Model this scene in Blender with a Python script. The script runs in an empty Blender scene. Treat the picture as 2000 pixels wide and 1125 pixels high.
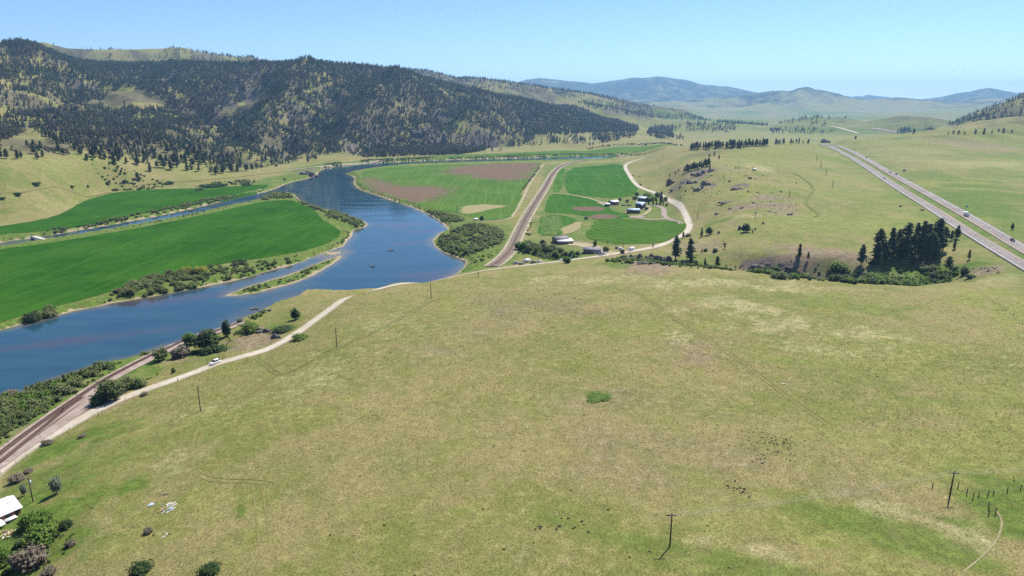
import bpy, math, random
import numpy as np
from mathutils import Vector, Matrix

# ------------------------------------------------------------------ camera, sky, sun, exposure
SC = bpy.context.scene
COL = SC.collection
CAM_H, PITCH, FPX = 125.0, math.radians(15.4), 1333.3
cam = bpy.data.cameras.new('camera')
cam.lens = 24.0
cam.sensor_width = 36.0
cam.clip_start = 0.5
cam.clip_end = 90000
cam_ob = bpy.data.objects.new('camera', cam)
COL.objects.link(cam_ob)
cam_ob.location = (0, 0, CAM_H)
cam_ob.rotation_euler = (math.pi/2 - PITCH, 0, 0)
SC.camera = cam_ob

SUN_EL, SUN_AZ = math.radians(55), math.radians(36)      # azimuth clockwise from +Y (the view direction)
world = bpy.data.worlds.new('World')
SC.world = world
world.use_nodes = True
wn = world.node_tree
wn.nodes.clear()
w_out = wn.nodes.new('ShaderNodeOutputWorld')
w_bg = wn.nodes.new('ShaderNodeBackground')
w_sky = wn.nodes.new('ShaderNodeTexSky')
w_sky.sky_type = 'NISHITA'
w_sky.sun_disc = False
w_sky.sun_elevation = SUN_EL
w_sky.sun_rotation = SUN_AZ
w_sky.altitude = 2600
w_sky.air_density = 1.0
w_sky.dust_density = 0.0
w_sky.ozone_density = 6.0
w_bg.inputs['Strength'].default_value = 0.105
wn.links.new(w_sky.outputs[0], w_bg.inputs[0])
wn.links.new(w_bg.outputs[0], w_out.inputs[0])

sun = bpy.data.lights.new('sun', 'SUN')
sun.energy = 5.0
sun.angle = math.radians(0.53)
sun.color = (1.0, 0.955, 0.88)
sun_ob = bpy.data.objects.new('sun', sun)
COL.objects.link(sun_ob)
sun_ob.location = (200, 200, 900)
_sd = Vector((math.sin(SUN_AZ)*math.cos(SUN_EL), math.cos(SUN_AZ)*math.cos(SUN_EL), math.sin(SUN_EL)))
sun_ob.rotation_euler = _sd.to_track_quat('Z', 'Y').to_euler()

SC.view_settings.view_transform = 'Standard'
SC.view_settings.look = 'None'
SC.view_settings.exposure = 0.58
SC.view_settings.gamma = 1.0
SC.view_settings.use_curve_mapping = False
SC.cycles.max_bounces = 5
SC.cycles.diffuse_bounces = 2
SC.cycles.glossy_bounces = 2
SC.cycles.transmission_bounces = 2
SC.cycles.transparent_max_bounces = 6
SC.cycles.volume_bounces = 0
SC.cycles.use_denoising = False
SC.cycles.denoising_prefilter = 'ACCURATE'

rng = np.random.default_rng(11)
random.seed(11)

# ------------------------------------------------------------------ photo geometry -> world
def ray(px, py):
    a = (np.asarray(px, float) - 1000)/FPX
    b = (562.5 - np.asarray(py, float))/FPX
    return a, math.cos(PITCH) + math.sin(PITCH)*b, -math.sin(PITCH) + math.cos(PITCH)*b

def gp(px, py, z):
    """the point at height z that stands at that spot of the photograph"""
    x, y, w = ray(px, py)
    t = (z - CAM_H)/w
    return np.stack([x*t, y*t, np.zeros_like(t) + z], -1)

def project(p):
    p = np.asarray(p, float)
    x, y, z = p[..., 0], p[..., 1], p[..., 2] - CAM_H
    f = y*math.cos(PITCH) - z*math.sin(PITCH)
    u = y*math.sin(PITCH) + z*math.cos(PITCH)
    f = np.where(f > 0.1, f, 0.1)
    return 1000 + FPX*x/f, 562.5 - FPX*u/f

# ------------------------------------------------------------------ noise
_perm = rng.permutation(4096)
_grad = rng.uniform(0, 2*math.pi, 4096)
_gx, _gy = np.cos(_grad), np.sin(_grad)
def perlin(x, y, seed=0):
    xi = np.floor(x).astype(np.int64); yi = np.floor(y).astype(np.int64)
    xf = x - xi; yf = y - yi
    def g(ix, iy, dx, dy):
        h = _perm[(_perm[(ix + seed*57) & 4095] + iy) & 4095]
        return _gx[h]*dx + _gy[h]*dy
    u = xf*xf*xf*(xf*(xf*6 - 15) + 10); v = yf*yf*yf*(yf*(yf*6 - 15) + 10)
    a = g(xi, yi, xf, yf); b = g(xi+1, yi, xf-1, yf)
    c = g(xi, yi+1, xf, yf-1); d = g(xi+1, yi+1, xf-1, yf-1)
    return ((a + u*(b-a)) + v*((c + u*(d-c)) - (a + u*(b-a))))*1.5
def fbm(x, y, wl, octv=4, seed=0, gain=0.5):
    s = np.zeros(np.broadcast(x, y).shape); amp = 1.0; f = 1.0/wl
    for k in range(octv):
        s += amp*perlin(x*f + 13.7*k, y*f - 7.1*k, seed + k); amp *= gain; f *= 2.03
    return s
def ridged(x, y, wl, octv=4, seed=0):
    s = np.zeros(np.broadcast(x, y).shape); amp = 1.0; f = 1.0/wl; tot = 0
    for k in range(octv):
        s += amp*(1 - 2*np.abs(perlin(x*f + 3.3*k, y*f + 9.2*k, seed + k))); tot += amp; amp *= 0.5; f *= 2.1
    return s/tot
def sstep(a, b, x):
    t = np.clip((x - a)/(b - a), 0, 1)
    return t*t*(3 - 2*t)

# ------------------------------------------------------------------ the lie of the land: guide lines from near to far
# entries: (px, py, 'z', height) | (px, py, 'r', ground distance) | (px, 'd', metres beyond previous guide, height)
def Z(px, py, z): return (px, py, 'z', z)
def R(px, py, r): return (px, py, 'r', r)
def D(px, dr, z): return (px, None, 'd', dr, z)
GUIDES = [
 [D(-200,15,6),D(0,15,11),D(200,15,15),D(600,15,24),D(1000,15,28),D(2000,15,31)],
 [Z(0,1085,10.5),Z(200,1090,15),Z(400,1100,19),Z(700,1110,23),Z(1000,1115,26),Z(1308,1068,27),Z(1700,1060,28),Z(2000,1050,29)],
 [Z(0,985,9.2),Z(200,880,11.5),Z(400,820,15),Z(600,770,19),Z(800,730,21.5),Z(1000,710,23),Z(1300,710,24),Z(1600,735,25),Z(2000,760,27)],
 [Z(0,937,6.5),Z(57,893,6.6),Z(137,846,7),Z(262,787,7.6),Z(341,757,8.2),Z(424,723,9.1),Z(520,698,10.2),Z(592,657,12),Z(664,604,14.4),Z(719,574,15.6),
  Z(780,561,15.5),Z(841,553,15),Z(935,536,14),Z(1040,522,14),Z(1110,516,16),Z(1250,517,19),Z(1350,522,20.5),Z(1440,531,21.5),Z(1540,545,22.5),Z(1700,556,23),Z(1790,560,22.5),Z(1880,552,22),Z(1930,560,22.5),Z(2000,560,24)],
 [Z(0,915,5.8),Z(57,877,5.8),Z(137,830,6.1),Z(262,772,6.7),Z(341,743,7.2),Z(424,709,8),Z(520,684,9),Z(592,643,10.8),Z(664,590,13.4),Z(719,570,14.8),D(780,30,11),
  Z(829,553,9),Z(880,542,8),Z(955,527,7),Z(1040,517,6.5),Z(1109,509,6.2),Z(1173,500,6),Z(1240,495,6),D(1300,45,7),D(1345,50,8),D(1450,58,6),D(1540,60,5),D(1620,62,5),D(1700,42,6),D(1800,40,8),D(1870,30,14.5),D(1930,30,20),D(2000,30,23.5)],
 [Z(0,892,3.8),Z(125,799,3.8),Z(236,728,3.8),Z(330,690,4),Z(424,668,5),Z(490,640,7),Z(560,605,8),Z(620,582,8.4),Z(674,579,9),D(719,18,9),D(780,20,6),D(829,22,4),D(880,25,3.6),D(1000,28,3.4),D(1109,28,3.6),D(1173,28,4),
  D(1240,40,5),D(1300,35,6.5),D(1345,50,9.5),D(1400,50,13),D(1450,30,17.5),D(1540,25,20.5),D(1620,28,21.5),D(1700,62,21),D(1800,85,21),D(1870,75,22),D(1930,45,23),D(2000,40,24.3)],
 [Z(0,620,2.6),Z(200,590,2.6),Z(400,540,2.6),Z(600,498,2.6),Z(800,485,2.6),Z(900,478,2.7),Z(1100,458,3),Z(1200,455,3.2),Z(1300,445,3.6),Z(1345,440,5.2),Z(1375,437,10),Z(1400,432,14),Z(1450,434,20),Z(1550,448,23.5),Z(1700,440,24),Z(1850,410,24.7),Z(1950,440,25),D(2000,60,24.9)],
 [Z(0,520,2.6),Z(300,440,2.6),Z(700,400,2.6),Z(1000,385,2.7),Z(1180,384,3),Z(1240,378,5),Z(1275,382,6),Z(1309,394,6.2),Z(1335,388,15),Z(1400,374,23),Z(1450,376,27),Z(1500,380,28),Z(1560,378,27),Z(1650,370,25.3),Z(1800,345,25.5),Z(1930,345,26),Z(2000,350,26)],
 [Z(0,436,3),Z(80,426,3.4),Z(123,412,3.4),Z(187,380,3.5),Z(227,372,3.5),Z(400,366,3.5),Z(520,357,3.5),Z(600,338,4),Z(640,324,4),Z(720,313,4),Z(850,303,4),Z(1000,298,4),Z(1100,293,4),Z(1180,318,3.4),Z(1217,330,4.5),
  Z(1250,330,9),Z(1300,326,20),Z(1345,326,32),Z(1400,328,37),Z(1470,325,37),Z(1560,318,31),Z(1650,312,26.5),Z(1800,300,28),Z(2000,290,31)],
 [R(0,325,1000),R(100,322,1050),R(200,318,1150),R(300,328,1200),R(400,326,1250),R(500,328,1300),R(600,316,1500),R(680,303,1560),R(760,296,1640),R(850,292,1740),R(1000,290,1830),R(1100,287,2000),Z(1180,296,4),Z(1217,314,4.6),
  Z(1255,307,6.5),Z(1300,296,22),Z(1350,288,32),Z(1400,284,38),Z(1500,279,37),Z(1570,279,32),Z(1620,282,28),Z(1690,272,33),R(1800,265,1900),R(1900,252,2050),R(2000,241,2120)],
 [R(0,268,1250),R(100,268,1300),R(200,252,1500),R(280,233,1600),R(340,232,1600),R(400,250,1500),R(480,270,1550),R(560,285,1620),R(640,283,1700),R(700,270,1760),R(850,250,1880),R(950,252,1950),R(1050,258,2060),R(1150,266,2180),R(1240,264,2280),
  R(1290,268,2330),D(1340,300,8),D(1400,300,6),D(1500,300,5),D(1620,260,8),D(1700,260,18),D(1800,200,24),D(1900,150,44),D(2000,120,70)],
 [R(0,200,1700),R(200,205,1900),R(300,208,1950),R(400,215,1900),R(500,210,1850),R(600,198,1900),R(700,185,2000),R(850,205,2050),R(950,220,2150),R(1050,238,2250),R(1150,252,2310),R(1240,260,2370),D(1290,40,18),D(1340,200,6),D(1500,200,4),D(1700,200,6),D(1800,200,14),D(1850,120,34),D(1920,110,70),D(2000,100,105)],
 [R(0,94,2600),R(40,86,2600),R(70,90,2620),R(100,100,2650),R(140,114.5,2680),R(200,123.5,2700),R(300,124.5,2700),R(360,122.5,2660),R(420,125.5,2600),R(480,126.5,2520),R(540,125.5,2450),R(600,119.5,2400),R(640,118,2400),R(690,122.5,2400),R(720,126.5,2400),R(780,138.5,2420),R(850,153.5,2450),
  R(900,164.5,2460),R(960,181.5,2470),R(1050,198.5,2470),R(1130,220.5,2480),R(1200,243.5,2480),R(1250,260.5,2480),R(1300,264,2500),D(1340,300,4),D(1500,300,3),D(1780,300,3),R(1840,243,2700),R(1870,236,2700),R(1900,224,2700),R(1950,203,2680),R(2000,181,2650),R(2100,140,2600),R(2300,120,2600)],
 [D(0,330,250),D(300,300,240),D(540,300,190),D(640,300,190),D(850,300,150),D(1000,300,95),D(1100,250,75),R(1200,241,2750),R(1280,256,2780),R(1350,262,2800),D(1450,300,3),D(1800,300,3),D(1900,300,60),D(2100,300,150)],
 [D(0,300,250),D(300,300,250),D(540,320,200),D(850,350,150),D(1000,350,110),R(1070,196,3220),R(1130,197,3220),R(1200,212,3220),R(1280,228,3220),R(1350,235,3230),R(1450,241,3280),R(1500,246,3300),R(1540,236,3380),R(1580,228,3400),R(1660,230,3380),R(1690,236,3300),R(1720,228,3200),R(1760,221,3200),R(1830,226,3120),R(1880,236,3100),R(2000,238,3000)],
 [D(0,220,250),D(540,220,200),D(850,220,150),D(1000,220,110),D(1130,280,80),D(1250,280,40),D(1350,280,10),D(1500,300,3),D(2000,300,10)],
 [R(0,95,3560),R(50,90,3560),R(70,80,3560),R(85,78,3560),R(97,84,3560),R(130,92,3560),R(200,95,3560),R(320,92,3620),R(350,90,3640),R(400,102,3640),R(470,111,3650),R(484,106,3650),R(500,112,3650),R(545,120,3650),R(640,136,3680),R(760,134.5,3700),R(790,132.5,3720),R(840,138,3730),R(890,151,3740),R(950,152.5,3750),R(990,156,3760),R(1060,167,3780),R(1150,182,3800),R(1250,206,3820),R(1330,217,3830),R(1385,236,3850),R(1420,243,3850),D(1500,300,3),D(2000,300,3)],
 [D(0,900,120),D(600,900,90),D(1000,900,40),D(1300,900,5),D(2000,900,3)],
 [R(0,230,6200),R(1000,232,6200),R(1400,230,6200),R(1500,232,6200),R(1600,230,6200),R(1700,222,6000),R(1850,219,6000),R(2000,219,6000)],
 [R(0,215,7300),R(1200,212,7300),R(1300,203,7400),R(1400,207,7400),R(1450,203,7400),R(1500,199,7400),R(1550,206,7400),R(1620,214,7300),R(1700,220,7200),R(1850,216,7200),R(2000,216,7200)],
 [R(0,200,8600),R(1200,200,8600),R(1300,196,8600),R(1400,190,8600),R(1450,185,8600),R(1480,181,8600),R(1510,177,8600),R(1525,176,8600),R(1545,178,8600),R(1558,172,8600),R(1577,167.5,8600),R(1595,174,8600),R(1640,182,8600),R(1660,191,8600),R(1700,195,8600),R(1740,191,8600),R(1765,190,8600),R(1800,194,8600),R(1850,198,8600),R(1900,197,8600),R(1950,193,8600),R(2000,195,8600)],
 [D(0,1200,60),D(1200,1200,60),D(2000,1200,60)],
 [R(0,165,12000),R(1000,163,12000),R(1033,155,12000),R(1055,152,12000),R(1100,155,12000),R(1130,159,12000),R(1160,161,12000),R(1200,156,12000),R(1237,150.5,12000),R(1262,152,12000),R(1285,149,12000),R(1320,152,12000),R(1345,156,12000),R(1370,164,12000),R(1420,168,12000),R(1480,180,12000),R(1550,188,12000),R(1700,193,12000),R(1800,194,12000),R(1840,189,12000),R(1870,181,12000),R(1900,176,12000),R(1915,171,12000),R(1935,169.5,12000),R(1955,173,12000),R(1985,181,12000),R(2050,178,12000),R(2300,170,12000)],
 [D(0,1600,100),D(1500,1600,120),D(2000,1600,100)],
 [R(0,185,15300),R(1500,190,15300),R(1650,184,15300),R(1690,187,15300),R(1740,192,15300),R(1850,194,15300),R(2000,190,15300)],
 [D(0,1000,60),D(2000,1000,60)],
]
COLS = np.concatenate([np.arange(-math.radians(43), math.radians(43), math.radians(0.095)), np.linspace(math.radians(43), math.radians(317), 96)])
NC = len(COLS)
NF = int((COLS < math.radians(43)).sum())
def az_of(px, py):
    x, y, w = ray(px, py)
    return float(np.arctan2(x, y))
def guide_arrays():
    Rs, Zs = [], []
    az = np.where(COLS > math.pi, COLS - 2*math.pi, COLS)
    back = np.clip((np.abs(az) - math.radians(50))/math.radians(90), 0, 1)
    for gi, g in enumerate(GUIDES):
        A, RR, ZZ = [], [], []
        for e in g:
            if e[2] == 'd':
                base_y = 1100 if gi == 0 else (545 if gi < 8 else 250)
                a = az_of(e[0], base_y)
                prev = 0 if gi == 0 else float(np.interp(a, COLS[:NF], Rs[-1][:NF]))
                A.append(a); RR.append(prev + e[3]); ZZ.append(e[4])
            else:
                x, y, w = (float(v) for v in ray(e[0], e[1]))
                tan = w/math.hypot(x, y)
                A.append(math.atan2(x, y))
                if e[2] == 'z':
                    RR.append((e[3] - CAM_H)/tan); ZZ.append(e[3])
                else:
                    RR.append(e[3]); ZZ.append(CAM_H + e[3]*tan)
        A, RR, ZZ = map(np.array, (A, RR, ZZ))
        k = np.argsort(A)
        r = np.interp(az, A[k], RR[k]); z = np.interp(az, A[k], ZZ[k])
        rm, zm = (RR[k][0] + RR[k][-1])/2, (ZZ[k][0] + ZZ[k][-1])/2
        r = r + (rm - r)*back; z = z + (zm - z)*back
        # soften kinks along the azimuth
        n = 4 if gi < 20 else 2
        ker = np.hanning(2*n + 3); ker /= ker.sum()
        pad = lambda v: np.concatenate([v[-n-1:], v, v[:n+1]])
        r = np.convolve(pad(r), ker, 'valid'); z = np.convolve(pad(z), ker, 'valid')
        if Rs:
            need = Rs[-1] + 4
            bad = (r < need)[:NF]
            if DEBUG and bad.any():
                print('guide', gi, 'order broken az', [round(math.degrees(v), 1) for v in COLS[:NF][bad][[0, -1]]], 'by', float((need - r)[:NF].max()))
            r = np.maximum(r, need)
        Rs.append(r); Zs.append(z)
    return np.array(Rs), np.array(Zs)
DEBUG = False
GR, GZ = guide_arrays()

# rows of the ground sheet: a ring of points every picture row or so, wider behind the hills
def ring_radii():
    r = [10.0]
    while r[-1] < 16600:
        q = r[-1]
        if q < 1000: s = max(q*q/(100*FPX)*1.9, 0.55)*1.0
        elif q < 1300: s = 9.0
        elif q < 4000: s = 9.5
        elif q < 6500: s = 45
        elif q < 13000: s = 70
        else: s = q*0.02
        r.append(q + s)
    return np.array(r)
RAD = ring_radii()
NR = len(RAD)

def hermite_profile(rad):
    """heights on the (ring, column) grid from the guide lines, monotone cubic"""
    K = len(GR)
    h = np.diff(GR, axis=0)
    dl = np.diff(GZ, axis=0)/h
    m = np.zeros_like(GR)
    for k in range(1, K-1):
        same = dl[k-1]*dl[k] > 0
        hm = 2*dl[k-1]*dl[k]/np.where(same, dl[k-1] + dl[k], 1)
        m[k] = np.where(same, hm, 0)
    out = np.zeros((len(rad), NC))
    rr = rad[:, None]
    out[:] = GZ[0][None]
    for k in range(K-1):
        msk = (rr >= GR[k][None]) & (rr < GR[k+1][None])
        ii, jj = np.nonzero(msk)
        t = (rad[ii] - GR[k][jj])/h[k][jj]
        t2 = t*t; t3 = t2*t
        out[ii, jj] = (2*t3 - 3*t2 + 1)*GZ[k][jj] + (t3 - 2*t2 + t)*h[k][jj]*m[k][jj] + (-2*t3 + 3*t2)*GZ[k+1][jj] + (t3 - t2)*h[k][jj]*m[k+1][jj]
    out = np.where(rr >= GR[-1][None], GZ[-1][None], out)
    return out

HZ = hermite_profile(RAD)
GX = RAD[:, None]*np.sin(COLS)[None]
GY = RAD[:, None]*np.cos(COLS)[None]

# relief on top of the guides
rr = np.repeat(RAD[:, None], NC, 1)
crest = np.zeros_like(HZ)
for gi, wid in ((12, 170), (16, 150), (20, 350), (22, 600), (14, 120)):
    crest = np.maximum(crest, np.exp(-((rr - GR[gi][None])/wid)**2))
mid = sstep(10, 70, HZ)*sstep(850, 1350, rr)*(1 - sstep(4600, 6000, rr))
HZ = HZ + mid*(1 - 0.8*crest)*(38*ridged(GX*0.8 + GY*0.6, GY*0.45 - GX*0.3, 380, 4, 3) + 9*fbm(GX, GY, 170, 3, 9)) - mid*10
far = sstep(5, 150, HZ)*sstep(5200, 7000, rr)
AZM = np.where(COLS > math.pi, COLS - 2*math.pi, COLS)[None]
carve = ridged(AZM*8500 + 0.12*rr, rr*0.36, 950, 6, 21) - 0.72
HZ = HZ + far*(1 - 0.95*crest)*np.minimum(0.95*np.maximum(HZ, 0), 300)*np.clip(carve*1.5, -0.85, 0.12)
HZ = HZ + far*crest*(9*fbm(GX, GY, 420, 4, 5))
bench = sstep(5, 14, HZ)*(1 - sstep(800, 1300, rr))
HZ = HZ + bench*(0.55*fbm(GX, GY, 55, 3, 31) + 0.10*fbm(GX, GY, 5, 2, 41))*np.clip(rr/140, 0.3, 1)
hill = bench*sstep(640, 760, rr)*sstep(math.radians(9), math.radians(13), COLS)[None]*(1 - sstep(math.radians(22), math.radians(26), COLS))[None]
HZ = HZ + hill*(5.0*ridged(GX*0.9 + GY*0.3, GY*0.35 - GX*0.3, 75, 4, 51) - 1.5)
HZ = HZ + (1 - sstep(3.5, 6, HZ))*0.12*fbm(GX, GY, 30, 2, 61)

# ------------------------------------------------------------------ outlines of river and fields (photo points on the valley floor)
RIVER_PX = [(-260,705),(-120,675),(0,645),(29,637),(64,630),(88,621),(117,615),(149,607),(187,599),(235,589),(301,579),(347,570),(381,563),(437,553),(480,543),(533,527),(587,513),(613,501),(640,491),
 (660,485),(672,481),(677,471),(687,462),(690,449),(705,446),(717,443),(719,438),(709,431),(683,423),(651,413),(613,403),(587,393),(579,385),(573,378),(556,376),(540,378),(521,384),(500,391),(470,397),(440,403),(373,419),(293,434),(240,443),(187,453),(112,465),(80,469),(40,477),(0,482),(-120,506),(-120,497),
 (0,474),(13,471),(51,467),(80,462),(112,457),(160,449),(227,437),(267,430),(333,417),(400,402),(480,382),(520,375),(547,365),(568,355),(600,349),(619,343),(624,333),(632,329),(661,325),(701,320),(736,318),(800,315.5),(880,312),(1000,309.5),(1120,305.5),(1227,304.3),(1277,305),
 (1276,307),(1227,309),(1147,312.5),(1053,314.5),(1000,316),(900,318.5),(800,321.5),(747,327),(712,331.5),(684,336.5),(675,340),(688,343),(694,351),(689,358),(701,370),(728,379),(760,390),(800,403),(824,413),(851,426),(864,438),(872,445),
 (875,450),(859,454),(845,467),(848,481),(861,491),(880,499),(896,505),(913,510),(905,522),(893,534),(870,545),(840,556),(800,566),(750,574),(705,577),(674,578),(640,576.5),(606,575),(587,576),(572,583),(556,593),(520,604),(501,614),(484,622),(467,630),(440,641),(400,653),(362,663),(335,675),(294,690),(236,704),(171,720),(125,736),(54,768),(0,785),(-120,830),(-260,890)]
ISLAND_PX = [(439,578),(451,572),(467,566),(500,555),(560,538),(613,517),(640,507),(664,499),(668,502),(651,515),(613,537),(573,553),(540,562),(507,571),(470,577)]
BAR_PX = [(628,497),(642,491),(662,490),(668,494),(650,499),(636,501)]
def poly(px, z): 
    a = np.array(px, float)
    return gp(a[:, 0], a[:, 1], z)[:, :2]
RIVER, ISLAND, BAR = poly(RIVER_PX, 0.0), poly(ISLAND_PX, 0.0), poly(BAR_PX, 0.0)

def smooth_poly(P, n=2):
    for _ in range(n):                                   # Chaikin corner cutting, closed
        Q = np.roll(P, -1, 0)
        P = np.stack([0.75*P + 0.25*Q, 0.25*P + 0.75*Q], 1).reshape(-1, 2)
    return P
def sdf(P, x, y):
    """signed distance to a closed outline, negative inside"""
    d = np.full(x.shape, 1e18); ins = np.zeros(x.shape, bool)
    Q = np.roll(P, -1, 0)
    for (ax, ay), (bx, by) in zip(P, Q):
        ex, ey = bx - ax, by - ay
        wx, wy = x - ax, y - ay
        t = np.clip((wx*ex + wy*ey)/max(ex*ex + ey*ey, 1e-9), 0, 1)
        dx, dy = wx - ex*t, wy - ey*t
        np.minimum(d, dx*dx + dy*dy, out=d)
        c = ((ay <= y) != (by <= y))
        if c.any():
            with np.errstate(divide='ignore', invalid='ignore'):
                xi = ax + (y - ay)*ex/(ey if ey != 0 else 1e-12)
            ins ^= c & (x < xi)
    d = np.sqrt(d)
    return np.where(ins, -d, d)
def line_dist(L, x, y):
    """distance to an open line and position along it (index + fraction)"""
    d = np.full(x.shape, 1e18); s = np.zeros(x.shape)
    for i in range(len(L) - 1):
        (ax, ay), (bx, by) = L[i][:2], L[i+1][:2]
        ex, ey = bx - ax, by - ay
        wx, wy = x - ax, y - ay
        t = np.clip((wx*ex + wy*ey)/max(ex*ex + ey*ey, 1e-9), 0, 1)
        q = (wx - ex*t)**2 + (wy - ey*t)**2
        m = q < d
        d[m] = q[m]; s[m] = (i + t)[m]
    return np.sqrt(d), s
def resample(L, step, smooth=2):
    L = np.asarray(L, float)
    for _ in range(smooth):
        M = [L[:1]]
        A, B = L[:-1], L[1:]
        M.append(np.stack([0.75*A + 0.25*B, 0.25*A + 0.75*B], 1).reshape(-1, L.shape[1])); M.append(L[-1:])
        L = np.concatenate(M)
    seg = np.r_[0, np.cumsum(np.hypot(*np.diff(L[:, :2], axis=0).T))]
    n = max(2, int(seg[-1]/step) + 1)
    u = np.linspace(0, seg[-1], n)
    return np.stack([np.interp(u, seg, L[:, k]) for k in range(L.shape[1])], 1)

RIVER = smooth_poly(RIVER, 1)
sub = (rr < 2300) & (COLS[None] > -math.radians(43)) & (COLS[None] < math.radians(16)) & (HZ < 30)
si = np.nonzero(sub)
sx, sy = GX[si], GY[si]
wob = 1.3*fbm(sx, sy, 14, 2, 71)
d_riv = sdf(RIVER, sx, sy) + wob
d_isl = sdf(ISLAND, sx, sy) + wob*0.7
d_bar = sdf(BAR, sx, sy) + wob*0.5
d_wat = np.maximum(d_riv, -d_isl)                          # negative in the water
near_isl = d_isl < 6
dd = np.where(near_isl & (d_riv < 0), -d_isl, d_riv)       # metres of dry land from the water's edge
steep = np.where(dd < 4, 0.16*dd, 0.64 + 0.85*(dd - 4))
z0 = HZ[si]
z1 = np.minimum(z0, np.clip(steep, -1.6, None))
z1 = np.where((d_isl < 0), np.minimum(1.5, 0.05 + 0.14*(-d_isl)) + 0.1*fbm(sx, sy, 6, 2, 3), z1)
z1 = np.where((d_bar < 0) & (d_isl > 0), np.maximum(z1, 0.05 + 0.03*np.minimum(-d_bar, 4)), z1)
HZ[si] = z1
DRIVER = np.full(HZ.shape, 999.0); DRIVER[si] = np.where(d_isl < 3, np.abs(d_isl), d_riv)
DRIVER[si] = np.where(d_bar < 0, 0.5, DRIVER[si])

# highway bed: both carriageways on one graded shelf
def up(px, py, z): return tuple(gp(px, py, z))
HWY_W = resample(np.array([up(2180,625,24.2), up(2000,519,24.8), up(1929,477,24.9), up(1873,442.5,25), up(1827,411,25), up(1761,371,25.2), up(1726,348.5,25.4), up(1677,315,26.2), up(1640,295,27), up(1622,286,27.6)]), 12)
HWY_E = resample(np.array([up(2180,585,24.2), up(2000,488.5,24.8), up(1939,451,24.9), up(1883,418.5,25), up(1795,369.5,25), up(1744.5,342,25.2), up(1692,311,25.6), up(1655,292,26.4), up(1640,286.5,27), up(1632,283.5,27.6)]), 12)
def extend(L, n, dz):
    e = L[-1] - L[-4]; e = e/np.hypot(e[0], e[1])*12
    return np.concatenate([L, [L[-1] + e*(k+1) + np.array([0, 0, dz*(k+1) - e[2]*(k+1)]) for k in range(n)]])
HWY_W, HWY_E = extend(HWY_W, 14, -0.6), extend(HWY_E, 14, -0.6)
HWY_W, HWY_E = extend(HWY_W[::-1], 40, -0.05)[::-1], extend(HWY_E[::-1], 40, -0.05)[::-1]
sub = (rr < 1900) & (rr > 150) & (COLS[None] > math.radians(14)) & (COLS[None] < math.radians(110))
si2 = np.nonzero(sub)
hx, hy = GX[si2], GY[si2]
dw, tw = line_dist(HWY_W, hx, hy); de, te = line_dist(HWY_E, hx, hy)
zw = np.interp(tw, np.arange(len(HWY_W)), HWY_W[:, 2]); ze = np.interp(te, np.arange(len(HWY_E)), HWY_E[:, 2])
dmin = np.minimum(dw, de)
sep = dw + de
zroad = np.where(dw < de, zw, ze)
zmed = (zw*de + ze*dw)/np.maximum(sep, 1)
between = sep < 34
wgt = np.where(between, 1, 1 - sstep(8, 45, dmin))
zt = np.where(between, zmed - 0.9*sstep(7, 11, dmin), zroad)
HZ[si2] = HZ[si2]*(1 - wgt) + (zt - 0.12)*wgt
DHWY = np.full(HZ.shape, 999.0); DHWY[si2] = dmin
HMED = np.zeros(HZ.shape, bool); HMED[si2] = between & (dmin > 6.2)

# ------------------------------------------------------------------ questions about the ground
def cell(x, y):
    r = np.hypot(x, y); a = np.arctan2(x, y)
    a = np.where(a < COLS[0], a + 2*math.pi, a)
    ci = np.interp(a, COLS, np.arange(NC)); ri = np.interp(r, RAD, np.arange(NR))
    return ri, ci
def ground(x, y):
    x = np.asarray(x, float); y = np.asarray(y, float)
    ri, ci = cell(x, y)
    i = np.clip(ri.astype(int), 0, NR - 2); j = np.clip(ci.astype(int), 0, NC - 2)
    u = ri - i; v = ci - j
    # the two triangles of the sheet's quad
    a, b, c, d = HZ[i, j], HZ[i+1, j], HZ[i, j+1], HZ[i+1, j+1]
    lo = a + u*(b - a) + v*(d - b)          # u >= v
    hi = a + v*(c - a) + u*(d - c)
    return np.where(u >= v, lo, hi)
def hit(px, py, rmin=30.0):
    """first ground point seen at that spot of the photograph"""
    x, y, w = (float(v) for v in ray(px, py))
    n = math.hypot(x, y); tan = w/n
    a = math.atan2(x, y)
    ci = float(np.interp(a, COLS[:NF], np.arange(NF)))
    j = min(int(ci), NF - 2); f = ci - j
    prof = HZ[:, j]*(1 - f) + HZ[:, j+1]*f
    e = (prof - CAM_H) - RAD*tan
    k = np.nonzero((e >= 0) & (RAD > rmin))[0]
    k = int(k[0]) if len(k) else int(np.argmax(np.where(RAD > rmin, e/RAD, -9)))
    if k == 0: k = 1
    t = -e[k-1]/(e[k] - e[k-1]) if e[k] != e[k-1] else 0
    r = RAD[k-1] + np.clip(t, 0, 1)*(RAD[k] - RAD[k-1])
    X, Y = r*math.sin(a), r*math.cos(a)
    return np.array([X, Y, float(ground(X, Y))])
def hits(pts): return np.array([hit(*p) for p in pts])

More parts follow.
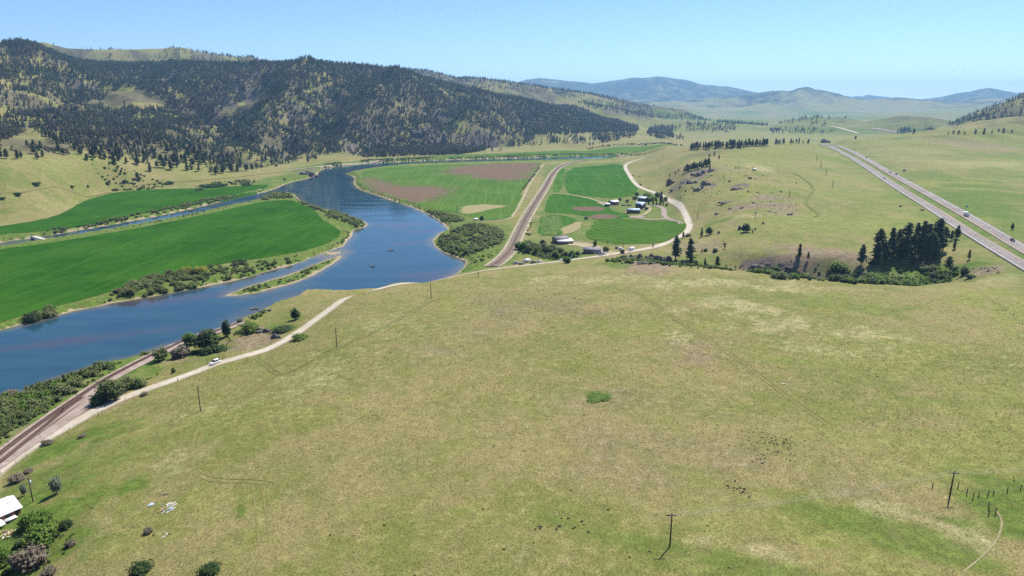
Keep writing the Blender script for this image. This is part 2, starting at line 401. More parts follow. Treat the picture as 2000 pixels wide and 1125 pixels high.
# draws and spurs of the forested hills
def furrow(pts, depth, width):
    L = hits(pts)[:, :2]; L = resample(L, 25, 2)
    m = np.nonzero((rr > 1000) & (rr < 3000) & (COLS[None] > -math.radians(43)) & (COLS[None] < math.radians(12)))
    d, _ = line_dist(L, GX[m], GY[m])
    HZ[m] -= (1 - 0.95*crest[m])*1.55*depth*np.exp(-(d/width)**2)*(0.75 + 0.5*fbm(GX[m], GY[m], 90, 2, 44))*sstep(3.5, 20, HZ[m])
furrow([(520,132),(480,165),(450,200),(425,228),(405,246),(440,275)], 42, 75)
furrow([(330,150),(380,185),(400,215),(405,244)], 26, 60)
furrow([(700,135),(660,180),(610,225),(575,262),(555,290)], 34, 65)
furrow([(880,170),(900,200),(880,225),(800,238),(760,262),(735,285)], 28, 55)
furrow([(1010,205),(1020,235),(990,262),(955,285)], 34, 60)
furrow([(150,135),(170,165),(120,190),(60,210),(0,222)], 30, 70)
furrow([(280,135),(230,160),(190,172)], 24, 60)
furrow([(600,140),(560,190),(520,225)], -22, 60)
furrow([(780,150),(760,190),(720,220),(690,245)], -24, 60)
furrow([(950,185),(950,215),(915,250)], -24, 60)
furrow([(400,140),(380,165),(330,190)], -18, 60)

# ------------------------------------------------------------------ what covers the ground (weights kept on the ground sheet)
MA = np.zeros((NR, NC, 4), np.float32)      # lush green, bare soil, pale straw, yellow green
MB = np.zeros((NR, NC, 4), np.float32)      # river gravel, rock, wood floor, sage
def patch(px, py, w, h, which, amt=1.0, tilt=0.0, soft=0.5, rag=0.35):
    """an uneven patch of cover, w x h photo pixels across, laid on the ground there"""
    c = hit(px, py)
    r0 = math.hypot(c[0], c[1])
    far_ = hit(px, py - h/2); near_ = hit(px, py + h/2)
    ly = np.hypot(*(far_ - near_)[:2])/2
    lx = w/2*math.hypot(r0, CAM_H)/FPX
    ly = min(ly, lx*14)
    ux = np.array([c[1], -c[0]])/r0; uy = np.array([c[0], c[1]])/r0
    ct, st = math.cos(tilt), math.sin(tilt)
    R_ = max(lx, ly)*1.6
    j0 = np.searchsorted(COLS[:NF], math.atan2(c[0], c[1]) - math.atan2(R_, r0)); j1 = np.searchsorted(COLS[:NF], math.atan2(c[0], c[1]) + math.atan2(R_, r0))
    i0 = np.searchsorted(RAD, r0 - R_); i1 = np.searchsorted(RAD, r0 + R_)
    if i1 <= i0 or j1 <= j0: return
    X = GX[i0:i1, j0:j1] - c[0]; Y = GY[i0:i1, j0:j1] - c[1]
    p = (X*ux[0] + Y*ux[1])/lx; q = (X*uy[0] + Y*uy[1])/ly
    p, q = p*ct + q*st, -p*st + q*ct
    d = np.hypot(p, q) + rag*fbm(GX[i0:i1, j0:j1], GY[i0:i1, j0:j1], max(lx, 2)*0.7, 3, int(px) % 97)
    m = (1 - sstep(1 - soft, 1 + soft*0.6, d))*amt
    T, ch = (MA, which) if which < 4 else (MB, which - 4)
    T[i0:i1, j0:j1, ch] = np.maximum(T[i0:i1, j0:j1, ch], m)
GREEN, SOIL, STRAW, LIME, GRAVEL, ROCK, WOOD, SAGE = range(8)
def area(pxs, z, which, amt=1.0, soft=4.0, rag=3.0):
    P = poly(pxs, z)
    c = P.mean(0); R_ = np.hypot(*(P - c).T).max() + soft*3
    az = np.arctan2(P[:, 0], P[:, 1])
    j0 = max(0, np.searchsorted(COLS[:NF], az.min()) - 6); j1 = min(NF, np.searchsorted(COLS[:NF], az.max()) + 6)
    rad = np.hypot(P[:, 0], P[:, 1])
    i0 = max(0, np.searchsorted(RAD, rad.min()) - 6); i1 = np.searchsorted(RAD, rad.max()) + 6
    X, Y = GX[i0:i1, j0:j1], GY[i0:i1, j0:j1]
    d = sdf(P, X, Y) + rag*fbm(X, Y, 25, 3, 17)
    m = (1 - sstep(-soft, soft, d))*amt
    T, ch = (MA, which) if which < 4 else (MB, which - 4)
    T[i0:i1, j0:j1, ch] = np.maximum(T[i0:i1, j0:j1, ch], m)

# the river's gravel margin, green banks
MB[..., 0] = np.where((DRIVER < 999), (1 - sstep(0.8, 3.0, DRIVER + 2.2*fbm(GX, GY, 30, 3, 5)))*0.9, 0)
flood = (HZ < 4.2) & (rr < 1700) & (COLS[None] < math.radians(14)) & (COLS[None] > -math.radians(43))
MA[..., 0] = np.maximum(MA[..., 0], np.where(flood & (DRIVER < 70), (0.80 + 0.4*fbm(GX, GY, 20, 3, 8))*(1 - sstep(25, 80, DRIVER)), 0))
MA[..., 0] = np.where(DRIVER < 3, MA[..., 0]*0.8, MA[..., 0])
# highway verges greener, median
v = np.where(DHWY < 60, 0.55*(1 - sstep(8, 45, DHWY)), 0); v = np.where(HMED, 0.8, v)
MA[..., 0] = np.maximum(MA[..., 0], v*(0.75 + 0.4*fbm(GX, GY, 30, 2, 77)))
MA[..., 1] = np.maximum(MA[..., 1], np.where(DHWY < 9, 0.55*(1 - sstep(6.5, 9, DHWY)), 0))
for p in [ # px, py, w, h, kind, amount
 (1163,771,66,22,GREEN,.6),(145,865,150,36,GREEN,.75),(260,948,50,26,GREEN,.95),(215,850,60,16,GREEN,.6),(100,930,150,70,GREEN,.55),(60,1030,170,160,GREEN,.7),(465,1000,26,30,GREEN,.6),(500,1050,60,60,LIME,.5),(920,990,70,30,LIME,.55),(1595,1057,80,30,LIME,1),(1850,1015,110,20,GREEN,.5),
 (1960,960,120,60,GREEN,.55),(1990,1000,130,100,GREEN,.6),(1935,1000,70,50,GREEN,.5),(1800,1060,500,60,GREEN,.42),(1500,1110,600,40,GREEN,.4),(1330,1108,300,30,GREEN,.35),
 (1800,1010,180,36,STRAW,.8),(1480,1075,130,24,STRAW,.6),(1360,1060,60,20,STRAW,.5),(1440,600,160,26,STRAW,.75),(1500,635,150,30,STRAW,.7),(1650,650,170,26,STRAW,.55),(1700,690,220,24,STRAW,.4),(1330,660,40,24,STRAW,.7),(1390,637,60,16,LIME,.8),(1520,700,70,18,LIME,.5),(1620,720,220,30,GREEN,.35),(1600,590,500,36,GREEN,.38),(1770,760,380,60,GREEN,.35),(1850,800,200,60,LIME,.35),
 (1390,555,170,18,STRAW,.7),(1560,560,140,14,STRAW,.55),(1180,545,200,16,STRAW,.6),(880,595,90,50,LIME,.5),(820,640,120,40,LIME,.32),(760,630,100,36,STRAW,.45),(600,730,220,60,STRAW,.4),(480,790,300,60,STRAW,.35),(560,700,60,30,LIME,.4),(680,780,60,14,LIME,.5),(300,860,260,60,GREEN,.3),(350,900,60,40,STRAW,.5),
 (1200,780,300,60,SOIL,.22),(1250,860,420,90,SOIL,.28),(1360,690,80,60,SOIL,.35),(1180,920,300,80,SOIL,.25),(950,630,240,50,SOIL,.22),(1370,900,260,80,SOIL,.25),(760,900,300,100,SOIL,.15),(1100,1090,300,60,SOIL,.15),(1700,960,260,50,SOIL,.25),
 (850,680,200,60,SOIL,.22),(1060,600,260,40,SOIL,.28),(1500,870,110,50,SAGE,.6),(1440,955,60,26,SAGE,.5),(1090,1027,130,20,SAGE,.5),(1050,590,200,40,SAGE,.35),(900,575,200,26,SAGE,.3),
 (1950,600,160,50,LIME,.6),(1960,650,120,60,LIME,.4),(1940,575,120,30,LIME,.55),(1925,527,60,26,SOIL,.85),(1960,545,90,20,STRAW,.55),
 # right of the highway
 (1900,390,260,90,GREEN,.75),(1840,345,180,26,GREEN,.6),(1990,440,160,60,GREEN,.6),(1900,320,300,20,STRAW,.45),(1800,295,260,14,STRAW,.35),(1930,286,200,12,SOIL,.5),(1850,440,120,30,LIME,.35),(1960,340,120,30,GREEN,.5),
 # hill between the farm and the highway
 (1600,310,300,40,LIME,.5),(1650,400,260,110,GREEN,.35),(1560,370,140,80,GREEN,.25),(1700,460,220,70,LIME,.4),(1620,470,180,50,GREEN,.35),(1600,330,60,10,GREEN,.5),(1480,325,70,14,STRAW,.6),(1410,363,26,22,LIME,.8),(1440,310,60,20,LIME,.45),
 (1370,337,50,14,ROCK,.8),(1330,358,60,14,ROCK,.7),(1385,362,34,14,ROCK,.8),(1445,362,44,10,ROCK,.8),(1415,395,40,8,ROCK,.6),(1500,385,100,14,SOIL,.8),(1460,405,110,12,SOIL,.9),(1525,402,60,20,SOIL,.85),(1540,415,80,16,SOIL,.6),(1480,420,160,10,STRAW,.5),(1355,345,70,26,SOIL,.5),(1425,330,70,16,SOIL,.5),
 (1430,437,40,14,SOIL,.5),(1400,434,80,8,GREEN,.7),(1380,480,100,30,SOIL,.5),(1420,505,100,16,SOIL,.5),(1360,515,120,16,GREEN,.5),
 (1560,524,230,26,ROCK,.75),(1480,514,110,18,ROCK,.8),(1580,530,280,30,SOIL,1),(1480,515,120,20,SOIL,1),(1650,535,90,20,SOIL,.8),(1640,545,300,14,GREEN,.4),(1800,535,200,36,GREEN,.9),(1760,515,60,24,STRAW,.6),(1270,515,120,18,SOIL,.8),(1200,515,90,16,GREEN,.6),(1340,480,60,30,SOIL,.4),
 (1310,418,40,18,SOIL,.5),(1262,520,70,10,SOIL,.8),
 # riverside strip on the left
 (450,680,150,16,SOIL,.75),(500,660,60,26,SOIL,.85),(80,830,240,30,SOIL,.4),(540,640,60,20,GREEN,.8),(570,620,60,30,GREEN,.5),(400,690,180,20,GREEN,.5),(300,730,200,26,GREEN,.6),(300,722,30,20,GREEN,.9),(560,640,70,16,GREEN,.7),(640,590,40,8,GREEN,.6),(590,660,50,14,GREEN,.7),
 # rough ground on the valley floor
 (905,470,110,60,GREEN,.7),(1030,495,60,20,LIME,.4),(1100,475,120,34,SOIL,.55),(1130,478,60,20,SOIL,.8),(1085,500,120,26,GREEN,.9),(1100,440,70,36,STRAW,.3),(1060,440,40,50,GREEN,.6),(1190,500,120,12,SOIL,.5),(1150,320,140,14,LIME,.7),(1130,350,60,60,LIME,.5),(940,433,90,12,LIME,.4),(975,445,60,16,STRAW,.5),(1140,455,60,16,STRAW,.4),(1300,400,80,30,GREEN,.45),(1270,385,40,16,GREEN,.8),(1240,425,80,12,GREEN,.6),
 # left grassland
 (250,335,240,30,LIME,.25),(100,390,160,26,STRAW,.25),(30,350,160,50,GREEN,.35),(220,340,240,26,GREEN,.3),(10,412,60,10,GREEN,.7),(60,363,80,10,GREEN,.5),(20,385,120,30,LIME,.4),(520,345,120,20,SOIL,.3),(470,350,60,12,SOIL,.35),(640,318,60,12,GREEN,.45),(600,333,50,14,ROCK,.55),(690,296,50,22,ROCK,.75),(675,288,30,26,ROCK,.6),(840,262,70,40,ROCK,.75),(900,272,90,20,ROCK,.6),(740,275,80,30,ROCK,.35),(560,268,60,12,ROCK,.35),
 (230,190,130,34,LIME,.35),(60,200,160,30,LIME,.3),(500,200,150,30,LIME,.5),(600,180,50,10,LIME,.5),(1600,240,260,12,GREEN,.5),(1650,262,120,12,GREEN,.5),(1200,270,240,20,STRAW,.3),(1850,215,400,4,LIME,.4),
]:
    if p[4] == STRAW and p[1] > 530: patch(p[0], p[1], p[2]*1.35, p[3]*1.4, STRAW, min(p[5]*0.9, .62), 0, 0.95, 0.9)
    elif p[4] == SOIL and p[1] > 560: patch(p[0], p[1], p[2]*1.3, p[3]*1.3, SOIL, p[5]*1.7, 0, 1.0, 0.6)
    elif p[4] == LIME and p[1] > 530: patch(p[0], p[1], p[2]*1.1, p[3]*1.1, LIME, min(p[5]*1.25, 1), 0, .9, 0.6)
    elif p[4] == ROCK: patch(*p[:5], min(1, p[5]*1.1), 0, 0.9, 0.8)
    elif p[4] == GREEN and (p[1] > 800): patch(p[0], p[1], p[2]*1.2, p[3]*1.2, GREEN, min(1, p[5]*1.35), 0, .9, 0.6)
    else: patch(*p[:5], p[5], 0, 0.75, 0.55)
hl = sstep(math.radians(13.5), math.radians(19), COLS)[None]*sstep(520, 620, rr)*(1 - sstep(2600, 3300, rr))*(DRIVER > 900)
MA[..., 3] = np.maximum(MA[..., 3], hl*np.clip(0.50 + 0.5*fbm(GX, GY*0.7, 110, 4, 111), 0, 0.85))
MA[..., 0] = np.maximum(MA[..., 0], hl*np.clip(0.10 + 0.5*fbm(GX, GY*0.7, 160, 4, 113), 0, 0.5))
lh = (1 - sstep(math.radians(-4), math.radians(4), COLS))[None]*sstep(700, 850, rr)*(1 - sstep(3900, 4600, rr))*sstep(3.5, 8, HZ)
MA[..., 3] = np.maximum(MA[..., 3], lh*np.clip(0.20 + 0.45*fbm(GX, GY, 130, 4, 115), 0, 0.5))
fg = (1 - sstep(420, 520, rr))*sstep(4.5, 8, HZ)
MA[..., 3] = np.maximum(MA[..., 3], fg*np.clip(0.02 + 0.55*fbm(GX*0.8, GY*1.2, 48, 4, 117) + 0.26*(sstep(math.radians(8), math.radians(26), COLS)[None]) + 0.14*(1 - sstep(math.radians(-30), math.radians(-16), COLS))[None], 0, 0.5))
vf = sstep(2500, 3000, rr)*(1 - sstep(6800, 7600, rr))*(1 - sstep(60, 160, HZ))
MA[..., 0] = np.maximum(MA[..., 0], vf*np.clip(0.42 + 0.6*fbm(GX, GY, 500, 4, 119), 0, 0.8))
area([(1062,324),(1105,320),(1215,317),(1235,350),(1300,395),(1343,440),(1340,462),(1300,480),(1200,486),(1100,466),(1040,466),(1046,420)], 3, GREEN, .62, 10, 8)
area([(850,470),(880,430),(940,436),(1000,440),(1010,470),(980,490),(920,525),(890,500)], 2.7, GREEN, .7, 8, 6)
area([(1010,470),(1050,462),(1150,480),(1180,500),(1110,512),(1010,500)], 4, GREEN, .6, 6, 6)
# wood floor under the forested hills, rocky knees between the trees
woods = sstep(0.0, 0.5, fbm(GX, GY, 220, 3, 91) + 0.35)*mid*(1 - np.clip((COLS[None] - math.radians(20))*40, 0, 1))
MB[..., 2] = np.maximum(MB[..., 2], 0.85*woods)
gxs, gys = np.gradient(HZ, axis=0)/np.gradient(RAD)[:, None], 0
MB[..., 1] = np.maximum(MB[..., 1], np.where((rr > 1200) & (rr < 3000), sstep(0.62, 1.0, np.abs(gxs))*0.7, 0))
MB[..., 3] = np.maximum(MB[..., 3], np.where(rr > 5200, far*sstep(-0.10, 0.12, fbm(GX, GY*0.7, 800, 5, 95) + 0.55*sstep(90, 280, HZ) - 0.24 + 0.45*crest + 0.5*sstep(9000, 10000, rr)), 0))
MB[..., 2] = np.maximum(MB[..., 2], np.where((rr < 3300) & (rr > 1900) & (COLS[None] > math.radians(25)) & (COLS[None] < math.radians(60)), 0.5*mid, 0))

# ------------------------------------------------------------------ node and mesh helpers
class NT:
    def __init__(s, name, rough=0.9):
        s.m = bpy.data.materials.new(name); s.m.use_nodes = True
        s.t = s.m.node_tree; s.n = s.t.nodes
        s.b = s.n['Principled BSDF']; s.b.inputs['Roughness'].default_value = rough
        s.b.inputs['Specular IOR Level'].default_value = 0.2
        s.pos = None
    def add(s, typ, **kw):
        n = s.n.new(typ)
        for k, v in kw.items(): setattr(n, k, v)
        return n
    def link(s, a, b): s.t.links.new(a, b)
    def put(s, sock, v):
        if hasattr(v, 'is_linked') or isinstance(v, bpy.types.NodeSocket): s.link(v, sock)
        elif isinstance(v, (tuple, list)): sock.default_value = tuple(v) + ((1.0,) if len(v) == 3 and len(sock.default_value) == 4 else ())
        else: sock.default_value = v
    def P(s, obj=False):
        if s.pos is None:
            s.pos = s.add('ShaderNodeTexCoord').outputs['Object'] if obj else s.add('ShaderNodeNewGeometry').outputs['Position']
        return s.pos
    def noise(s, scale, detail=3, rough=0.55, vec=None, dist=0.0):
        n = s.add('ShaderNodeTexNoise'); n.inputs['Scale'].default_value = scale; n.inputs['Detail'].default_value = detail
        n.inputs['Roughness'].default_value = rough; n.inputs['Distortion'].default_value = dist
        s.link(vec if vec is not None else s.P(), n.inputs['Vector']); return n.outputs['Fac']
    def scaled(s, v, rot=0.0):
        n = s.add('ShaderNodeMapping'); n.inputs['Scale'].default_value = v; n.inputs['Rotation'].default_value = (0, 0, rot)
        s.link(s.P(), n.inputs['Vector']); return n.outputs[0]
    def math(s, op, a, b=0.0, c=None, clamp=False):
        n = s.add('ShaderNodeMath', operation=op, use_clamp=clamp); s.put(n.inputs[0], a); s.put(n.inputs[1], b)
        if c is not None: s.put(n.inputs[2], c)
        return n.outputs[0]
    def ramp(s, v, lo, hi, a=0.0, b=1.0):
        n = s.add('ShaderNodeMapRange'); n.interpolation_type = 'SMOOTHSTEP'
        s.put(n.inputs[0], v); n.inputs[1].default_value = lo; n.inputs[2].default_value = hi; n.inputs[3].default_value = a; n.inputs[4].default_value = b
        return n.outputs[0]
    def mix(s, f, a, b, blend='MIX'):
        n = s.add('ShaderNodeMix', data_type='RGBA', blend_type=blend)
        s.put(n.inputs['Factor'], f); s.put(n.inputs[6], a); s.put(n.inputs[7], b); return n.outputs[2]
    def attr(s, name):
        n = s.add('ShaderNodeAttribute'); n.attribute_name = name; return n
    def sep(s, c):
        n = s.add('ShaderNodeSeparateColor'); s.link(c, n.inputs[0]); return n.outputs
    def bump(s, h, strength, dist):
        n = s.add('ShaderNodeBump'); n.inputs['Strength'].default_value = strength; n.inputs['Distance'].default_value = dist
        s.link(h, n.inputs['Height']); s.link(n.outputs[0], s.b.inputs['Normal'])
    def color(s, c): s.put(s.b.inputs['Base Color'], c); return s.m

def plain(name, c, rough=0.7, var=0.18, scale=1.5, metal=0.0, spec=0.3):
    t = NT(name, rough); t.P(True)
    t.b.inputs['Metallic'].default_value = metal; t.b.inputs['Specular IOR Level'].default_value = spec
    n = t.noise(scale, 4)
    return t.color(t.mix(1.0, c, t.mix(n, (1-var,)*3, (1+var,)*3), 'MULTIPLY'))

def tag(o, label=None, cat=None, group=None, kind=None):
    if label: o['label'] = label
    if cat: o['category'] = cat
    if group: o['group'] = group
    if kind: o['kind'] = kind
    return o
def mesh(name, verts, faces, mats=None, smooth=False, midx=None):
    me = bpy.data.meshes.new(name)
    me.from_pydata([tuple(map(float, v)) for v in verts], [], [tuple(map(int, f)) for f in faces])
    for m in (mats if isinstance(mats, (list, tuple)) else [mats] if mats else []): me.materials.append(m)
    if midx is not None: me.polygons.foreach_set('material_index', np.asarray(midx, np.int32))
    if smooth: me.polygons.foreach_set('use_smooth', np.ones(len(me.polygons), bool))
    me.update(); return me
def fast_mesh(name, V, F, mats=None, smooth=False):
    V = np.asarray(V, np.float32); F = np.asarray(F, np.int32); k = F.shape[1]
    me = bpy.data.meshes.new(name)
    me.vertices.add(len(V)); me.vertices.foreach_set('co', V.ravel())
    me.loops.add(F.size); me.loops.foreach_set('vertex_index', F.ravel())
    me.polygons.add(len(F)); me.polygons.foreach_set('loop_start', np.arange(0, F.size, k, dtype=np.int32)); me.polygons.foreach_set('loop_total', np.full(len(F), k, np.int32))
    if smooth: me.polygons.foreach_set('use_smooth', np.ones(len(F), bool))
    for m in (mats if isinstance(mats, (list, tuple)) else [mats] if mats else []): me.materials.append(m)
    me.update(calc_edges=True); me.validate(); return me
def put(name, me, parent=None, loc=None, rot=None, scl=None):
    o = bpy.data.objects.new(name, me); COL.objects.link(o)
    if parent is not None: o.parent = parent
    if loc is not None: o.location = loc
    if rot is not None: o.rotation_euler = (0, 0, rot) if isinstance(rot, (int, float)) else rot
    if scl is not None: o.scale = (scl,)*3 if isinstance(scl, (int, float)) else scl
    return o
def empty(name, loc, rz=0.0):
    o = put(name, None, loc=loc, rot=float(rz)); o.empty_display_size = 0.5; return o

# ------------------------------------------------------------------ ground
def ground_material():
    t = NT('grassland', 0.95); t.b.inputs['Specular IOR Level'].default_value = 0.08
    A = t.attr('cover_a'); B = t.attr('cover_b')
    a = t.sep(A.outputs['Color']); aa = A.outputs['Alpha']; b = t.sep(B.outputs['Color']); ba = B.outputs['Alpha']
    n1 = t.noise(1/90, 4); n2 = t.noise(1/17, 5, 0.6, dist=0.6); n3 = t.noise(1/3.2, 5, 0.65); n4 = t.noise(1/0.75, 5, 0.7)
    n5 = t.noise(1.0, 5, 0.65, vec=t.scaled((1/2.2, 1/9, 1/4), 0.5)); n6 = t.noise(1/38, 4, 0.6, dist=1.0)
    f = t.math('ADD', t.math('MULTIPLY', n1, 0.45), t.math('MULTIPLY', n2, 0.55))
    c = t.mix(t.ramp(f, 0.40, 0.60), (0.226, 0.194, 0.080), (0.152, 0.165, 0.045))
    c = t.mix(t.ramp(n6, 0.52, 0.68, 0, 0.55), c, (0.245, 0.20, 0.092))
    c = t.mix(t.ramp(n3, 0.50, 0.72, 0, 0.5), c, (0.285, 0.245, 0.102))
    c = t.mix(t.ramp(n4, 0.54, 0.74, 0, 0.6), c, (0.115, 0.10, 0.04))
    c = t.mix(t.ramp(n5, 0.58, 0.75, 0, 0.45), c, (0.305, 0.265, 0.108))
    def cover(c, w, col, lo=0.12, hi=0.85, k=0.95, nn=None):
        b_ = nn if nn is not None else t.math('ADD', t.math('MULTIPLY', n2, 0.55), t.math('MULTIPLY', n3, 0.45))
        q = t.math('ADD', w, t.math('MULTIPLY', t.math('SUBTRACT', b_, 0.5), 1.5))
        q = t.math('MULTIPLY', t.ramp(q, lo, hi, 0, k), t.ramp(w, 0.0, 0.3))
        return t.mix(q, c, col)
    gr = t.mix(t.ramp(n3, 0.35, 0.65), (0.066, 0.115, 0.018), (0.115, 0.165, 0.030))
    straw = t.mix(t.ramp(n3, 0.3, 0.7), (0.27, 0.24, 0.11), (0.36, 0.32, 0.165))
    soil = t.mix(t.ramp(n3, 0.3, 0.7), (0.175, 0.130, 0.085), (0.255, 0.195, 0.130))
    lime = t.mix(t.ramp(n3, 0.3, 0.7), (0.150, 0.170, 0.036), (0.225, 0.225, 0.072))
    rock = t.mix(t.ramp(n4, 0.3, 0.7), (0.085, 0.066, 0.062), (0.20, 0.160, 0.145))
    gravel = t.mix(t.ramp(n4, 0.3, 0.7), (0.25, 0.195, 0.115), (0.36, 0.30, 0.19))
    wood = t.mix(t.ramp(n2, 0.3, 0.7), (0.062, 0.058, 0.034), (0.165, 0.140, 0.080))
    sage = t.mix(t.ramp(n3, 0.46, 0.56), (0.19, 0.16, 0.085), (0.052, 0.045, 0.022))
    c = cover(c, aa, lime); c = cover(c, b and a[2], straw); c = cover(c, a[1], soil); c = cover(c, a[0], gr)
    dist = t.add('ShaderNodeVectorMath', operation='LENGTH'); t.link(t.P(), dist.inputs[0])
    timber = t.ramp(dist.outputs['Value'], 4800, 5400)
    c = t.mix(t.math('MULTIPLY', ba, t.math('MAXIMUM', t.math('MULTIPLY', t.ramp(n3, 0.52, 0.62), t.math('SUBTRACT', 1.0, timber)), t.math('MULTIPLY', timber, t.ramp(t.noise(1/260, 5, 0.7), 0.30, 0.55)))), c, t.mix(timber, (0.055, 0.046, 0.024), (0.022, 0.034, 0.022)))
    c = cover(c, b[2], wood, 0.2, 0.7, 0.9, n1)
    c = cover(c, b[1], rock); c = cover(c, b[0], gravel, 0.35, 0.55, 1.0, n3)
    n7 = t.noise(1/0.42, 4, 0.7)
    c = t.mix(1.0, c, t.mix(t.ramp(n7, 0.3, 0.7), (0.66,)*3, (1.36,)*3), 'MULTIPLY'); c = t.mix(1.0, c, t.mix(n3, (0.75,)*3, (1.27,)*3), 'MULTIPLY')
    t.bump(t.math('ADD', t.math('MULTIPLY', n3, 0.5), t.math('MULTIPLY', n4, 0.35)), 0.75, 0.9)
    return t.color(c)
M = {}
M['ground'] = ground_material()
def build_ground():
    V = np.concatenate([np.stack([GX, GY, HZ], -1).reshape(-1, 3), [[0, 0, HZ[0].mean()]]])
    i = np.arange(NR - 1)[:, None]*NC; j = np.arange(NC)[None]; jn = (j + 1) % NC
    F = np.stack([i + j, i + jn, i + NC + jn, i + NC + j], -1).reshape(-1, 4)
    me = fast_mesh('ground', V, F, M['ground'], True)
    for nm, T in (('cover_a', MA), ('cover_b', MB)):
        at = me.attributes.new(nm, 'FLOAT_COLOR', 'POINT')
        at.data.foreach_set('color', np.concatenate([T.reshape(-1, 4), np.zeros((1, 4), np.float32)]).ravel())
    return tag(put('ground', me), 'dry rolling grassland, valley floor and hills around the river', kind='structure')
build_ground()

# ------------------------------------------------------------------ river water
def water_material():
    t = NT('river_water', 0.07)
    t.b.inputs['IOR'].default_value = 1.333; t.b.inputs['Specular IOR Level'].default_value = 0.5
    n0 = t.noise(1/60, 3); n1 = t.noise(1.0, 4, 0.6, vec=t.scaled((1/5, 1/2.2, 1), 0.6)); n2 = t.noise(1.0, 3, 0.6, vec=t.scaled((1/0.9, 1/0.9, 1)))
    n3 = t.noise(1.0, 4, 0.6, vec=t.scaled((1/60, 1/14, 1), -0.35))
    dp = t.attr('shallow').outputs['Fac']
    deep = t.mix(t.ramp(n3, 0.35, 0.65), (0.012, 0.046, 0.076), (0.018, 0.060, 0.090))
    weed = t.mix(n0, (0.045, 0.045, 0.075), (0.060, 0.050, 0.060))
    c = t.mix(t.attr('weed').outputs['Fac'], deep, weed)
    c = t.mix(dp, c, (0.150, 0.115, 0.060))
    h = t.math('ADD', t.math('MULTIPLY', n1, 0.6), t.math('MULTIPLY', n2, 0.25))
    ruff = t.ramp(n3, 0.38, 0.66); t.link(t.ramp(n3, 0.35, 0.7, 0.04, 0.15), t.b.inputs['Roughness'])
    t.bump(t.math('MULTIPLY', h, t.math('MULTIPLY_ADD', ruff, 0.75, 0.3)), 0.2, 0.2)
    return t.color(c)
M['water'] = water_material()
from mathutils.geometry import delaunay_2d_cdt
def tessellate(P, spacing, extra=None):
    """a flat outline filled with triangles whose corners lie about `spacing` apart"""
    n = len(P)
    dense = []
    for k in range(n):
        a, b = P[k], P[(k+1) % n]; m = max(1, int(np.hypot(*(b - a))/spacing))
        for q in range(m): dense.append(a + (b - a)*q/m)
    dense = np.array(dense)
    lo, hi = dense.min(0), dense.max(0)
    xs, ys = np.arange(lo[0], hi[0], spacing), np.arange(lo[1], hi[1], spacing)
    X, Y = np.meshgrid(xs, ys); X = X + np.where(np.arange(len(ys)) % 2 == 0, 0, spacing/2)[:, None]
    X, Y = X.ravel(), Y.ravel()
    k = sdf(P, X, Y) < -0.45*spacing
    pts = np.concatenate([dense, np.stack([X[k], Y[k]], 1)])
    e = [(q, (q+1) % len(dense)) for q in range(len(dense))]
    v, _, f, *_ = delaunay_2d_cdt([Vector(p) for p in pts], e, [], 1, 1e-4)
    v = np.array([tuple(p) for p in v]); f = np.array([tuple(q) for q in f if len(q) == 3])
    a, b, c = v[f[:, 0]], v[f[:, 1]], v[f[:, 2]]
    flip = ((b - a)[:, 0]*(c - a)[:, 1] - (b - a)[:, 1]*(c - a)[:, 0]) < 0
    f[flip] = f[flip][:, ::-1]
    return v, f
def build_river():
    # the water reaches a little into its banks, which rise through it
    v, f = tessellate(RIVER, 6.0)
    d = sdf(RIVER, v[:, 0], v[:, 1])
    ring = np.abs(d) < 0.05
    cx = v.copy()
    if ring.any():
        e = 0.5
        gx = (sdf(RIVER, v[ring, 0] + e, v[ring, 1]) - sdf(RIVER, v[ring, 0] - e, v[ring, 1]))
        gy = (sdf(RIVER, v[ring, 0], v[ring, 1] + e) - sdf(RIVER, v[ring, 0], v[ring, 1] - e))
        l = np.maximum(np.hypot(gx, gy), 1e-6)
        cx[ring] += np.stack([gx/l, gy/l], 1)*3.0
    me = fast_mesh('river', np.concatenate([cx, np.zeros((len(cx), 1))], 1), f, M['water'], True)
    sh = me.attributes.new('shallow', 'FLOAT', 'POINT')
    di = sdf(ISLAND, v[:, 0], v[:, 1]); db = sdf(BAR, v[:, 0], v[:, 1])
    edge = np.minimum(-d, np.abs(di))
    px, py = project(np.concatenate([v, np.zeros((len(v), 1))], 1))
    s = 0.85*(1 - sstep(0, 7, edge + 2*fbm(v[:, 0], v[:, 1], 12, 2))) + 0.9*(1 - sstep(0, 16, db))
    inner = (px < 660) & (py > 495) & (di > 0) & (d > -34) 
    s = np.maximum(s, np.where(inner & (px > 430), 0.25, 0)*(1 - sstep(8, 20, edge)))
    sh.data.foreach_set('value', np.clip(s, 0, 1).astype(np.float32))
    wd = me.attributes.new('weed', 'FLOAT', 'POINT')
    w = np.zeros(len(v))
    for (x, y, a, b) in ((330, 585, 150, 9), (420, 577, 60, 6), (150, 665, 160, 10), (845, 540, 60, 14), (800, 475, 50, 4), (820, 452, 40, 5), (780,440,60,6)):
        c = gp(x, y, 0); r = math.hypot(c[0], c[1]); la = a*r/FPX; lb = abs(gp(x, y - b, 0)[1] - gp(x, y + b, 0)[1])/2
        th = math.radians(24) if x < 500 else 0.2
        X, Y = v[:, 0] - c[0], v[:, 1] - c[1]
        p, q = X*math.cos(th) + Y*math.sin(th), -X*math.sin(th) + Y*math.cos(th)
        w = np.maximum(w, 1 - sstep(0.4, 1.3, np.hypot(p/la, q/lb) + 0.4*fbm(v[:, 0], v[:, 1], 25, 3)))
    wd.data.foreach_set('value', (0.75*w).astype(np.float32))
    return tag(put('river', me), 'wide blue river bending through the valley', kind='structure')
build_river()

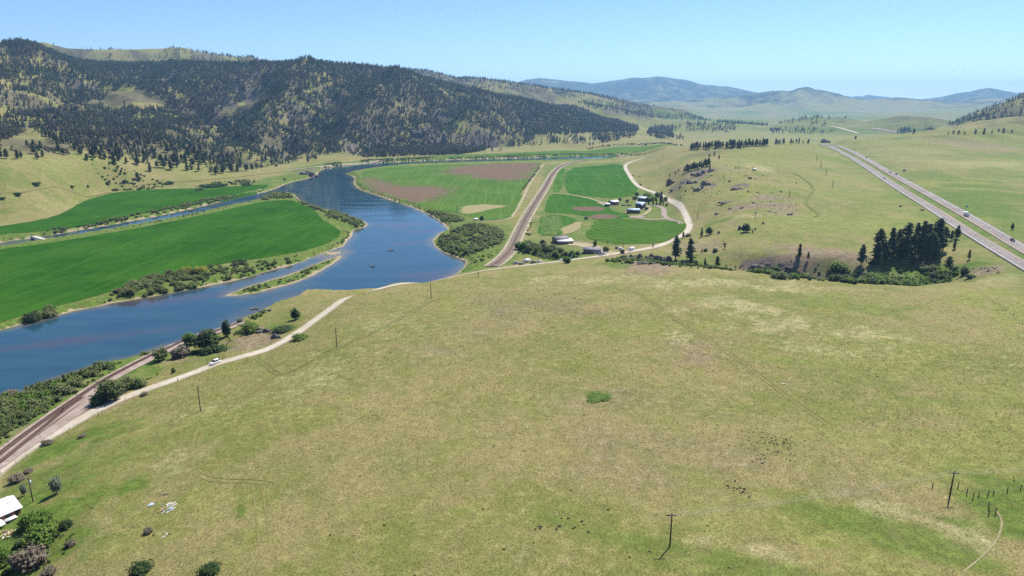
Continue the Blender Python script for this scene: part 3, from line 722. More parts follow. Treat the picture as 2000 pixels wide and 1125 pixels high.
# ------------------------------------------------------------------ fields
def crop_material(name, dark, light, stripe=None, swirl=None, amt=0.5):
    t = NT(name, 0.95); t.b.inputs['Specular IOR Level'].default_value = 0.0
    n1 = t.noise(1/60, 4); n2 = t.noise(1/6, 5, 0.65); n3 = t.noise(1/0.8, 3)
    c = t.mix(t.ramp(t.math('ADD', t.math('MULTIPLY', n1, 0.6), t.math('MULTIPLY', n2, 0.4)), 0.35, 0.65), dark, light)
    if stripe is not None:
        n5 = t.noise(1.0, 3, 0.6, vec=t.scaled((1/4.0, 1/160, 1), stripe)); c = t.mix(t.ramp(n5, 0.45, 0.7, 0, amt), c, tuple(v*1.35 for v in light))
    if swirl is not None:
        v = t.add('ShaderNodeVectorMath', operation='DISTANCE'); t.link(t.P(), v.inputs[0]); v.inputs[1].default_value = swirl
        w = t.math('SINE', t.math('MULTIPLY', t.math('ADD', v.outputs['Value'], t.math('MULTIPLY', n1, 26.0)), 0.62))
        c = t.mix(t.ramp(w, 0.1, 0.9, 0, 0.55), c, tuple(v*0.5 for v in dark))
    n9 = t.noise(1.0, 4, 0.6, vec=t.scaled((1/3.0, 1/40, 1), (stripe or 0.3) + 0.12)); c = t.mix(1.0, c, t.mix(n9, (0.84,)*3, (1.16,)*3), 'MULTIPLY'); c = t.mix(1.0, c, t.mix(n3, (0.78,)*3, (1.22,)*3), 'MULTIPLY')
    so = t.attr('soil').outputs['Fac']
    n8 = t.noise(1.0, 5, 0.65, vec=t.scaled((1/9, 1/45, 1), 1.15)); q = t.ramp(t.math('ADD', so, t.math('MULTIPLY', t.math('SUBTRACT', t.math('ADD', t.math('MULTIPLY', n2, 0.4), t.math('MULTIPLY', n8, 0.6)), 0.5), 1.5)), 0.1, 1.0, 0, 0.92)
    c = t.mix(t.math('MULTIPLY', q, t.ramp(so, 0.02, 0.12)), c, t.mix(n2, (0.135, 0.082, 0.062), (0.190, 0.125, 0.095)))
    st = t.attr('stubble').outputs['Fac']; n10 = t.noise(1/2.2, 4, 0.65)
    q = t.ramp(t.math('ADD', st, t.math('MULTIPLY', t.math('SUBTRACT', n10, 0.5), 1.2)), 0.25, 0.75)
    c = t.mix(t.math('MULTIPLY', q, t.ramp(st, 0.02, 0.12)), c, t.mix(n2, (0.22, 0.19, 0.09), (0.33, 0.285, 0.16)))
    t.bump(n3, 0.5, 0.4)
    return t.color(c)
M['lush'] = crop_material('lush_crop', (0.018, 0.070, 0.007), (0.037, 0.106, 0.012), 0.5, amt=0.35)
M['crop'] = crop_material('young_crop', (0.058, 0.122, 0.022), (0.090, 0.150, 0.032), 0.25)
M['crop2'] = crop_material('alfalfa', (0.032, 0.100, 0.014), (0.052, 0.124, 0.020), -0.08)
M['meadow'] = crop_material('meadow_grass', (0.046, 0.115, 0.018), (0.075, 0.145, 0.026), -0.1)
M['mown'] = crop_material('mown_hay', (0.052, 0.118, 0.018), (0.082, 0.148, 0.026), None, tuple(gp(1330, 415, 3)))
M['patchy'] = crop_material('patchy_crop', (0.030, 0.095, 0.014), (0.055, 0.125, 0.020), 0.1)
def field(name, label, pxs, mat, spacing=10.0, off=0.14, soil=(), stubble=(), z=2.7, rag=2.0):
    P = smooth_poly(poly(pxs, z), 1)
    v, f = tessellate(P, spacing)
    v = v + rag*np.stack([fbm(v[:, 0], v[:, 1], 22, 2, 5), fbm(v[:, 0], v[:, 1], 22, 2, 6)], 1)*0.8
    r = np.hypot(v[:, 0], v[:, 1])
    zz = ground(v[:, 0], v[:, 1]) + off + 0.00012*r
    me = fast_mesh(name, np.concatenate([v, zz[:, None]], 1), f, mat, True)
    for nm, lst in (('soil', soil), ('stubble', stubble)):
        w = np.zeros(len(v))
        for pp, soft, amt in lst:
            Q = poly(pp, z)
            d = sdf(Q, v[:, 0], v[:, 1]) + 0.5*soft*fbm(v[:, 0], v[:, 1], 30, 3, 9)
            w = np.maximum(w, amt*(1 - sstep(-soft, soft, d)))
        at = me.attributes.new(nm, 'FLOAT', 'POINT'); at.data.foreach_set('value', w.astype(np.float32))
    return tag(put(name, me), label, kind='structure')
field('field', 'big dark green crop field on the left between the side channel and the river', [(-300,560),(-150,520),(0,487),(80,477),(187,460),(300,440),(440,410),(500,397),(533,391.5),(568,391),(585,397),(603,404),(614,411),(622,419),(627,427),(645,437),(658,446),(665,453),(664,460),(653,468),(634,477),(613,484),(590,490),(560,496),(520,502),(480,508),(430,516),(370,529),(280,549),(213,571),(160,586),(93,601),(40,616),(0,629),(-150,665),(-300,700)], M['lush'])
field('field', 'narrow green crop field on the far side of the side channel', [(-200,470),(0,443),(80,431),(123,418),(160,396),(187,386),(227,376),(293,371),(400,368.5),(470,364),(520,361.5),(528,363.5),(507,373),(453,386),(400,395),(333,407.5),(280,417.5),(213,431.5),(160,441.5),(80,453),(0,457),(-200,490)], M['lush'])
field('field', 'river bend field of young green crop with two bare brown patches', [(713,334),(750,329.5),(800,325.5),(830,323.5),(950,320),(1057,318.5),(1059,319),(1053,328),(1040,345),(1029,361),(1017,377),(1020,388),(1010,405),(1000,423),(987,428.5),(960,431),(947,430),(912,423),(896,416),(853,411),(813,397.5),(760,384),(728,374),(712,364),(707,352),(708,342)], M['crop'], 8,
      soil=[([(865,338),(890,326),(960,321),(1057,318.5),(1044,336),(1030,351),(990,353),(930,348),(900,343)], 34, 1.0), ([(706,346),(730,350),(780,362),(860,364),(885,375),(850,392),(800,397),(760,387),(722,376),(706,362)], 38, 0.95)],
      stubble=[([(900,414),(906,403),(939,399.5),(997,402),(960,409),(920,417),(905,419)], 7, 0.95)])
field('field', 'deep green alfalfa field between the old rail bed and the gravel road', [(1107,329),(1160,325),(1212,320.5),(1219,333),(1230,348),(1242,366),(1246,376),(1240,384),(1213,388.5),(1157,385),(1099,376.5)], M['crop2'])
field('field', 'pale green strip along the edge of the alfalfa field', [(1092,331),(1105.5,329),(1097.5,376),(1076,374)], M['meadow'], 6)
field('field', 'green farm meadow with two bare garden plots', [(1073,379.5),(1099,379.5),(1140,386),(1173,394.5),(1187,404),(1194,412),(1235,424),(1213,428.5),(1160,430),(1148,424),(1110,417),(1067,416),(1063,410)], M['crop2'], 4,
      soil=[([(1117,406),(1135,404),(1170,404.5),(1182,408),(1176,412.5),(1135,413),(1119,410)], 1.2, 1), ([(1147,424),(1165,419),(1190,419.5),(1213,424),(1195,428),(1165,429)], 1.2, 1)])
field('field', 'crescent of mown green hay with curved swaths below the farmhouses', [(1160,431),(1200,428),(1240,430),(1280,431),(1320,436),(1339,441),(1340,451),(1325,465),(1297,477),(1267,482),(1213,481),(1173,474),(1141,464.5),(1148,452),(1157,443)], M['mown'], 5)
field('field', 'patchy green plot with bare tan ground beside the old rail bed', [(1060,419.5),(1101,420.5),(1133,432.5),(1136,443),(1128,452),(1109,459),(1075,461),(1051,460),(1053,440)], M['patchy'], 3, stubble=[([(1128,433),(1138,437),(1137,447),(1110,460),(1097,460),(1098,447)], 2, 1), ([(1055,420),(1100,420),(1104,445),(1095,460),(1050,461)], 5, 0.38)])
field('field', 'long thin green strip on the far river bank below the forested hill', [(826,307),(850,305.5),(880,304),(1000,299.5),(1067,296),(1150,292.5),(1227,289.5),(1330,291.5),(1331,295),(1253,300),(1200,302),(1120,303.6),(1000,305.6),(900,308)], M['crop'], 14, z=3.2)

# ------------------------------------------------------------------ roads, tracks, rails
def strip(name, L, half, off, mat, nx=3, parent=None, z=None, foff=0.0002):
    """a ribbon laid on the ground along a line; half may be a pair (left, right) of offsets"""
    L = np.asarray(L, float)
    T = np.gradient(L[:, :2], axis=0); T /= np.maximum(np.hypot(T[:, 0], T[:, 1]), 1e-9)[:, None]
    N = np.stack([T[:, 1], -T[:, 0]], 1)
    a, b = (-half, half) if not isinstance(half, tuple) else half
    o = np.linspace(a, b, nx)
    P = L[:, None, :2] + N[:, None]*o[None, :, None]
    r = np.hypot(P[..., 0], P[..., 1])
    zz = ground(P[..., 0], P[..., 1])
    if z is not None: zz = np.maximum(zz, 0*zz + np.asarray(z)[:, None])
    zz = zz + off + foff*r
    V = np.concatenate([P, zz[..., None]], -1).reshape(-1, 3)
    n = len(L); i = np.arange(n - 1)[:, None]*nx; j = np.arange(nx - 1)[None]
    F = np.stack([i + j, i + j + 1, i + nx + j + 1, i + nx + j], -1).reshape(-1, 4)
    e = (V[F[:, 1]] - V[F[:, 0]]); g = (V[F[:, 3]] - V[F[:, 0]])
    if (e[:, 0]*g[:, 1] - e[:, 1]*g[:, 0]).mean() < 0: F = F[:, ::-1]
    return put(name, fast_mesh(name, V, F, mat, True), parent)
def gravel_material(name, lo, hi, rut=None):
    t = NT(name, 0.95); t.b.inputs['Specular IOR Level'].default_value = 0.1
    n1 = t.noise(1/14, 4); n2 = t.noise(1/0.6, 5, 0.7); n3 = t.noise(1/3, 4)
    c = t.mix(t.ramp(t.math('ADD', t.math('MULTIPLY', n1, 0.5), t.math('MULTIPLY', n3, 0.5)), 0.35, 0.65), lo, hi)
    c = t.mix(1.0, c, t.mix(n2, (0.8,)*3, (1.2,)*3), 'MULTIPLY'); t.bump(n2, 0.5, 0.15)
    return t.color(c)
M['gravel'] = gravel_material('road_gravel', (0.41, 0.35, 0.265), (0.52, 0.46, 0.37))
M['shoulder'] = gravel_material('road_shoulder', (0.255, 0.225, 0.14), (0.37, 0.32, 0.22))
M['dirt'] = gravel_material('track_dirt', (0.27, 0.22, 0.12), (0.36, 0.31, 0.19))
M['path'] = gravel_material('path_dirt', (0.225, 0.195, 0.10), (0.29, 0.25, 0.145))
M['rut'] = gravel_material('wheel_rut', (0.165, 0.152, 0.052), (0.215, 0.190, 0.074))
M['rutg'] = gravel_material('green_rut', (0.110, 0.130, 0.034), (0.150, 0.165, 0.048))
M['ballast'] = gravel_material('rail_ballast', (0.260, 0.195, 0.160), (0.370, 0.295, 0.250))
M['oldbed'] = gravel_material('old_rail_bed', (0.155, 0.115, 0.090), (0.225, 0.175, 0.135))
M['yard'] = gravel_material('yard_gravel', (0.25, 0.195, 0.165), (0.33, 0.265, 0.23))
def line(pts, step=3.0, smooth=2): return resample(hits(pts), step, smooth)
ROAD_PX1 = [(-160,1030),(-60,960),(0,916),(57,876),(137,830),(196,797),(262,769),(341,742),(400,720),(424,710),(484,694),(520,684),(556,667),(592,643),(628,616),(664,590),(690,577.5)]
p = hits(ROAD_PX1)
up2 = np.array([gp(719,570.5,14.6), gp(760,564,12.5), gp(800,559,10.5), gp(829,554,9.2), gp(880,542.5,8), gp(920,534.5,7.4), gp(955,527.5,7)])
p2 = np.array([gp(1000,522.5,6.7), gp(1040,517,6.5), gp(1109,509,6.2), gp(1173,500.5,6), gp(1213,493.5,5.6), gp(1245,489,5.6), gp(1277,482.5,5.6), gp(1301,475,5.4), gp(1331,463,5.2), gp(1344,453,5.1), gp(1347,442,5.1), gp(1341,427,5.2), gp(1328,411,5.6), gp(1309,392.5,6.1), gp(1288,381,6), gp(1253,369.5,5.2), gp(1240,361,4.9), gp(1229,345,4.6), gp(1219,326,4.5), gp(1226,319.5,4.5), gp(1251,312.5,5), gp(1275,307.5,8)])
ROAD = resample(np.concatenate([p, up2, p2]), 3.5, 2)
road_ob = strip('gravel_road', ROAD, 2.75, 0.10, M['gravel'], 5)
tag(road_ob, 'pale gravel road curving along the foot of the hill', kind='structure')
tag(strip('road_shoulder', ROAD, 3.9, 0.045, M['shoulder'], 5), 'worn verge either side of the gravel road', kind='structure')
def lane(name, pts, half, mat, label, step=3.0, off=0.08):
    return tag(strip(name, line(pts, step), half, off, mat), label, kind='structure')
lane('farm_track', [(1017,380),(1040,375),(1060,378),(1099,378),(1140,385),(1173,394),(1190,400)], 1.6, M['dirt'], 'farm track crossing the fields to the barn')
lane('farm_track', [(1062,321),(1050,335),(1035,358),(1024,382),(1012,405),(1000,425),(985,430),(960,433),(925,432)], 1.8, M['dirt'], 'dirt track between the bend field and the old rail bed')
lane('driveway', [(1341,441),(1330,436),(1305,428),(1296,420),(1298,411),(1292,405),(1280,401),(1268,401)], 2.8, M['yard'], 'farm driveway from the gravel road')
lane('driveway', [(1300,427),(1275,430),(1252,427),(1240,424)], 2.2, M['yard'], 'loop of farm driveway round the lawn', off=0.13)
lane('driveway', [(1232,424),(1252,421.5),(1266,415),(1270,408),(1264,402)], 2.2, M['dirt'], 'curving path from the yard to the farmhouse', off=0.18)
tag(strip('yard', line([(1230,424),(1258,424)], 2), 5.0, 0.16, M['yard']), 'grey gravel yard in front of the long farm building', kind='structure')
lane('yard', [(1172,395),(1185,400),(1192,402.5)], 5, M['yard'], 'gravel apron beside the white roofed barn', off=0.2)
lane('yard', [(1108,477),(1125,476),(1150,480),(1180,494),(1200,495)], 7.5, M['dirt'], 'trampled dirt yard between the two grey roofed houses', off=0.1)
lane('valley_road', [(1621,247),(1640,250),(1660,256),(1677,261)], 7, M['gravel'], 'pale road crossing the far valley floor', 12, 0.6)
lane('valley_road', [(1700,252),(1725,254.5),(1752,259)], 9, M['yard'], 'grey road in the far valley beyond the crest', 12, 0.8)
lane('valley_road', [(560,334),(590,330),(620,326),(680,319),(760,312),(830,306.5)], 3.5, M['shoulder'], 'road along the foot of the forested hill', 10, 0.3)
lane('valley_road', [(0,378),(60,376),(130,368),(250,361),(340,357),(460,348),(560,334)], 1.1, M['rut'], 'track across the grassland under the left hill', 8, 0.25)
def ruts(label, pts, mat, gauge=0.95, w=0.25):
    L = line(pts, 2.0)
    r = tag(strip('wheel_track', L, (-gauge-w, -gauge+w), 0.05, mat, 2), label, kind='structure')
    strip('rut', L, (gauge-w, gauge+w), 0.05, mat, 2, parent=r)
ruts('two wheel ruts running down from the first roadside pole', [(397,826),(388,850),(380,880),(370,912),(358,950)], M['rut'], 1.1, 0.36)
ruts('faint wheel ruts crossing the lower pasture', [(378,918),(400,934),(440,939),(490,939),(530,945)], M['rut'])
ruts('faint pair of ruts heading down the slope', [(500,945),(510,1000),(515,1060)], M['rut'], 1.2)
ruts('long green wheel ruts climbing past the second roadside pole', [(500,700),(520,712),(536,730),(560,732),(620,700),(680,672),(740,645),(800,612),(850,585)], M['rutg'])
ruts('wheel ruts beside the gravel road bend', [(536,728),(530,740),(500,762),(460,785),(440,800)], M['rut'])
ruts('double track cutting diagonally across the right of the pasture', [(1240,570),(1290,600),(1330,630),(1390,668),(1440,700),(1500,745),(1560,790),(1620,830)], M['rut'])
ruts('dark green ruts winding over the highway bench', [(1530,335),(1560,341),(1580,357),(1592,371),(1578,385),(1572,400),(1590,412),(1601,420),(1590,424)], M['rutg'], 1.0, 0.6)
tag(strip('footpath', line([(1946,998),(1956,1012),(1957,1030),(1945,1060),(1915,1090),(1880,1118)], 1.5), 0.21, 0.04, M['path'], 2), 'curving footpath beyond the wooden gate posts', kind='structure')

M['rail'] = plain('rusty_rail', (0.13, 0.062, 0.045), 0.6)
M['tie'] = plain('rail_tie_wood', (0.135, 0.082, 0.062), 0.9)
RAIL_PX = [(-160,1000),(-60,934),(0,892),(57,848),(125,799),(199,749),(236,728),(299,695),(341,677),(367,664),(410,652),(458,636),(476,628)]
BED = line(RAIL_PX, 2.0)
bed = tag(strip('rail_bed', BED, 4.2, 0.22, M['ballast'], 5), 'gravel ballast of the riverside railway', kind='structure')
tag(strip('rail_siding', line([(-60,952),(0,908),(60,868),(125,825),(170,790),(200,766)], 2.0), 3.4, 0.12, M['ballast'], 4), 'bare gravel apron between the railway and the gravel road', kind='structure')
def sweep(L, w, h, off):
    """rectangular bar along a line"""
    T = np.gradient(L[:, :2], axis=0); T /= np.hypot(T[:, 0], T[:, 1])[:, None]; N = np.stack([T[:, 1], -T[:, 0]], 1)
    z = ground(L[:, 0], L[:, 1]) + off
    V = np.stack([np.c_[L[:, :2] + N*s*w, z + q*h] for s, q in ((-.5, 0), (.5, 0), (.5, 1), (-.5, 1))], 1).reshape(-1, 3)
    n = len(L); i = np.arange(n - 1)[:, None]*4; j = np.arange(4)[None]
    return V, np.stack([i + j, i + (j + 1) % 4, i + 4 + (j + 1) % 4, i + 4 + j], -1).reshape(-1, 4)
def offset(L, d):
    T = np.gradient(L[:, :2], axis=0); T /= np.hypot(T[:, 0], T[:, 1])[:, None]
    Q = L.copy(); Q[:, :2] += np.stack([T[:, 1], -T[:, 0]], 1)*d; return Q
def rails(L, label, name='railway'):
    Vt, Ft = [], []
    s = resample(L, 0.85, 0)
    T = np.gradient(s[:, :2], axis=0); T /= np.hypot(T[:, 0], T[:, 1])[:, None]; N = np.stack([T[:, 1], -T[:, 0]], 1)
    z = ground(s[:, 0], s[:, 1]) + 0.33 + 0.0002*np.hypot(s[:, 0], s[:, 1])
    box = np.array([(-1, -1, -.3), (1, -1, -.3), (1, 1, -.3), (-1, 1, -.3), (-1, -1, 1), (1, -1, 1), (1, 1, 1), (-1, 1, 1)], float)
    V = np.concatenate([s[:, None, :2] + T[:, None]*(box[None, :, :1]*0.13) + N[:, None]*(box[None, :, 1:2]*1.3), (z[:, None] + box[None, :, 2]*0.06)[..., None]], -1).reshape(-1, 3)
    q = np.array([(4, 5, 6, 7), (0, 1, 5, 4), (1, 2, 6, 5), (2, 3, 7, 6), (3, 0, 4, 7)])
    F = (np.arange(len(s))[:, None, None]*8 + q[None]).reshape(-1, 4)
    root = empty(name, tuple(L[len(L)//2])); tag(root, label, kind='structure')
    inv = Matrix.Translation(-Vector(L[len(L)//2]))
    o = put('tie', fast_mesh('tie', V, F, M['tie']), root); o['kind'] = 'stuff'; o.matrix_parent_inverse = inv
    for d in (-0.75, 0.75):
        V, F = sweep(offset(L, d), 0.16, 0.20, 0.40 + 0.07); o = put('rail', fast_mesh('rail', V, F, M['rail']), root); o.matrix_parent_inverse = inv
    return root
rails(offset(BED, -1.2), 'main railway track of rusty rails beside the river willows')
rails(line([(-60,946),(0,905),(40,872),(80,841),(110,815),(125,802),(160,777)], 2.0), 'siding track joining the main line at the switch')
OLD = line([(960,521),(976,510),(990,497),(999,485),(1005,472),(1014,453),(1030,421),(1049,391),(1067,363),(1078,341),(1093,325),(1118,317.5),(1147,313.5)], 5.0)
tag(strip('rail_bed', OLD, 4.3, 0.35, M['oldbed'], 5), 'long straight brown rail bed running between the fields', kind='structure')
tag(strip('rail_bed_margin', OLD, 6.8, 0.12, M['shoulder'], 5), 'dry grassy margin of the straight rail bed', kind='structure')
rails(OLD, 'distant railway track on the straight bed between the fields')

def asphalt_material():
    t = NT('worn_asphalt', 0.8); n1 = t.noise(1/25, 4); n2 = t.noise(1/0.7, 4); n3 = t.noise(1.0, 4, 0.6, vec=t.scaled((1/1.2, 1/90, 1), -0.34))
    c = t.mix(t.ramp(n1, 0.3, 0.7), (0.165, 0.135, 0.120), (0.225, 0.190, 0.172)); c = t.mix(t.ramp(n3, 0.5, 0.7, 0, 0.5), c, (0.13, 0.11, 0.10))
    return t.color(t.mix(1.0, c, t.mix(n2, (0.88,)*3, (1.12,)*3), 'MULTIPLY'))
M['asphalt'] = asphalt_material()
M['white_line'] = plain('white_road_paint', (0.74, 0.73, 0.70), 0.7)
M['yellow_line'] = plain('yellow_road_paint', (0.56, 0.40, 0.10), 0.7)
def highway(L, label, west):
    L = resample(L, 8, 0)
    h = tag(strip('highway', L, 5.8, 0.30, M['asphalt'], 5), label, kind='structure')
    sd = -1 if west else 1                                   # outer side
    for s, m in ((sd*4.1, 'white_line'), (-sd*4.3, 'yellow_line')):
        strip('edge_line', L, (s - 0.16, s + 0.16), 0.36, M[m], 2, parent=h)
    D_ = resample(L, 1.0, 0); V, F = [], []
    T = np.gradient(D_[:, :2], axis=0); T /= np.hypot(T[:, 0], T[:, 1])[:, None]; N = np.stack([T[:, 1], -T[:, 0]], 1)
    zz = ground(D_[:, 0], D_[:, 1]) + 0.38 + 0.0002*np.hypot(D_[:, 0], D_[:, 1])
    for k in range(0, len(D_) - 4, 12):
        b = len(V)
        for q in (0, 3): 
            for s in (-.11, .11): V.append((*(D_[k+q, :2] + N[k+q]*s), zz[k+q]))
        F.append((b, b+1, b+3, b+2))
    o = put('lane_dash', fast_mesh('lane_dash', V, F, M['white_line']), h); o['kind'] = 'stuff'
    return h
highway(HWY_W, 'near carriageway of the divided highway', True)
highway(HWY_E, 'far carriageway of the divided highway', False)

# ------------------------------------------------------------------ air
def haze():
    m = bpy.data.materials.new('haze'); m.use_nodes = True
    nt = m.node_tree; nt.nodes.clear()
    out = nt.nodes.new('ShaderNodeOutputMaterial'); v = nt.nodes.new('ShaderNodeVolumePrincipled')
    v.inputs['Color'].default_value = (0.37, 0.67, 1.0, 1); v.inputs['Density'].default_value = 7.5e-5; v.inputs['Anisotropy'].default_value = 0.3
    nt.links.new(v.outputs[0], out.inputs['Volume'])
    s, b, t = 17400.0, -6.0, float(max(HZ.max() + 40, CAM_H + 60))
    V = [(x*s, y*s, z) for z in (b, t) for x, y in ((-1, -1), (1, -1), (1, 1), (-1, 1))]
    F = [(3, 2, 1, 0), (4, 5, 6, 7), (0, 1, 5, 4), (1, 2, 6, 5), (2, 3, 7, 6), (3, 0, 4, 7)]
    return tag(put('haze', mesh('haze', V, F, m)), 'thin blue summer haze over the valley', kind='stuff')
haze()

# ------------------------------------------------------------------ plants: shapes
def leaf_material(name, c0, c1, c2=None, trans=0.0, soft=0.0, stand=False):
    t = NT(name, 0.75); t.P(True); t.b.inputs['Specular IOR Level'].default_value = 0.15
    oi = t.add('ShaderNodeObjectInfo'); n = t.noise(0.9, 3)
    c = t.mix(oi.outputs['Random'], c0, c1)
    if c2: c = t.mix(t.ramp(n, 0.45, 0.65), c, c2)
    c = t.mix(1.0, c, t.mix(n, (0.7,)*3, (1.3,)*3), 'MULTIPLY')
    if stand:      # whole stands differ in tone
        sn = t.add('ShaderNodeTexNoise'); sn.inputs['Scale'].default_value = 1/130; sn.inputs['Detail'].default_value = 4; t.link(oi.outputs['Location'], sn.inputs['Vector'])
        c = t.mix(t.ramp(sn.outputs['Fac'], 0.35, 0.7), c, (0.070, 0.066, 0.046)); c = t.mix(t.ramp(oi.outputs['Random'], 0.955, 0.975), c, (0.13, 0.085, 0.055))
    t.color(c)
    # a crown of many leaves shades like a soft round body: lean each leaf's normal outwards and up
    if soft:
        g = t.add('ShaderNodeNewGeometry'); v = t.add('ShaderNodeVectorMath', operation='MULTIPLY_ADD')
        t.link(g.outputs['Normal'], v.inputs[0]); v.inputs[1].default_value = (1 - soft,)*3; v.inputs[2].default_value = (0, 0, soft)
        w = t.add('ShaderNodeVectorMath', operation='NORMALIZE'); t.link(v.outputs[0], w.inputs[0]); t.link(w.outputs[0], t.b.inputs['Normal'])
    if trans:
        tr = t.add('ShaderNodeBsdfTranslucent'); t.link(c, tr.inputs[0]); mx = t.add('ShaderNodeMixShader'); mx.inputs[0].default_value = trans
        t.link(t.b.outputs[0], mx.inputs[1]); t.link(tr.outputs[0], mx.inputs[2]); t.link(mx.outputs[0], t.n['Material Output'].inputs['Surface'])
    return t.m
M['pine'] = leaf_material('pine_needles', (0.032, 0.056, 0.024), (0.054, 0.082, 0.032), (0.090, 0.118, 0.050), 0.12, soft=0.3)  # the third, lighter tone paints sunlit tips into the needles
M['pine_far'] = leaf_material('far_pine_needles', (0.040, 0.062, 0.032), (0.074, 0.098, 0.048), None, 0.12, soft=0.5, stand=True)
M['spruce'] = leaf_material('spruce_needles', (0.022, 0.046, 0.026), (0.030, 0.055, 0.030))
M['willow'] = leaf_material('willow_twigs', (0.140, 0.178, 0.060), (0.200, 0.212, 0.092), (0.115, 0.180, 0.042), 0.32, soft=0.75)
M['greybrush'] = leaf_material('grey_brush', (0.175, 0.145, 0.105), (0.215, 0.180, 0.130), (0.16, 0.145, 0.08), 0.15, soft=0.7)
M['leaf'] = leaf_material('green_leaves', (0.090, 0.165, 0.026), (0.130, 0.205, 0.036), (0.150, 0.215, 0.048), 0.28, soft=0.8)
M['leaf_dark'] = leaf_material('dark_leaves', (0.040, 0.074, 0.022), (0.062, 0.100, 0.030), None, 0.18, soft=0.5)
M['leaf_olive'] = leaf_material('olive_leaves', (0.095, 0.122, 0.040), (0.140, 0.160, 0.058), None, 0.2, soft=0.65)
M['leaf_yellow'] = leaf_material('yellow_green_leaves', (0.26, 0.27, 0.030), (0.32, 0.31, 0.045), (0.20, 0.23, 0.03), 0.25, soft=0.55)
M['leaf_silver'] = leaf_material('silver_leaves', (0.150, 0.185, 0.110), (0.175, 0.21, 0.13), None, 0.15, soft=0.5)
M['bark'] = plain('pine_bark', (0.145, 0.090, 0.062), 0.9)
M['bark_grey'] = plain('grey_bark', (0.17, 0.145, 0.115), 0.9)
M['tuft'] = leaf_material('dry_grass_tuft', (0.285, 0.240, 0.092), (0.165, 0.170, 0.045), (0.37, 0.32, 0.145), 0.3, soft=0.92)
M['sagebrush'] = leaf_material('dark_sagebrush', (0.060, 0.052, 0.028), (0.085, 0.075, 0.038))

def tris(C, N, size, r, aspect=1.0):
    """one leafy triangle at each centre C with normal N, as vertices and faces"""
    n = len(C)
    N = N/np.maximum(np.linalg.norm(N, axis=1), 1e-6)[:, None]
    t = r.normal(size=(n, 3)); t -= (t*N).sum(1)[:, None]*N; t /= np.maximum(np.linalg.norm(t, axis=1), 1e-6)[:, None]
    b = np.cross(N, t)
    s = (np.ones(n)*size)[:, None]*r.uniform(0.7, 1.3, (n, 1))
    V = np.stack([C + t*s*aspect, C - t*s*0.6*aspect + b*s*0.9, C - t*s*0.6*aspect - b*s*0.9], 1).reshape(-1, 3)
    return V, np.arange(3*n).reshape(-1, 3)
def join(parts):
    Vs, Fs, o = [], [], 0
    for v, f in parts:
        Vs.append(np.asarray(v, float)); Fs.append(np.asarray(f) + o); o += len(v)
    return np.concatenate(Vs), np.concatenate(Fs)
def tube(path, rad, sides=6):
    path = np.asarray(path, float); n = len(path)
    T = np.gradient(path, axis=0); T /= np.linalg.norm(T, axis=1)[:, None]
    A = np.cross(T, [0.31, 0.95, 0.05]); A /= np.linalg.norm(A, axis=1)[:, None]; B = np.cross(T, A)
    th = np.arange(sides)*2*math.pi/sides
    V = (path[:, None] + np.asarray(rad, float)[:, None, None]*(np.cos(th)[None, :, None]*A[:, None] + np.sin(th)[None, :, None]*B[:, None])).reshape(-1, 3)
    i = np.arange(n - 1)[:, None]*sides; j = np.arange(sides)[None]; jn = (j + 1) % sides
    q = np.stack([i + j, i + jn, i + sides + jn, i + sides + j], -1).reshape(-1, 4)
    return V, np.concatenate([q[:, :3], q[:, [0, 2, 3]]])
def conifer(seed, h=10.0, w=2.3, n=700, leaf=0.36, bare=0.14, core=True, round_=0.8, sides=7):
    """crown of needle clumps on whorled boughs; unit is metres"""
    r = np.random.default_rng(seed)
    nb = max(14, n//14)
    t = np.sort(r.uniform(0, 1, nb))
    th = r.uniform(0, 2*math.pi, nb)
    lop = 1 + 0.28*np.sin(th*1 + seed) + 0.18*np.sin(th*2 + 2*seed)
    prof = np.clip((1 - t)**round_*(0.62 + 0.38*np.clip(t/0.22, 0, 1)), 0.03, 1)*lop*r.uniform(0.62, 1.18, nb)
    tip = np.stack([np.cos(th)*prof*w, np.sin(th)*prof*w, h*(bare + (1 - bare)*t) - 0.10*prof*w], 1)
    root = np.stack([0*t, 0*t, h*(bare + (1 - bare)*t) + 0.02*h], 1)
    k = max(3, n//nb)
    u = r.uniform(0.25, 1.05, (nb, k))
    C = root[:, None]*(1 - u[..., None]) + tip[:, None]*u[..., None]
    C = C + r.normal(size=C.shape)*leaf*np.array([0.75, 0.75, 0.45])
    C = C.reshape(-1, 3)
    N = r.normal(size=C.shape)*0.8 + np.array([0, 0, 0.9]) + 0.5*C*np.array([1, 1, 0])/w
    parts = [tris(C, N, leaf*(0.7 + 0.5*np.repeat(prof, k)), r)]
    top = np.array([[0, 0, h*0.985], [0.02*h, 0, h*0.93], [-0.02*h, 0.01*h, h*0.94]]); parts.append(tris(top, r.normal(size=(3, 3)), leaf*0.7, r))
    if core:
        lv = 7; V = []
        for q in range(lv):
            tt = q/(lv - 1); rad = w*0.50*max((1 - tt)**round_*(0.6 + 0.4*min(tt/0.2, 1)), 0.02)
            for s in range(sides):
                a = 2*math.pi*s/sides + q*0.4; g = rad*r.uniform(0.6, 1.25)
                V.append((g*math.cos(a), g*math.sin(a), h*(bare + (0.97 - bare)*tt)))
        V = np.array(V); i = np.arange(lv - 1)[:, None]*sides; j = np.arange(sides)[None]; jn = (j + 1) % sides
        q = np.stack([i + j, i + jn, i + sides + jn, i + sides + j], -1).reshape(-1, 4)
        parts.append((V, np.concatenate([q[:, :3], q[:, [0, 2, 3]]])))
    return join(parts)
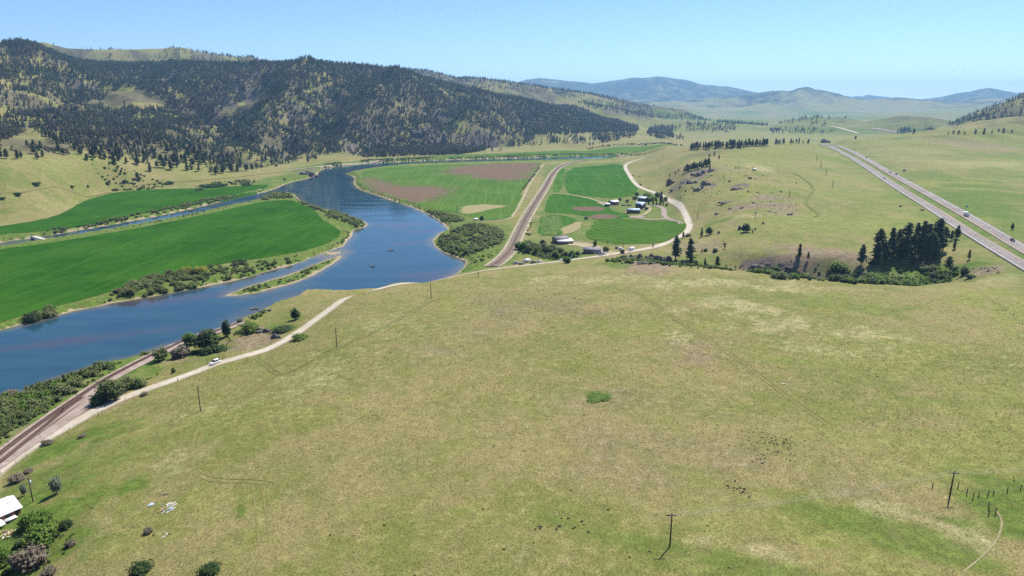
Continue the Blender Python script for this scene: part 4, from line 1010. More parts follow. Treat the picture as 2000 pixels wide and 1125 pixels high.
def bush(seed, h=2.2, w=1.6, n=260, leaf=0.28, lobes=5, low=0.0, spiky=0.0):
    """an uneven leafy mound made of several clumps"""
    r = np.random.default_rng(seed)
    parts = []
    for q in range(lobes):
        a = r.uniform(0, 2*math.pi); d = w*0.55*math.sqrt(r.uniform(0, 1))
        hh = h*r.uniform(0.62, 1.0)*(1 - 0.28*(d/w)); rw = w*r.uniform(0.42, 0.62)
        c = np.array([d*math.cos(a), d*math.sin(a), low*h + (hh - low*h)*0.5])
        m = n//lobes
        v = r.normal(size=(m, 3)); v /= np.linalg.norm(v, axis=1)[:, None]
        rad = r.uniform(0.55, 1.06, (m, 1))
        C = c + v*rad*np.array([rw, rw, (hh - low*h)*0.52])
        C[:, 2] = np.maximum(C[:, 2], 0.06)
        N = v + r.normal(size=v.shape)*0.6 + np.array([0, 0, 0.35])
        if spiky: N = N*np.array([1, 1, 0.25])
        parts.append(tris(C, N, leaf, r, 1 + spiky))
        # shaded heart of the clump
        s = 6; V = [(c[0], c[1], c[2] + (hh - low*h)*0.26)]
        for lev, rr_ in ((0.1, 0.5), (-0.35, 0.42)):
            for g in range(s):
                th = 2*math.pi*g/s + lev; k = rw*rr_*r.uniform(0.75, 1.15); V.append((c[0] + k*math.cos(th), c[1] + k*math.sin(th), max(0.02, c[2] + lev*(hh - low*h))))
        F = [(0, 1 + g, 1 + (g+1) % s) for g in range(s)]
        for g in range(s): a1, b1 = 1 + g, 1 + (g+1) % s; F += [(a1, a1 + s, b1), (b1, a1 + s, b1 + s)]
        parts.append((np.array(V), np.array(F)))
    return join(parts)
def tuft_mesh(seed, h=0.3, w=0.3, n=9):
    r = np.random.default_rng(seed); V, F = [], []
    for k in range(n):
        a = r.uniform(0, 2*math.pi); d = r.uniform(0, 0.4)*w; l = r.uniform(0.5, 1.0)*w; s = 0.14*w
        bx, by = d*math.cos(a), d*math.sin(a); tx, ty = bx + l*0.75*math.cos(a), by + l*0.75*math.sin(a); hh = h*r.uniform(0.6, 1.1)
        px_, py_ = -math.sin(a)*s, math.cos(a)*s
        b = len(V); V += [(bx - px_, by - py_, -0.03), (bx + px_, by + py_, -0.03), (tx, ty, hh)]; F.append((b, b+1, b+2))
    return np.array(V), np.array(F)

# ------------------------------------------------------------------ scattering of what nobody could count
def scatter(name, label, kind_meshes, P, rot, scl, idx, mats):
    """many small plants as one object: each point carries its own turn, size and shape"""
    src = bpy.data.collections.new(name + '_shapes')
    for k, (me) in enumerate(kind_meshes):
        o = bpy.data.objects.new('%s_shape_%02d' % (name, k), me); src.objects.link(o)
    me = bpy.data.meshes.new(name)
    P = np.asarray(P, np.float32)
    me.vertices.add(len(P)); me.vertices.foreach_set('co', P.ravel())
    for nm, typ, key, v in (('turn', 'FLOAT', 'value', rot), ('size', 'FLOAT_VECTOR', 'vector', scl), ('shape', 'INT', 'value', idx)):
        at = me.attributes.new(nm, typ, 'POINT'); at.data.foreach_set(key, np.asarray(v, np.int32 if typ == 'INT' else np.float32).ravel())
    o = put(name, me)
    g = bpy.data.node_groups.new(name, 'GeometryNodeTree')
    g.interface.new_socket('Geometry', in_out='INPUT', socket_type='NodeSocketGeometry'); g.interface.new_socket('Geometry', in_out='OUTPUT', socket_type='NodeSocketGeometry')
    N = g.nodes; i = N.new('NodeGroupInput'); u = N.new('NodeGroupOutput')
    ip = N.new('GeometryNodeInstanceOnPoints'); ci = N.new('GeometryNodeCollectionInfo'); ci.inputs['Collection'].default_value = src
    ci.inputs['Separate Children'].default_value = True; ci.inputs['Reset Children'].default_value = True
    def na(nm, typ):
        a = N.new('GeometryNodeInputNamedAttribute'); a.data_type = typ; a.inputs['Name'].default_value = nm; return a.outputs['Attribute']
    cx = N.new('ShaderNodeCombineXYZ'); L = g.links.new
    L(i.outputs[0], ip.inputs['Points']); L(ci.outputs[0], ip.inputs['Instance']); ip.inputs['Pick Instance'].default_value = True
    L(na('shape', 'INT'), ip.inputs['Instance Index']); L(na('turn', 'FLOAT'), cx.inputs['Z']); L(cx.outputs[0], ip.inputs['Rotation']); L(na('size', 'FLOAT_VECTOR'), ip.inputs['Scale'])
    L(ip.outputs[0], u.inputs[0])
    md = o.modifiers.new('scatter', 'NODES'); md.node_group = g
    return tag(o, label, kind='stuff')
def inpoly(pxs, x, y):
    P = np.asarray(pxs, float); ins = np.zeros(x.shape, bool)
    for (ax, ay), (bx, by) in zip(P, np.roll(P, -1, 0)):
        if ay == by: continue
        c = (ay <= y) != (by <= y)
        ins ^= c & (x < ax + (y - ay)*(bx - ax)/(by - ay))
    return ins
def lines_near(pts, x, y, w):
    d, _ = line_dist(np.array(pts, float), x, y); return d < w

def far_forest():
    cand = []
    def region(n, a0, a1, r0, r1):
        a = rng.uniform(math.radians(a0), math.radians(a1), n); r = np.sqrt(rng.uniform(r0*r0, r1*r1, n))
        cand.append(np.stack([r*np.sin(a), r*np.cos(a)], 1))
    region(185000, -42, 13, 1000, 3000); region(32000, -42, 21, 2900, 4000); region(6000, 12, 32, 2200, 3900); region(9000, 25, 43, 2100, 3000)
    C = np.concatenate(cand); z = ground(C[:, 0], C[:, 1]); Q = np.c_[C, z]
    x, y = project(Q); r = np.hypot(C[:, 0], C[:, 1]); az = np.degrees(np.arctan2(C[:, 0], C[:, 1]))
    d = np.zeros(len(Q))
    n1 = fbm(C[:, 0], C[:, 1], 160, 3, 101); n2 = fbm(C[:, 0], C[:, 1], 50, 2, 103)
    near = r < 2850
    main = [(-200,60),(0,85),(40,80),(100,93),(140,104),(200,112),(320,112),(420,114),(540,117),(640,108),(720,116),(800,132),(900,155),(1000,177),(1060,190),(1150,215),(1250,252),(1235,264),(1160,272),(1110,284),(1050,278),(960,292),(900,302),(800,305),(715,308),(660,298),(600,306),(545,300),(480,285),(400,262),(330,240),(200,248),(85,256),(61,256),(0,278),(-200,300)]
    m = inpoly(main, x, y) & near
    d[m] = np.clip(0.84 + 0.45*n1[m] + 0.2*n2[m], 0.2, 1)
    # looser stand spilling down the grass slope
    m = inpoly([(60,256),(330,222),(400,248),(480,280),(560,292),(640,300),(600,318),(540,322),(480,335),(420,340),(360,330),(280,318),(180,312),(120,285)], x, y) & near
    d[m & ~inpoly(main, x, y)] = 0.19
    m = inpoly([(85,256),(330,226),(400,250),(500,285),(440,300),(330,285),(200,275),(120,262)], x, y) & near
    d[m] = np.clip(0.50 + 0.5*n2[m], 0, 0.8)
    m = inpoly([(430,262),(560,290),(600,308),(540,308),(480,300)], x, y) & near
    d[m] = 0.75
    m = inpoly([(960,266),(1245,256),(1240,268),(1150,285),(1100,290),(960,296)], x, y) & near
    d[m] = np.maximum(np.clip(0.18 + 0.5*n2[m], 0, 0.7), 0)
    def clear(px, py, w, h, k, tilt=0):
        c_, s_ = math.cos(tilt), math.sin(tilt); X, Y = x - px, y - py
        e = np.hypot((X*c_ + Y*s_)/(w/2), (-X*s_ + Y*c_)/(h/2)) + 0.45*n2 + 0.3*n1
        mm = (e < 1) & near; d[mm] = np.minimum(d[mm], k)
    for a in ((12,166,60,16,.15),(50,200,150,36,.15),(20,215,80,20,.2),(242,194,135,40,.0),(200,178,60,20,.25),(145,172,60,20,.3),(150,205,120,22,.4),(60,122,150,34,.45),(0,105,60,30,.2),(248,118,50,8,.02),(368,150,60,22,.5),(300,200,60,20,.5),
              (480,204,90,22,.0,-.45),(430,228,70,18,.06,-.6),(505,193,50,14,.08,-.3),(535,282,60,22,.15,.2),(530,268,60,10,.5),(608,180,40,8,.1),(620,205,60,14,.5),(560,235,50,12,.6),(690,293,56,30,.08),(672,280,26,30,.12),(640,300,60,10,.2),
              (845,262,70,46,.4),(905,272,80,18,.35),(800,212,90,10,.08,.35),(870,233,110,12,.08,.3),(930,250,60,12,.25,.4),(750,218,60,20,.4),(750,190,80,14,.6),(850,160,110,12,.5,.25),(960,195,80,10,.5,.3),(1000,240,90,30,.55,.3),(930,285,90,14,.4),(745,300,70,12,.4),(960,230,60,14,.4,.3)): clear(*a)
    # hills behind
    back = (r > 2950)
    def stand(pp, k, r0=2950, r1=4000, nn=0.3):
        mm = inpoly(pp, x, y) & (r > r0) & (r < r1); d[mm] = np.maximum(d[mm], np.clip(k + nn*n1[mm], 0, 1))
    stand([(333,92),(400,103),(470,112),(520,120),(520,128),(330,118),(300,112)], .75)
    stand([(455,112),(486,104),(520,116),(500,118)], .8)
    stand([(100,88),(330,90),(330,115),(230,112),(200,104),(130,100)], .03)
    stand([(210,96),(260,98),(260,112),(215,112)], .35)
    stand([(765,133),(800,131),(845,136),(900,150),(960,150),(1000,156),(1070,165),(1075,182),(960,175),(880,160),(790,142)], .85, 2950, 4000, .2)
    stand([(940,158),(990,158),(1075,172),(1060,185),(960,172)], .15)
    stand([(1070,168),(1160,182),(1230,200),(1310,213),(1388,236),(1330,234),(1260,230),(1200,219),(1150,205),(1090,190)], .72, 2950, 4000, .3)
    stand([(1120,190),(1230,218),(1180,216),(1130,205)], .2)
    d[inpoly([(1262,207),(1330,215),(1340,222),(1300,222)], x, y) & back] *= 0.15
    d[inpoly([(1080,176),(1160,186),(1200,200),(1130,190)], x, y) & back] *= 0.5
    stand([(1270,248),(1330,246),(1335,275),(1300,277),(1262,262)], .28, 2200, 3100)
    stand([(1341,240),(1440,242),(1432,264),(1380,266),(1340,262)], .5, 2200, 3300)
    stand([(1400,234),(1500,240),(1500,246),(1400,242)], .4, 2600, 4000)
    stand([(1500,240),(1540,232),(1575,223),(1672,226),(1676,232),(1600,232),(1540,242)], .6, 2600, 3600)
    stand([(1500,248),(1540,246),(1640,251),(1610,266),(1510,266)], .85, 1800, 3000)
    stand([(1584,236),(1613,236),(1613,247),(1584,247)], .5, 2600, 3500)
    stand([(1752,246),(1800,252),(1835,256),(1835,267),(1752,266)], .3, 1500, 3000)
    stand([(1850,238),(1900,220),(1950,200),(2000,180),(2060,150),(2060,245),(1893,244),(1850,246)], .32, 2100, 3000, .35)
    stand([(1893,240),(1930,222),(2060,214),(2060,245),(1893,244)], .75, 2100, 3000, .2)
    k = (rng.uniform(size=len(Q)) < d) & (z > 3.4)
    # no trees in the water or on the road
    Q, r = Q[k], r[k]
    n = len(Q)
    print('far forest', n)
    h = np.clip(rng.lognormal(-0.26, 0.30, n), 0.35, 1.4)*np.where(r > 2900, 1.05, 1.0)*np.where(rng.uniform(size=n) < 0.15, 0.6, 1)
    w = h*rng.uniform(0.85, 1.3, n)
    me = []
    for s in range(8):
        V, F = conifer(200 + s, 11.0, (2.2, 2.9, 2.5, 3.3, 2.0, 2.7, 3.0, 2.4)[s], 54, 0.95, 0.08 + 0.02*(s % 4), True, (0.9, 0.6, 0.8, 0.5, 1.0, 0.7, 0.55, 0.85)[s], 5)
        me.append(fast_mesh('far_pine', V, F, M['pine_far']))
    Q[:, 2] -= 0.3
    return scatter('pine_forest', 'dark conifer forest covering the left hills, the far ridges and clumps in the valley', me, Q, rng.uniform(0, 6.28, n), np.stack([w, w, h], 1), rng.integers(0, 8, n), None)
far_forest()

def thickets():
    """willow and brush along the water, in the gully and on the banks"""
    P, S, K = [], [], []
    def fill(pp, dens, s0, s1, kinds, z=2.7, hillside=False):
        A = hits(pp)[:, :2] if hillside else smooth_poly(poly(pp, z), 1)
        lo, hi = A.min(0), A.max(0); n = int((hi - lo).prod()*dens*1.7)
        c = rng.uniform(lo, hi, (n, 2))
        dd = sdf(A, c[:, 0], c[:, 1]); clump = fbm(c[:, 0], c[:, 1], 16, 2, 201)
        k = (dd < 0) & (clump + rng.uniform(-0.3, 0.75, n) > -0.1)
        c = c[k]; zz = ground(c[:, 0], c[:, 1])
        c, zz = c[zz > 0.35], zz[zz > 0.35]
        ft = np.clip(-sdf(A, c[:, 0], c[:, 1])/4, 0.45, 1)
        P.append(np.c_[c, zz - 0.1]); S.append(rng.uniform(s0, s1, len(c))*ft*(1 + 0.25*fbm(c[:, 0], c[:, 1], 25, 2, 5))); K.append(rng.choice(kinds, len(c)))
    W, G, O, Bn = [0, 0, 2, 3, 4, 0], [4, 5], [2, 3], [6, 7]
    # left shore of the big field
    fill([(345,571),(300,582),(232,592),(200,580),(250,556),(300,543),(340,532),(400,524),(440,512),(400,552)], .045, 1.1, 2.0, W + O + W)
    fill([(400,556),(438,547),(533,522),(587,507),(600,494),(540,507),(480,512),(420,520),(400,530)], .035, .6, 1.25, W + O + G)
    fill([(30,632),(110,613),(115,600),(85,602),(45,617)], .05, 1.1, 1.7, G + W + [8, 9])
    fill([(115,613),(230,590),(215,582),(160,592),(120,604)], .03, .5, .9, G + O + W)
    fill([(590,506),(672,480),(688,458),(676,445),(668,466),(640,482),(600,495)], .05, .8, 1.4, W + W + G)
    fill([(640,412),(655,408),(685,422),(710,432),(716,442),(700,445),(680,437),(656,430),(632,424)], .06, 1.0, 1.6, W)
    fill([(575,384),(590,392),(620,404),(650,413),(640,420),(612,410),(585,398)], .06, .9, 1.5, W)
    fill([(505,388),(520,380),(545,375),(572,379),(576,388),(540,390),(515,392)], .06, .9, 1.5, W)
    fill([(445,576),(470,566),(510,554),(560,541),(613,519),(655,503),(664,502),(640,519),(600,541),(560,556),(500,570)], .06, .35, .85, [2, 3, 0, 4], 0.8)
    # both shores of the side channel
    fill([(165,444),(235,430),(330,412),(400,397),(500,378),(500,374),(400,390),(300,411),(215,429),(160,440)], .05, .9, 1.5, W + G)
    fill([(80,460),(105,456),(160,446),(120,444),(82,452)], .05, .8, 1.4, W)
    fill([(0,472),(50,465),(50,459),(0,464)], .04, .6, 1.0, W)
    fill([(200,451),(300,432),(440,403),(500,391),(500,394),(440,407),(300,437),(200,455)], .02, .4, .7, O)
    # near side of the big river
    fill([(-60,800),(0,778),(54,762),(125,738),(171,722),(236,706),(240,712),(190,742),(120,790),(60,828),(0,868),(-60,905)], .085, .9, 1.9, W + O + [4, 0], 3)
    fill([(0,790),(100,745),(160,730),(170,745),(90,800),(0,850)], .02, 1.4, 1.9, O + G, 3)
    fill([(240,704),(290,690),(330,678),(330,682),(292,697),(245,712)], .06, .8, 1.4, W + [8], 3)
    fill([(468,630),(500,613),(522,606),(530,612),(505,632),(480,652),(462,650)], .06, .7, 1.1, G, 6)
    # right shore and the lagoon thicket
    fill([(697,340),(702,350),(695,358),(708,372),(760,389),(800,401),(826,411),(850,423),(858,415),(820,400),(770,386),(722,373),(708,362),(704,346)], .03, .4, .8, G + W)
    fill([(822,408),(850,423),(868,436),(900,434),(912,428),(890,420),(850,412)], .07, 1.0, 1.5, W)
    fill([(850,465),(850,480),(866,492),(900,500),(930,497),(975,480),(992,470),(985,450),(950,440),(905,438),(880,452)], .05, .9, 1.5, W + W + O)
    fill([(905,440),(950,437),(985,452),(985,462),(940,458)], .05, 1.0, 1.5, W + [8])
    fill([(915,509),(950,495),(985,482),(985,495),(960,505),(925,528),(900,532)], .02, .4, .9, G)
    # old rail bed, houses
    fill([(1006,478),(1030,470),(1060,480),(1090,494),(1120,500),(1140,505),(1100,510),(1070,506),(1040,498),(1008,494)], .06, 1.0, 1.7, G + O + W, 4)
    fill([(1020,450),(1040,420),(1052,425),(1045,455),(1025,470)], .02, .5, .9, G, 3.5)
    fill([(700,317),(800,312),(950,306),(1100,300),(1240,301),(1280,302),(1240,303.5),(1000,308.5),(740,317)], .02, .7, 1.2, G + W, 2.7)
    fill([(1110,292),(1200,287),(1330,289),(1340,285),(1250,284),(1150,287)], .008, .8, 1.5, [8, 9, 4], 4)
    fill([(625,331),(640,326),(660,323),(675,320),(660,317),(630,322)], .04, .9, 1.5, G, 4)
    fill([(700,316),(760,313),(850,309),(850,306),(760,310),(700,313)], .03, .9, 1.4, [8, 4], 4)
    # gully under the highway bench
    for pp, dn, a, b, kk in (([(1455,512),(1540,510),(1600,512),(1680,530),(1690,545),(1600,545),(1540,540),(1460,528)], .018, .6, 1.3, [8, 9, 4, 6, 7]), ([(1690,530),(1780,515),(1850,520),(1850,540),(1780,552),(1700,552)], .02, .6, 1.3, [4, 5, 8, 3]), ([(1450,530),(1540,546),(1600,549),(1600,536),(1540,526),(1480,514)], .06, .8, 1.7, G + [8, 0]), ([(1600,549),(1700,556),(1790,559),(1860,548),(1860,535),(1790,540),(1700,536),(1640,524)], .07, .9, 1.9, G + [8, 9, 4]),
                             ([(1790,520),(1850,512),(1890,530),(1880,545),(1800,545)], .05, .8, 1.6, G + [8]), ([(1180,514),(1240,516),(1330,522),(1440,530),(1440,515),(1340,508),(1250,505),(1190,506)], .045, .6, 1.3, G + [8, 0])):
        fill(pp, dn, a, b, kk, hillside=True)
    fill([(25,1040),(50,1008),(85,1012),(120,1025),(150,1045),(135,1075),(95,1105),(40,1125),(-40,1150),(-40,1090),(15,1070),(45,1050)], .11, .55, 1.25, [4, 5, 4, 5, 3, 8], hillside=True)
    fill([(0,868),(57,825),(125,776),(190,732),(236,712),(238,716),(199,740),(125,789),(57,838),(0,880)], .05, .4, .8, [0, 3, 2, 4], 3.6)
    fill([(205,785),(262,752),(300,735),(330,720),(300,740),(250,765)], .05, .5, 1.0, [4, 3, 0, 4], 5)
    fill([(350,690),(420,678),(470,645),(500,632),(510,640),(470,665),(430,690),(380,700)], .06, .5, 1.0, [4, 3, 8, 4], 5)
    # scrub on the left grassland
    fill([(60,370),(140,362),(160,372),(70,380)], .03, .8, 1.4, [6, 7, 8], 4)
    fill([(165,366),(300,358),(340,362),(300,372),(180,372)], .012, .8, 1.5, [8, 4], 4)
    fill([(380,362),(500,350),(520,356),(400,366)], .02, .8, 1.5, [8, 4, 0], 4)
    fill([(0,372),(60,380),(60,386),(0,382)], .01, .8, 1.2, [8], 4)
    P, S, K = np.concatenate(P), np.concatenate(S), np.concatenate(K)
    me = []
    for k, (mt, kw) in enumerate([('willow', {}), ('greybrush', {}), ('willow', {'spiky': .4}), ('leaf_olive', {}), ('leaf', {}), ('leaf', {'spiky': .2}), ('greybrush', {}), ('sagebrush', {}), ('leaf_dark', {}), ('leaf_dark', {})]):
        V, F = bush(300 + k, 2.3, 1.7, 210, 0.25, 5, **kw); me.append(fast_mesh('brush', V, F, M[mt]))
    S = S*1.12; n = len(P); print('thicket', n)
    w = S*rng.uniform(0.85, 1.25, n)
    return scatter('willow_thicket', 'grey green willow and brush thickets lining the river, the side channel and the gully', me, P, rng.uniform(0, 6.28, n), np.stack([w, w, S], 1), K, None)
thickets()

def grass():
    """dry bunchgrass and low sage on the near hill"""
    n = 300000
    a = rng.uniform(math.radians(-40), math.radians(41), n); r = np.exp(rng.uniform(math.log(95), math.log(430), n))
    x, y = r*np.sin(a), r*np.cos(a)
    ri, ci = cell(x, y); i, j = ri.astype(int), ci.astype(int)
    z = ground(x, y)
    drd, _ = line_dist(ROAD[::4], x, y)
    rail, _ = line_dist(BED[::6], x, y)
    cl = fbm(x, y, 9, 3, 401); big = fbm(x, y, 45, 2, 403)
    k = (z > 5.0) & (drd > 5) & (rail > 8) & (DRIVER[i, j] > 14) & (cl + 0.5*big + rng.uniform(-1.6, 1.6, n) > -0.5) & (MA[i, j, 0] < 0.85)
    px, py = project(np.c_[x, y, z]); k &= (py < 1180) & (px > -80) & (px < 2080)
    x, y, z, r, i, j = (v[k] for v in (x, y, z, r, i, j)); n = len(x)
    s = rng.uniform(0.45, 1.1, n)*np.clip(r/190, 0.8, 1.5)
    sage = MB[i, j, 3]
    kind = rng.integers(0, 5, n)
    dark = rng.uniform(size=n) < 0.0012 + 0.42*sage*(fbm(x, y, 3, 1, 9) > -0.1)
    kind[dark] = rng.integers(5, 7, int(dark.sum())); s[dark] = rng.uniform(0.12, 0.36, int(dark.sum()))
    me = [fast_mesh('bunchgrass', *tuft_mesh(k, 0.28 + 0.05*k, 0.34, 9), M['tuft']) for k in range(5)]
    for k in range(2):
        V, F = bush(420 + k, 1.5, 1.3, 40, 0.42, 2); me.append(fast_mesh('sage', V, F, M['sagebrush']))
    print('grass', n)
    return scatter('bunchgrass', 'dry bunchgrass and small dark sage tufts over the near pasture', me, np.c_[x, y, z - 0.02], rng.uniform(0, 6.28, n), np.stack([s, s, s*rng.uniform(0.4, 0.75, n)], 1), kind, None)
grass()

# ------------------------------------------------------------------ things: helpers
def tall(p, hpx):
    """height in metres of something standing at p that is hpx photo pixels tall"""
    h = 8.0
    for _ in range(4):
        y0 = project(p)[1]; y1 = project(p + np.array([0, 0, h]))[1]; h *= hpx/max(float(y0 - y1), 1e-3)
    return h
def wide(p, wpx):
    return wpx*float(p[1]*math.cos(PITCH) - (p[2] - CAM_H)*math.sin(PITCH))/FPX
CON = []
for s in range(5):
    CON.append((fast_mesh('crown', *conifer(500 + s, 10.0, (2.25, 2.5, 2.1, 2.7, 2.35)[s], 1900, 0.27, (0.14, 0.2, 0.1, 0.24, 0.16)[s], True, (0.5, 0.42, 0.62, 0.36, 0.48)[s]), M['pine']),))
PINE_TRUNK = fast_mesh('trunk', *tube([(0, 0, -.4), (0.05, 0, 2), (0.02, .05, 6), (0, 0, 9.6)], [.26, .21, .12, .03]), M['bark'])
SPRUCE = [fast_mesh('crown', *conifer(540 + s, 10.0, 2.6, 1300, 0.30, 0.03, True, 0.95), M['spruce']) for s in range(2)]
def branchy_trunk(seed, h):
    r = np.random.default_rng(seed); parts = [tube([(0, 0, -.3), (.03*h, 0, .3*h), (0, .03*h, .7*h)], [.035*h, .026*h, .012*h])]
    for k in range(4):
        a = r.uniform(0, 6.28); z = h*r.uniform(.2, .45)
        parts.append(tube([(0, 0, z), (.14*h*math.cos(a), .14*h*math.sin(a), z + .16*h), (.24*h*math.cos(a), .24*h*math.sin(a), z + .34*h)], [.018*h, .012*h, .005*h], 5))
    return join(parts)
BR_TRUNK = fast_mesh('trunk', *branchy_trunk(3, 10), M['bark_grey'])
def broad(seed, w, mt, low=0.12, n=1500, leaf=0.40, lobes=9): return fast_mesh('crown', *bush(seed, 10.0, w, n, leaf, lobes, low), M[mt])
BROAD = {'leaf': [broad(600, 4.2, 'leaf'), broad(601, 4.6, 'leaf')], 'leaf_dark': [broad(602, 4.0, 'leaf_dark'), broad(603, 4.6, 'leaf_dark')], 'leaf_olive': [broad(604, 4.4, 'leaf_olive'), broad(605, 4.8, 'leaf_olive')],
         'leaf_yellow': [broad(606, 4.8, 'leaf_yellow', .05)], 'leaf_silver': [broad(607, 3.6, 'leaf_silver', .15, 900, .33)], 'poplar': [broad(608, 2.3, 'leaf_dark', .06, 1600, .36)]}
SHRUB = {m_: [fast_mesh('shrub', *bush(620 + 3*i + k, 1.0, 0.75, 1300, 0.062, 9), M[m_]) for k in range(2)] for i, m_ in enumerate(['leaf', 'leaf_dark', 'leaf_olive', 'willow', 'greybrush', 'leaf_silver', 'sagebrush'])}
_cnt = [0]
def tree(name, label, px, py, hpx, crown, trunk, cat='tree', group=None, fat=1.0, rot=None, p=None):
    p = hit(px, py) if p is None else p
    h = tall(p, hpx); s = h/10.0
    r = empty(name, p - np.array([0, 0, 0.15]), random.uniform(0, 6.28) if rot is None else rot)
    r.scale = (s*fat, s*fat, s); tag(r, label, cat, group)
    put('crown', crown, r); put('trunk', trunk, r)
    return r
def pine(label, px, py, hpx, group=None, fat=1.0, p=None, name='pine_tree'):
    _cnt[0] += 1
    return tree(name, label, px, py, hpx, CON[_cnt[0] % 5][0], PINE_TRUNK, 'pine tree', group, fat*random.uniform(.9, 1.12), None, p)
def leafy(label, px, py, hpx, kind='leaf', fat=1.0, group=None, name='leafy_tree', cat='tree'):
    _cnt[0] += 1
    return tree(name, label, px, py, hpx, BROAD[kind][_cnt[0] % len(BROAD[kind])], BR_TRUNK, cat, group, fat)
def shrub(label, px, py, wpx, hpx, kind='leaf', group=None):
    _cnt[0] += 1
    p = hit(px, py); h = tall(p, hpx); w = wide(p, wpx)
    o = put('shrub', SHRUB[kind][_cnt[0] % 2], loc=p - np.array([0, 0, .06*h]), rot=random.uniform(0, 6.28), scl=(w/1.5, w/1.5, h))
    return tag(o, label, 'shrub', group)

# ------------------------------------------------------------------ pines
for q, (x, b, h, f) in enumerate([(1713,508,60,.8),(1737,508,62,.78),(1752,498,50,.75),(1768,500,65,.85),(1766,512,54,.95),(1785,496,60,.72),(1797,503,70,.85),(1803,511,52,.8),(1815,512,58,.85),(1828,499,72,.95),(1841,491,47,.9),(1711,519,46,1.2),(1727,517,44,1.0),(1734,505,38,.9),(1757,506,44,.85),(1779,507,50,.8),(1822,506,38,.8),(1809,498,60,.7),(1746,509,32,.8),(1834,483,36,.8)]):
    pine('tall dark pine in the dense grove on the gully rim below the highway', x, b, h, 'pines of the dense grove by the highway', f*1.22)
for a in [('tall pine with a bare lower trunk standing alone left of the dense grove', 1682,518,40,1.1), ('round topped pine alone on the rim of the dark gully bank', 1561,503,27,1.15), ('short slim pine just right of the round topped gully rim pine', 1578,508,16,.7), ('lighter young pine in front of the dense grove', 1783,521,28,.9),
          ('taller of the pine pair between the dense grove and the highway edge', 1869,467,27,1.0), ('leaning pine of the pair beside the highway edge', 1858,470,20,1.1), ('low pine below the pair beside the highway', 1863,487,22,.9), ('bushy juniper on the slope between the grove and the bare soil bank', 1852,527,26,1.2), ('small lone pine on the green slope beneath the highway', 1892,507,20,.8), ('small lone pine on the grass right of the far carriageway', 1976,449,14,1.0),
          ('tallest dark pine beside the rocky knob and gravel road', 1319,508,47,1.15), ('dark pine right of the tallest rocky knob pine', 1347,508,42,1.1), ('pale slender pine in front of the two dark knob pines', 1349,519,26,.8), ('dark conical pine rising from the gully shrubs below the bare soil', 1400,524,24,1.1), ('pale small pine low in the gully beside the bench crest', 1376,521,17,.8),
          ('small pine at the inside of the gravel road bend', 1334,465,12,1.1), ('small pine on the slope right of the gravel road bend', 1370,463,18,1.0), ('slim dark pine on the slope above the gully', 1415,486,12,.9), ('small pine just right of the pebbly bare slope', 1371,494,10,.8), ('small pine at the field edge near the gravel road', 1275,483,9,.9), ('lone pine at the foot of the rocky outcrop', 1470,456,9,.8)]:
    pine(a[0], a[1], a[2], a[3], None, a[4])
pine('tall dark spruce beside the gravel road above the farm', 1291, 397, 23, None, 1.0).name = 'spruce_tree'
for q, x in enumerate((1267, 1276, 1282, 1289, 1295)):
    _c = tree('spruce_tree', 'small dark spruce in the short row beside the farmhouse', x, 400.5 + 0.4*(q > 1), 11, SPRUCE[q % 2], PINE_TRUNK, 'spruce tree', 'row of small spruces at the farm', .9)
# loose pines on the grass slope at the left, feet read off the photo
FEET = [(50,975),(130,975),(155,965),(200,880),(245,880),(250,940),(275,975),(315,960),(300,900),(430,920),(465,945),(550,915),(590,945),(640,990),(660,940),(705,930),(735,960),(770,975),(840,1015),(830,980),(880,950),(925,1010),(1010,1020),(1055,1000),(1100,1070),(1150,1040),(1200,1040),(1250,1055),(1300,1020),(1370,1060),(1415,1030),(1580,1090),(1635,1080),(1690,1070),(1740,1070),(1805,1065),(1760,1030),(1490,1000),(1460,980),(10,960),(1010,1125),(340,810),(365,830),(400,840),(420,850),(455,860),(490,860),(550,800),(510,820),(680,820),(720,880),(760,890),(800,880),(860,900),(900,850),(930,880),(960,940),(990,900),(1030,860),(1060,900),(1090,880),(1120,930),(1140,960),(1160,840),(1110,790),(1210,880),(1230,930),(1260,900),(1290,950),(1320,890),(1350,920),(1380,960),(1400,900),(1430,950),(1470,930),(1510,980),(1540,990),(1560,950),(1600,1000),(1640,1010),(1670,990),(1700,1010),(680,960),(700,900),(750,930),(820,900),(850,950),(870,990),(1050,950),(1080,960),(1180,1000),(1220,1000),(1270,1010),(1330,990),(1360,1000),(1440,990)]
for x, y in FEET:
    px, py = x/3.75, 50 + y/3.75
    pine('dark pine in the loose stand on the grassy slope below the left forest', px, py + 0.5, random.uniform(13, 20) if y > 900 else random.uniform(11, 16), 'loose pines on the left grass slope', 1.25)
for x, y in [(617,312),(641,303),(601,318),(580,300),(545,303),(520,306),(560,296),(535,312),(553,300),(568,306),(575,310),(590,296),(575,295),(740,290),(755,295),(720,300)]:
    pine('dark pine at the river end of the left slope below the scree', x, y, random.uniform(11, 16), 'pines at the river end of the left slope')
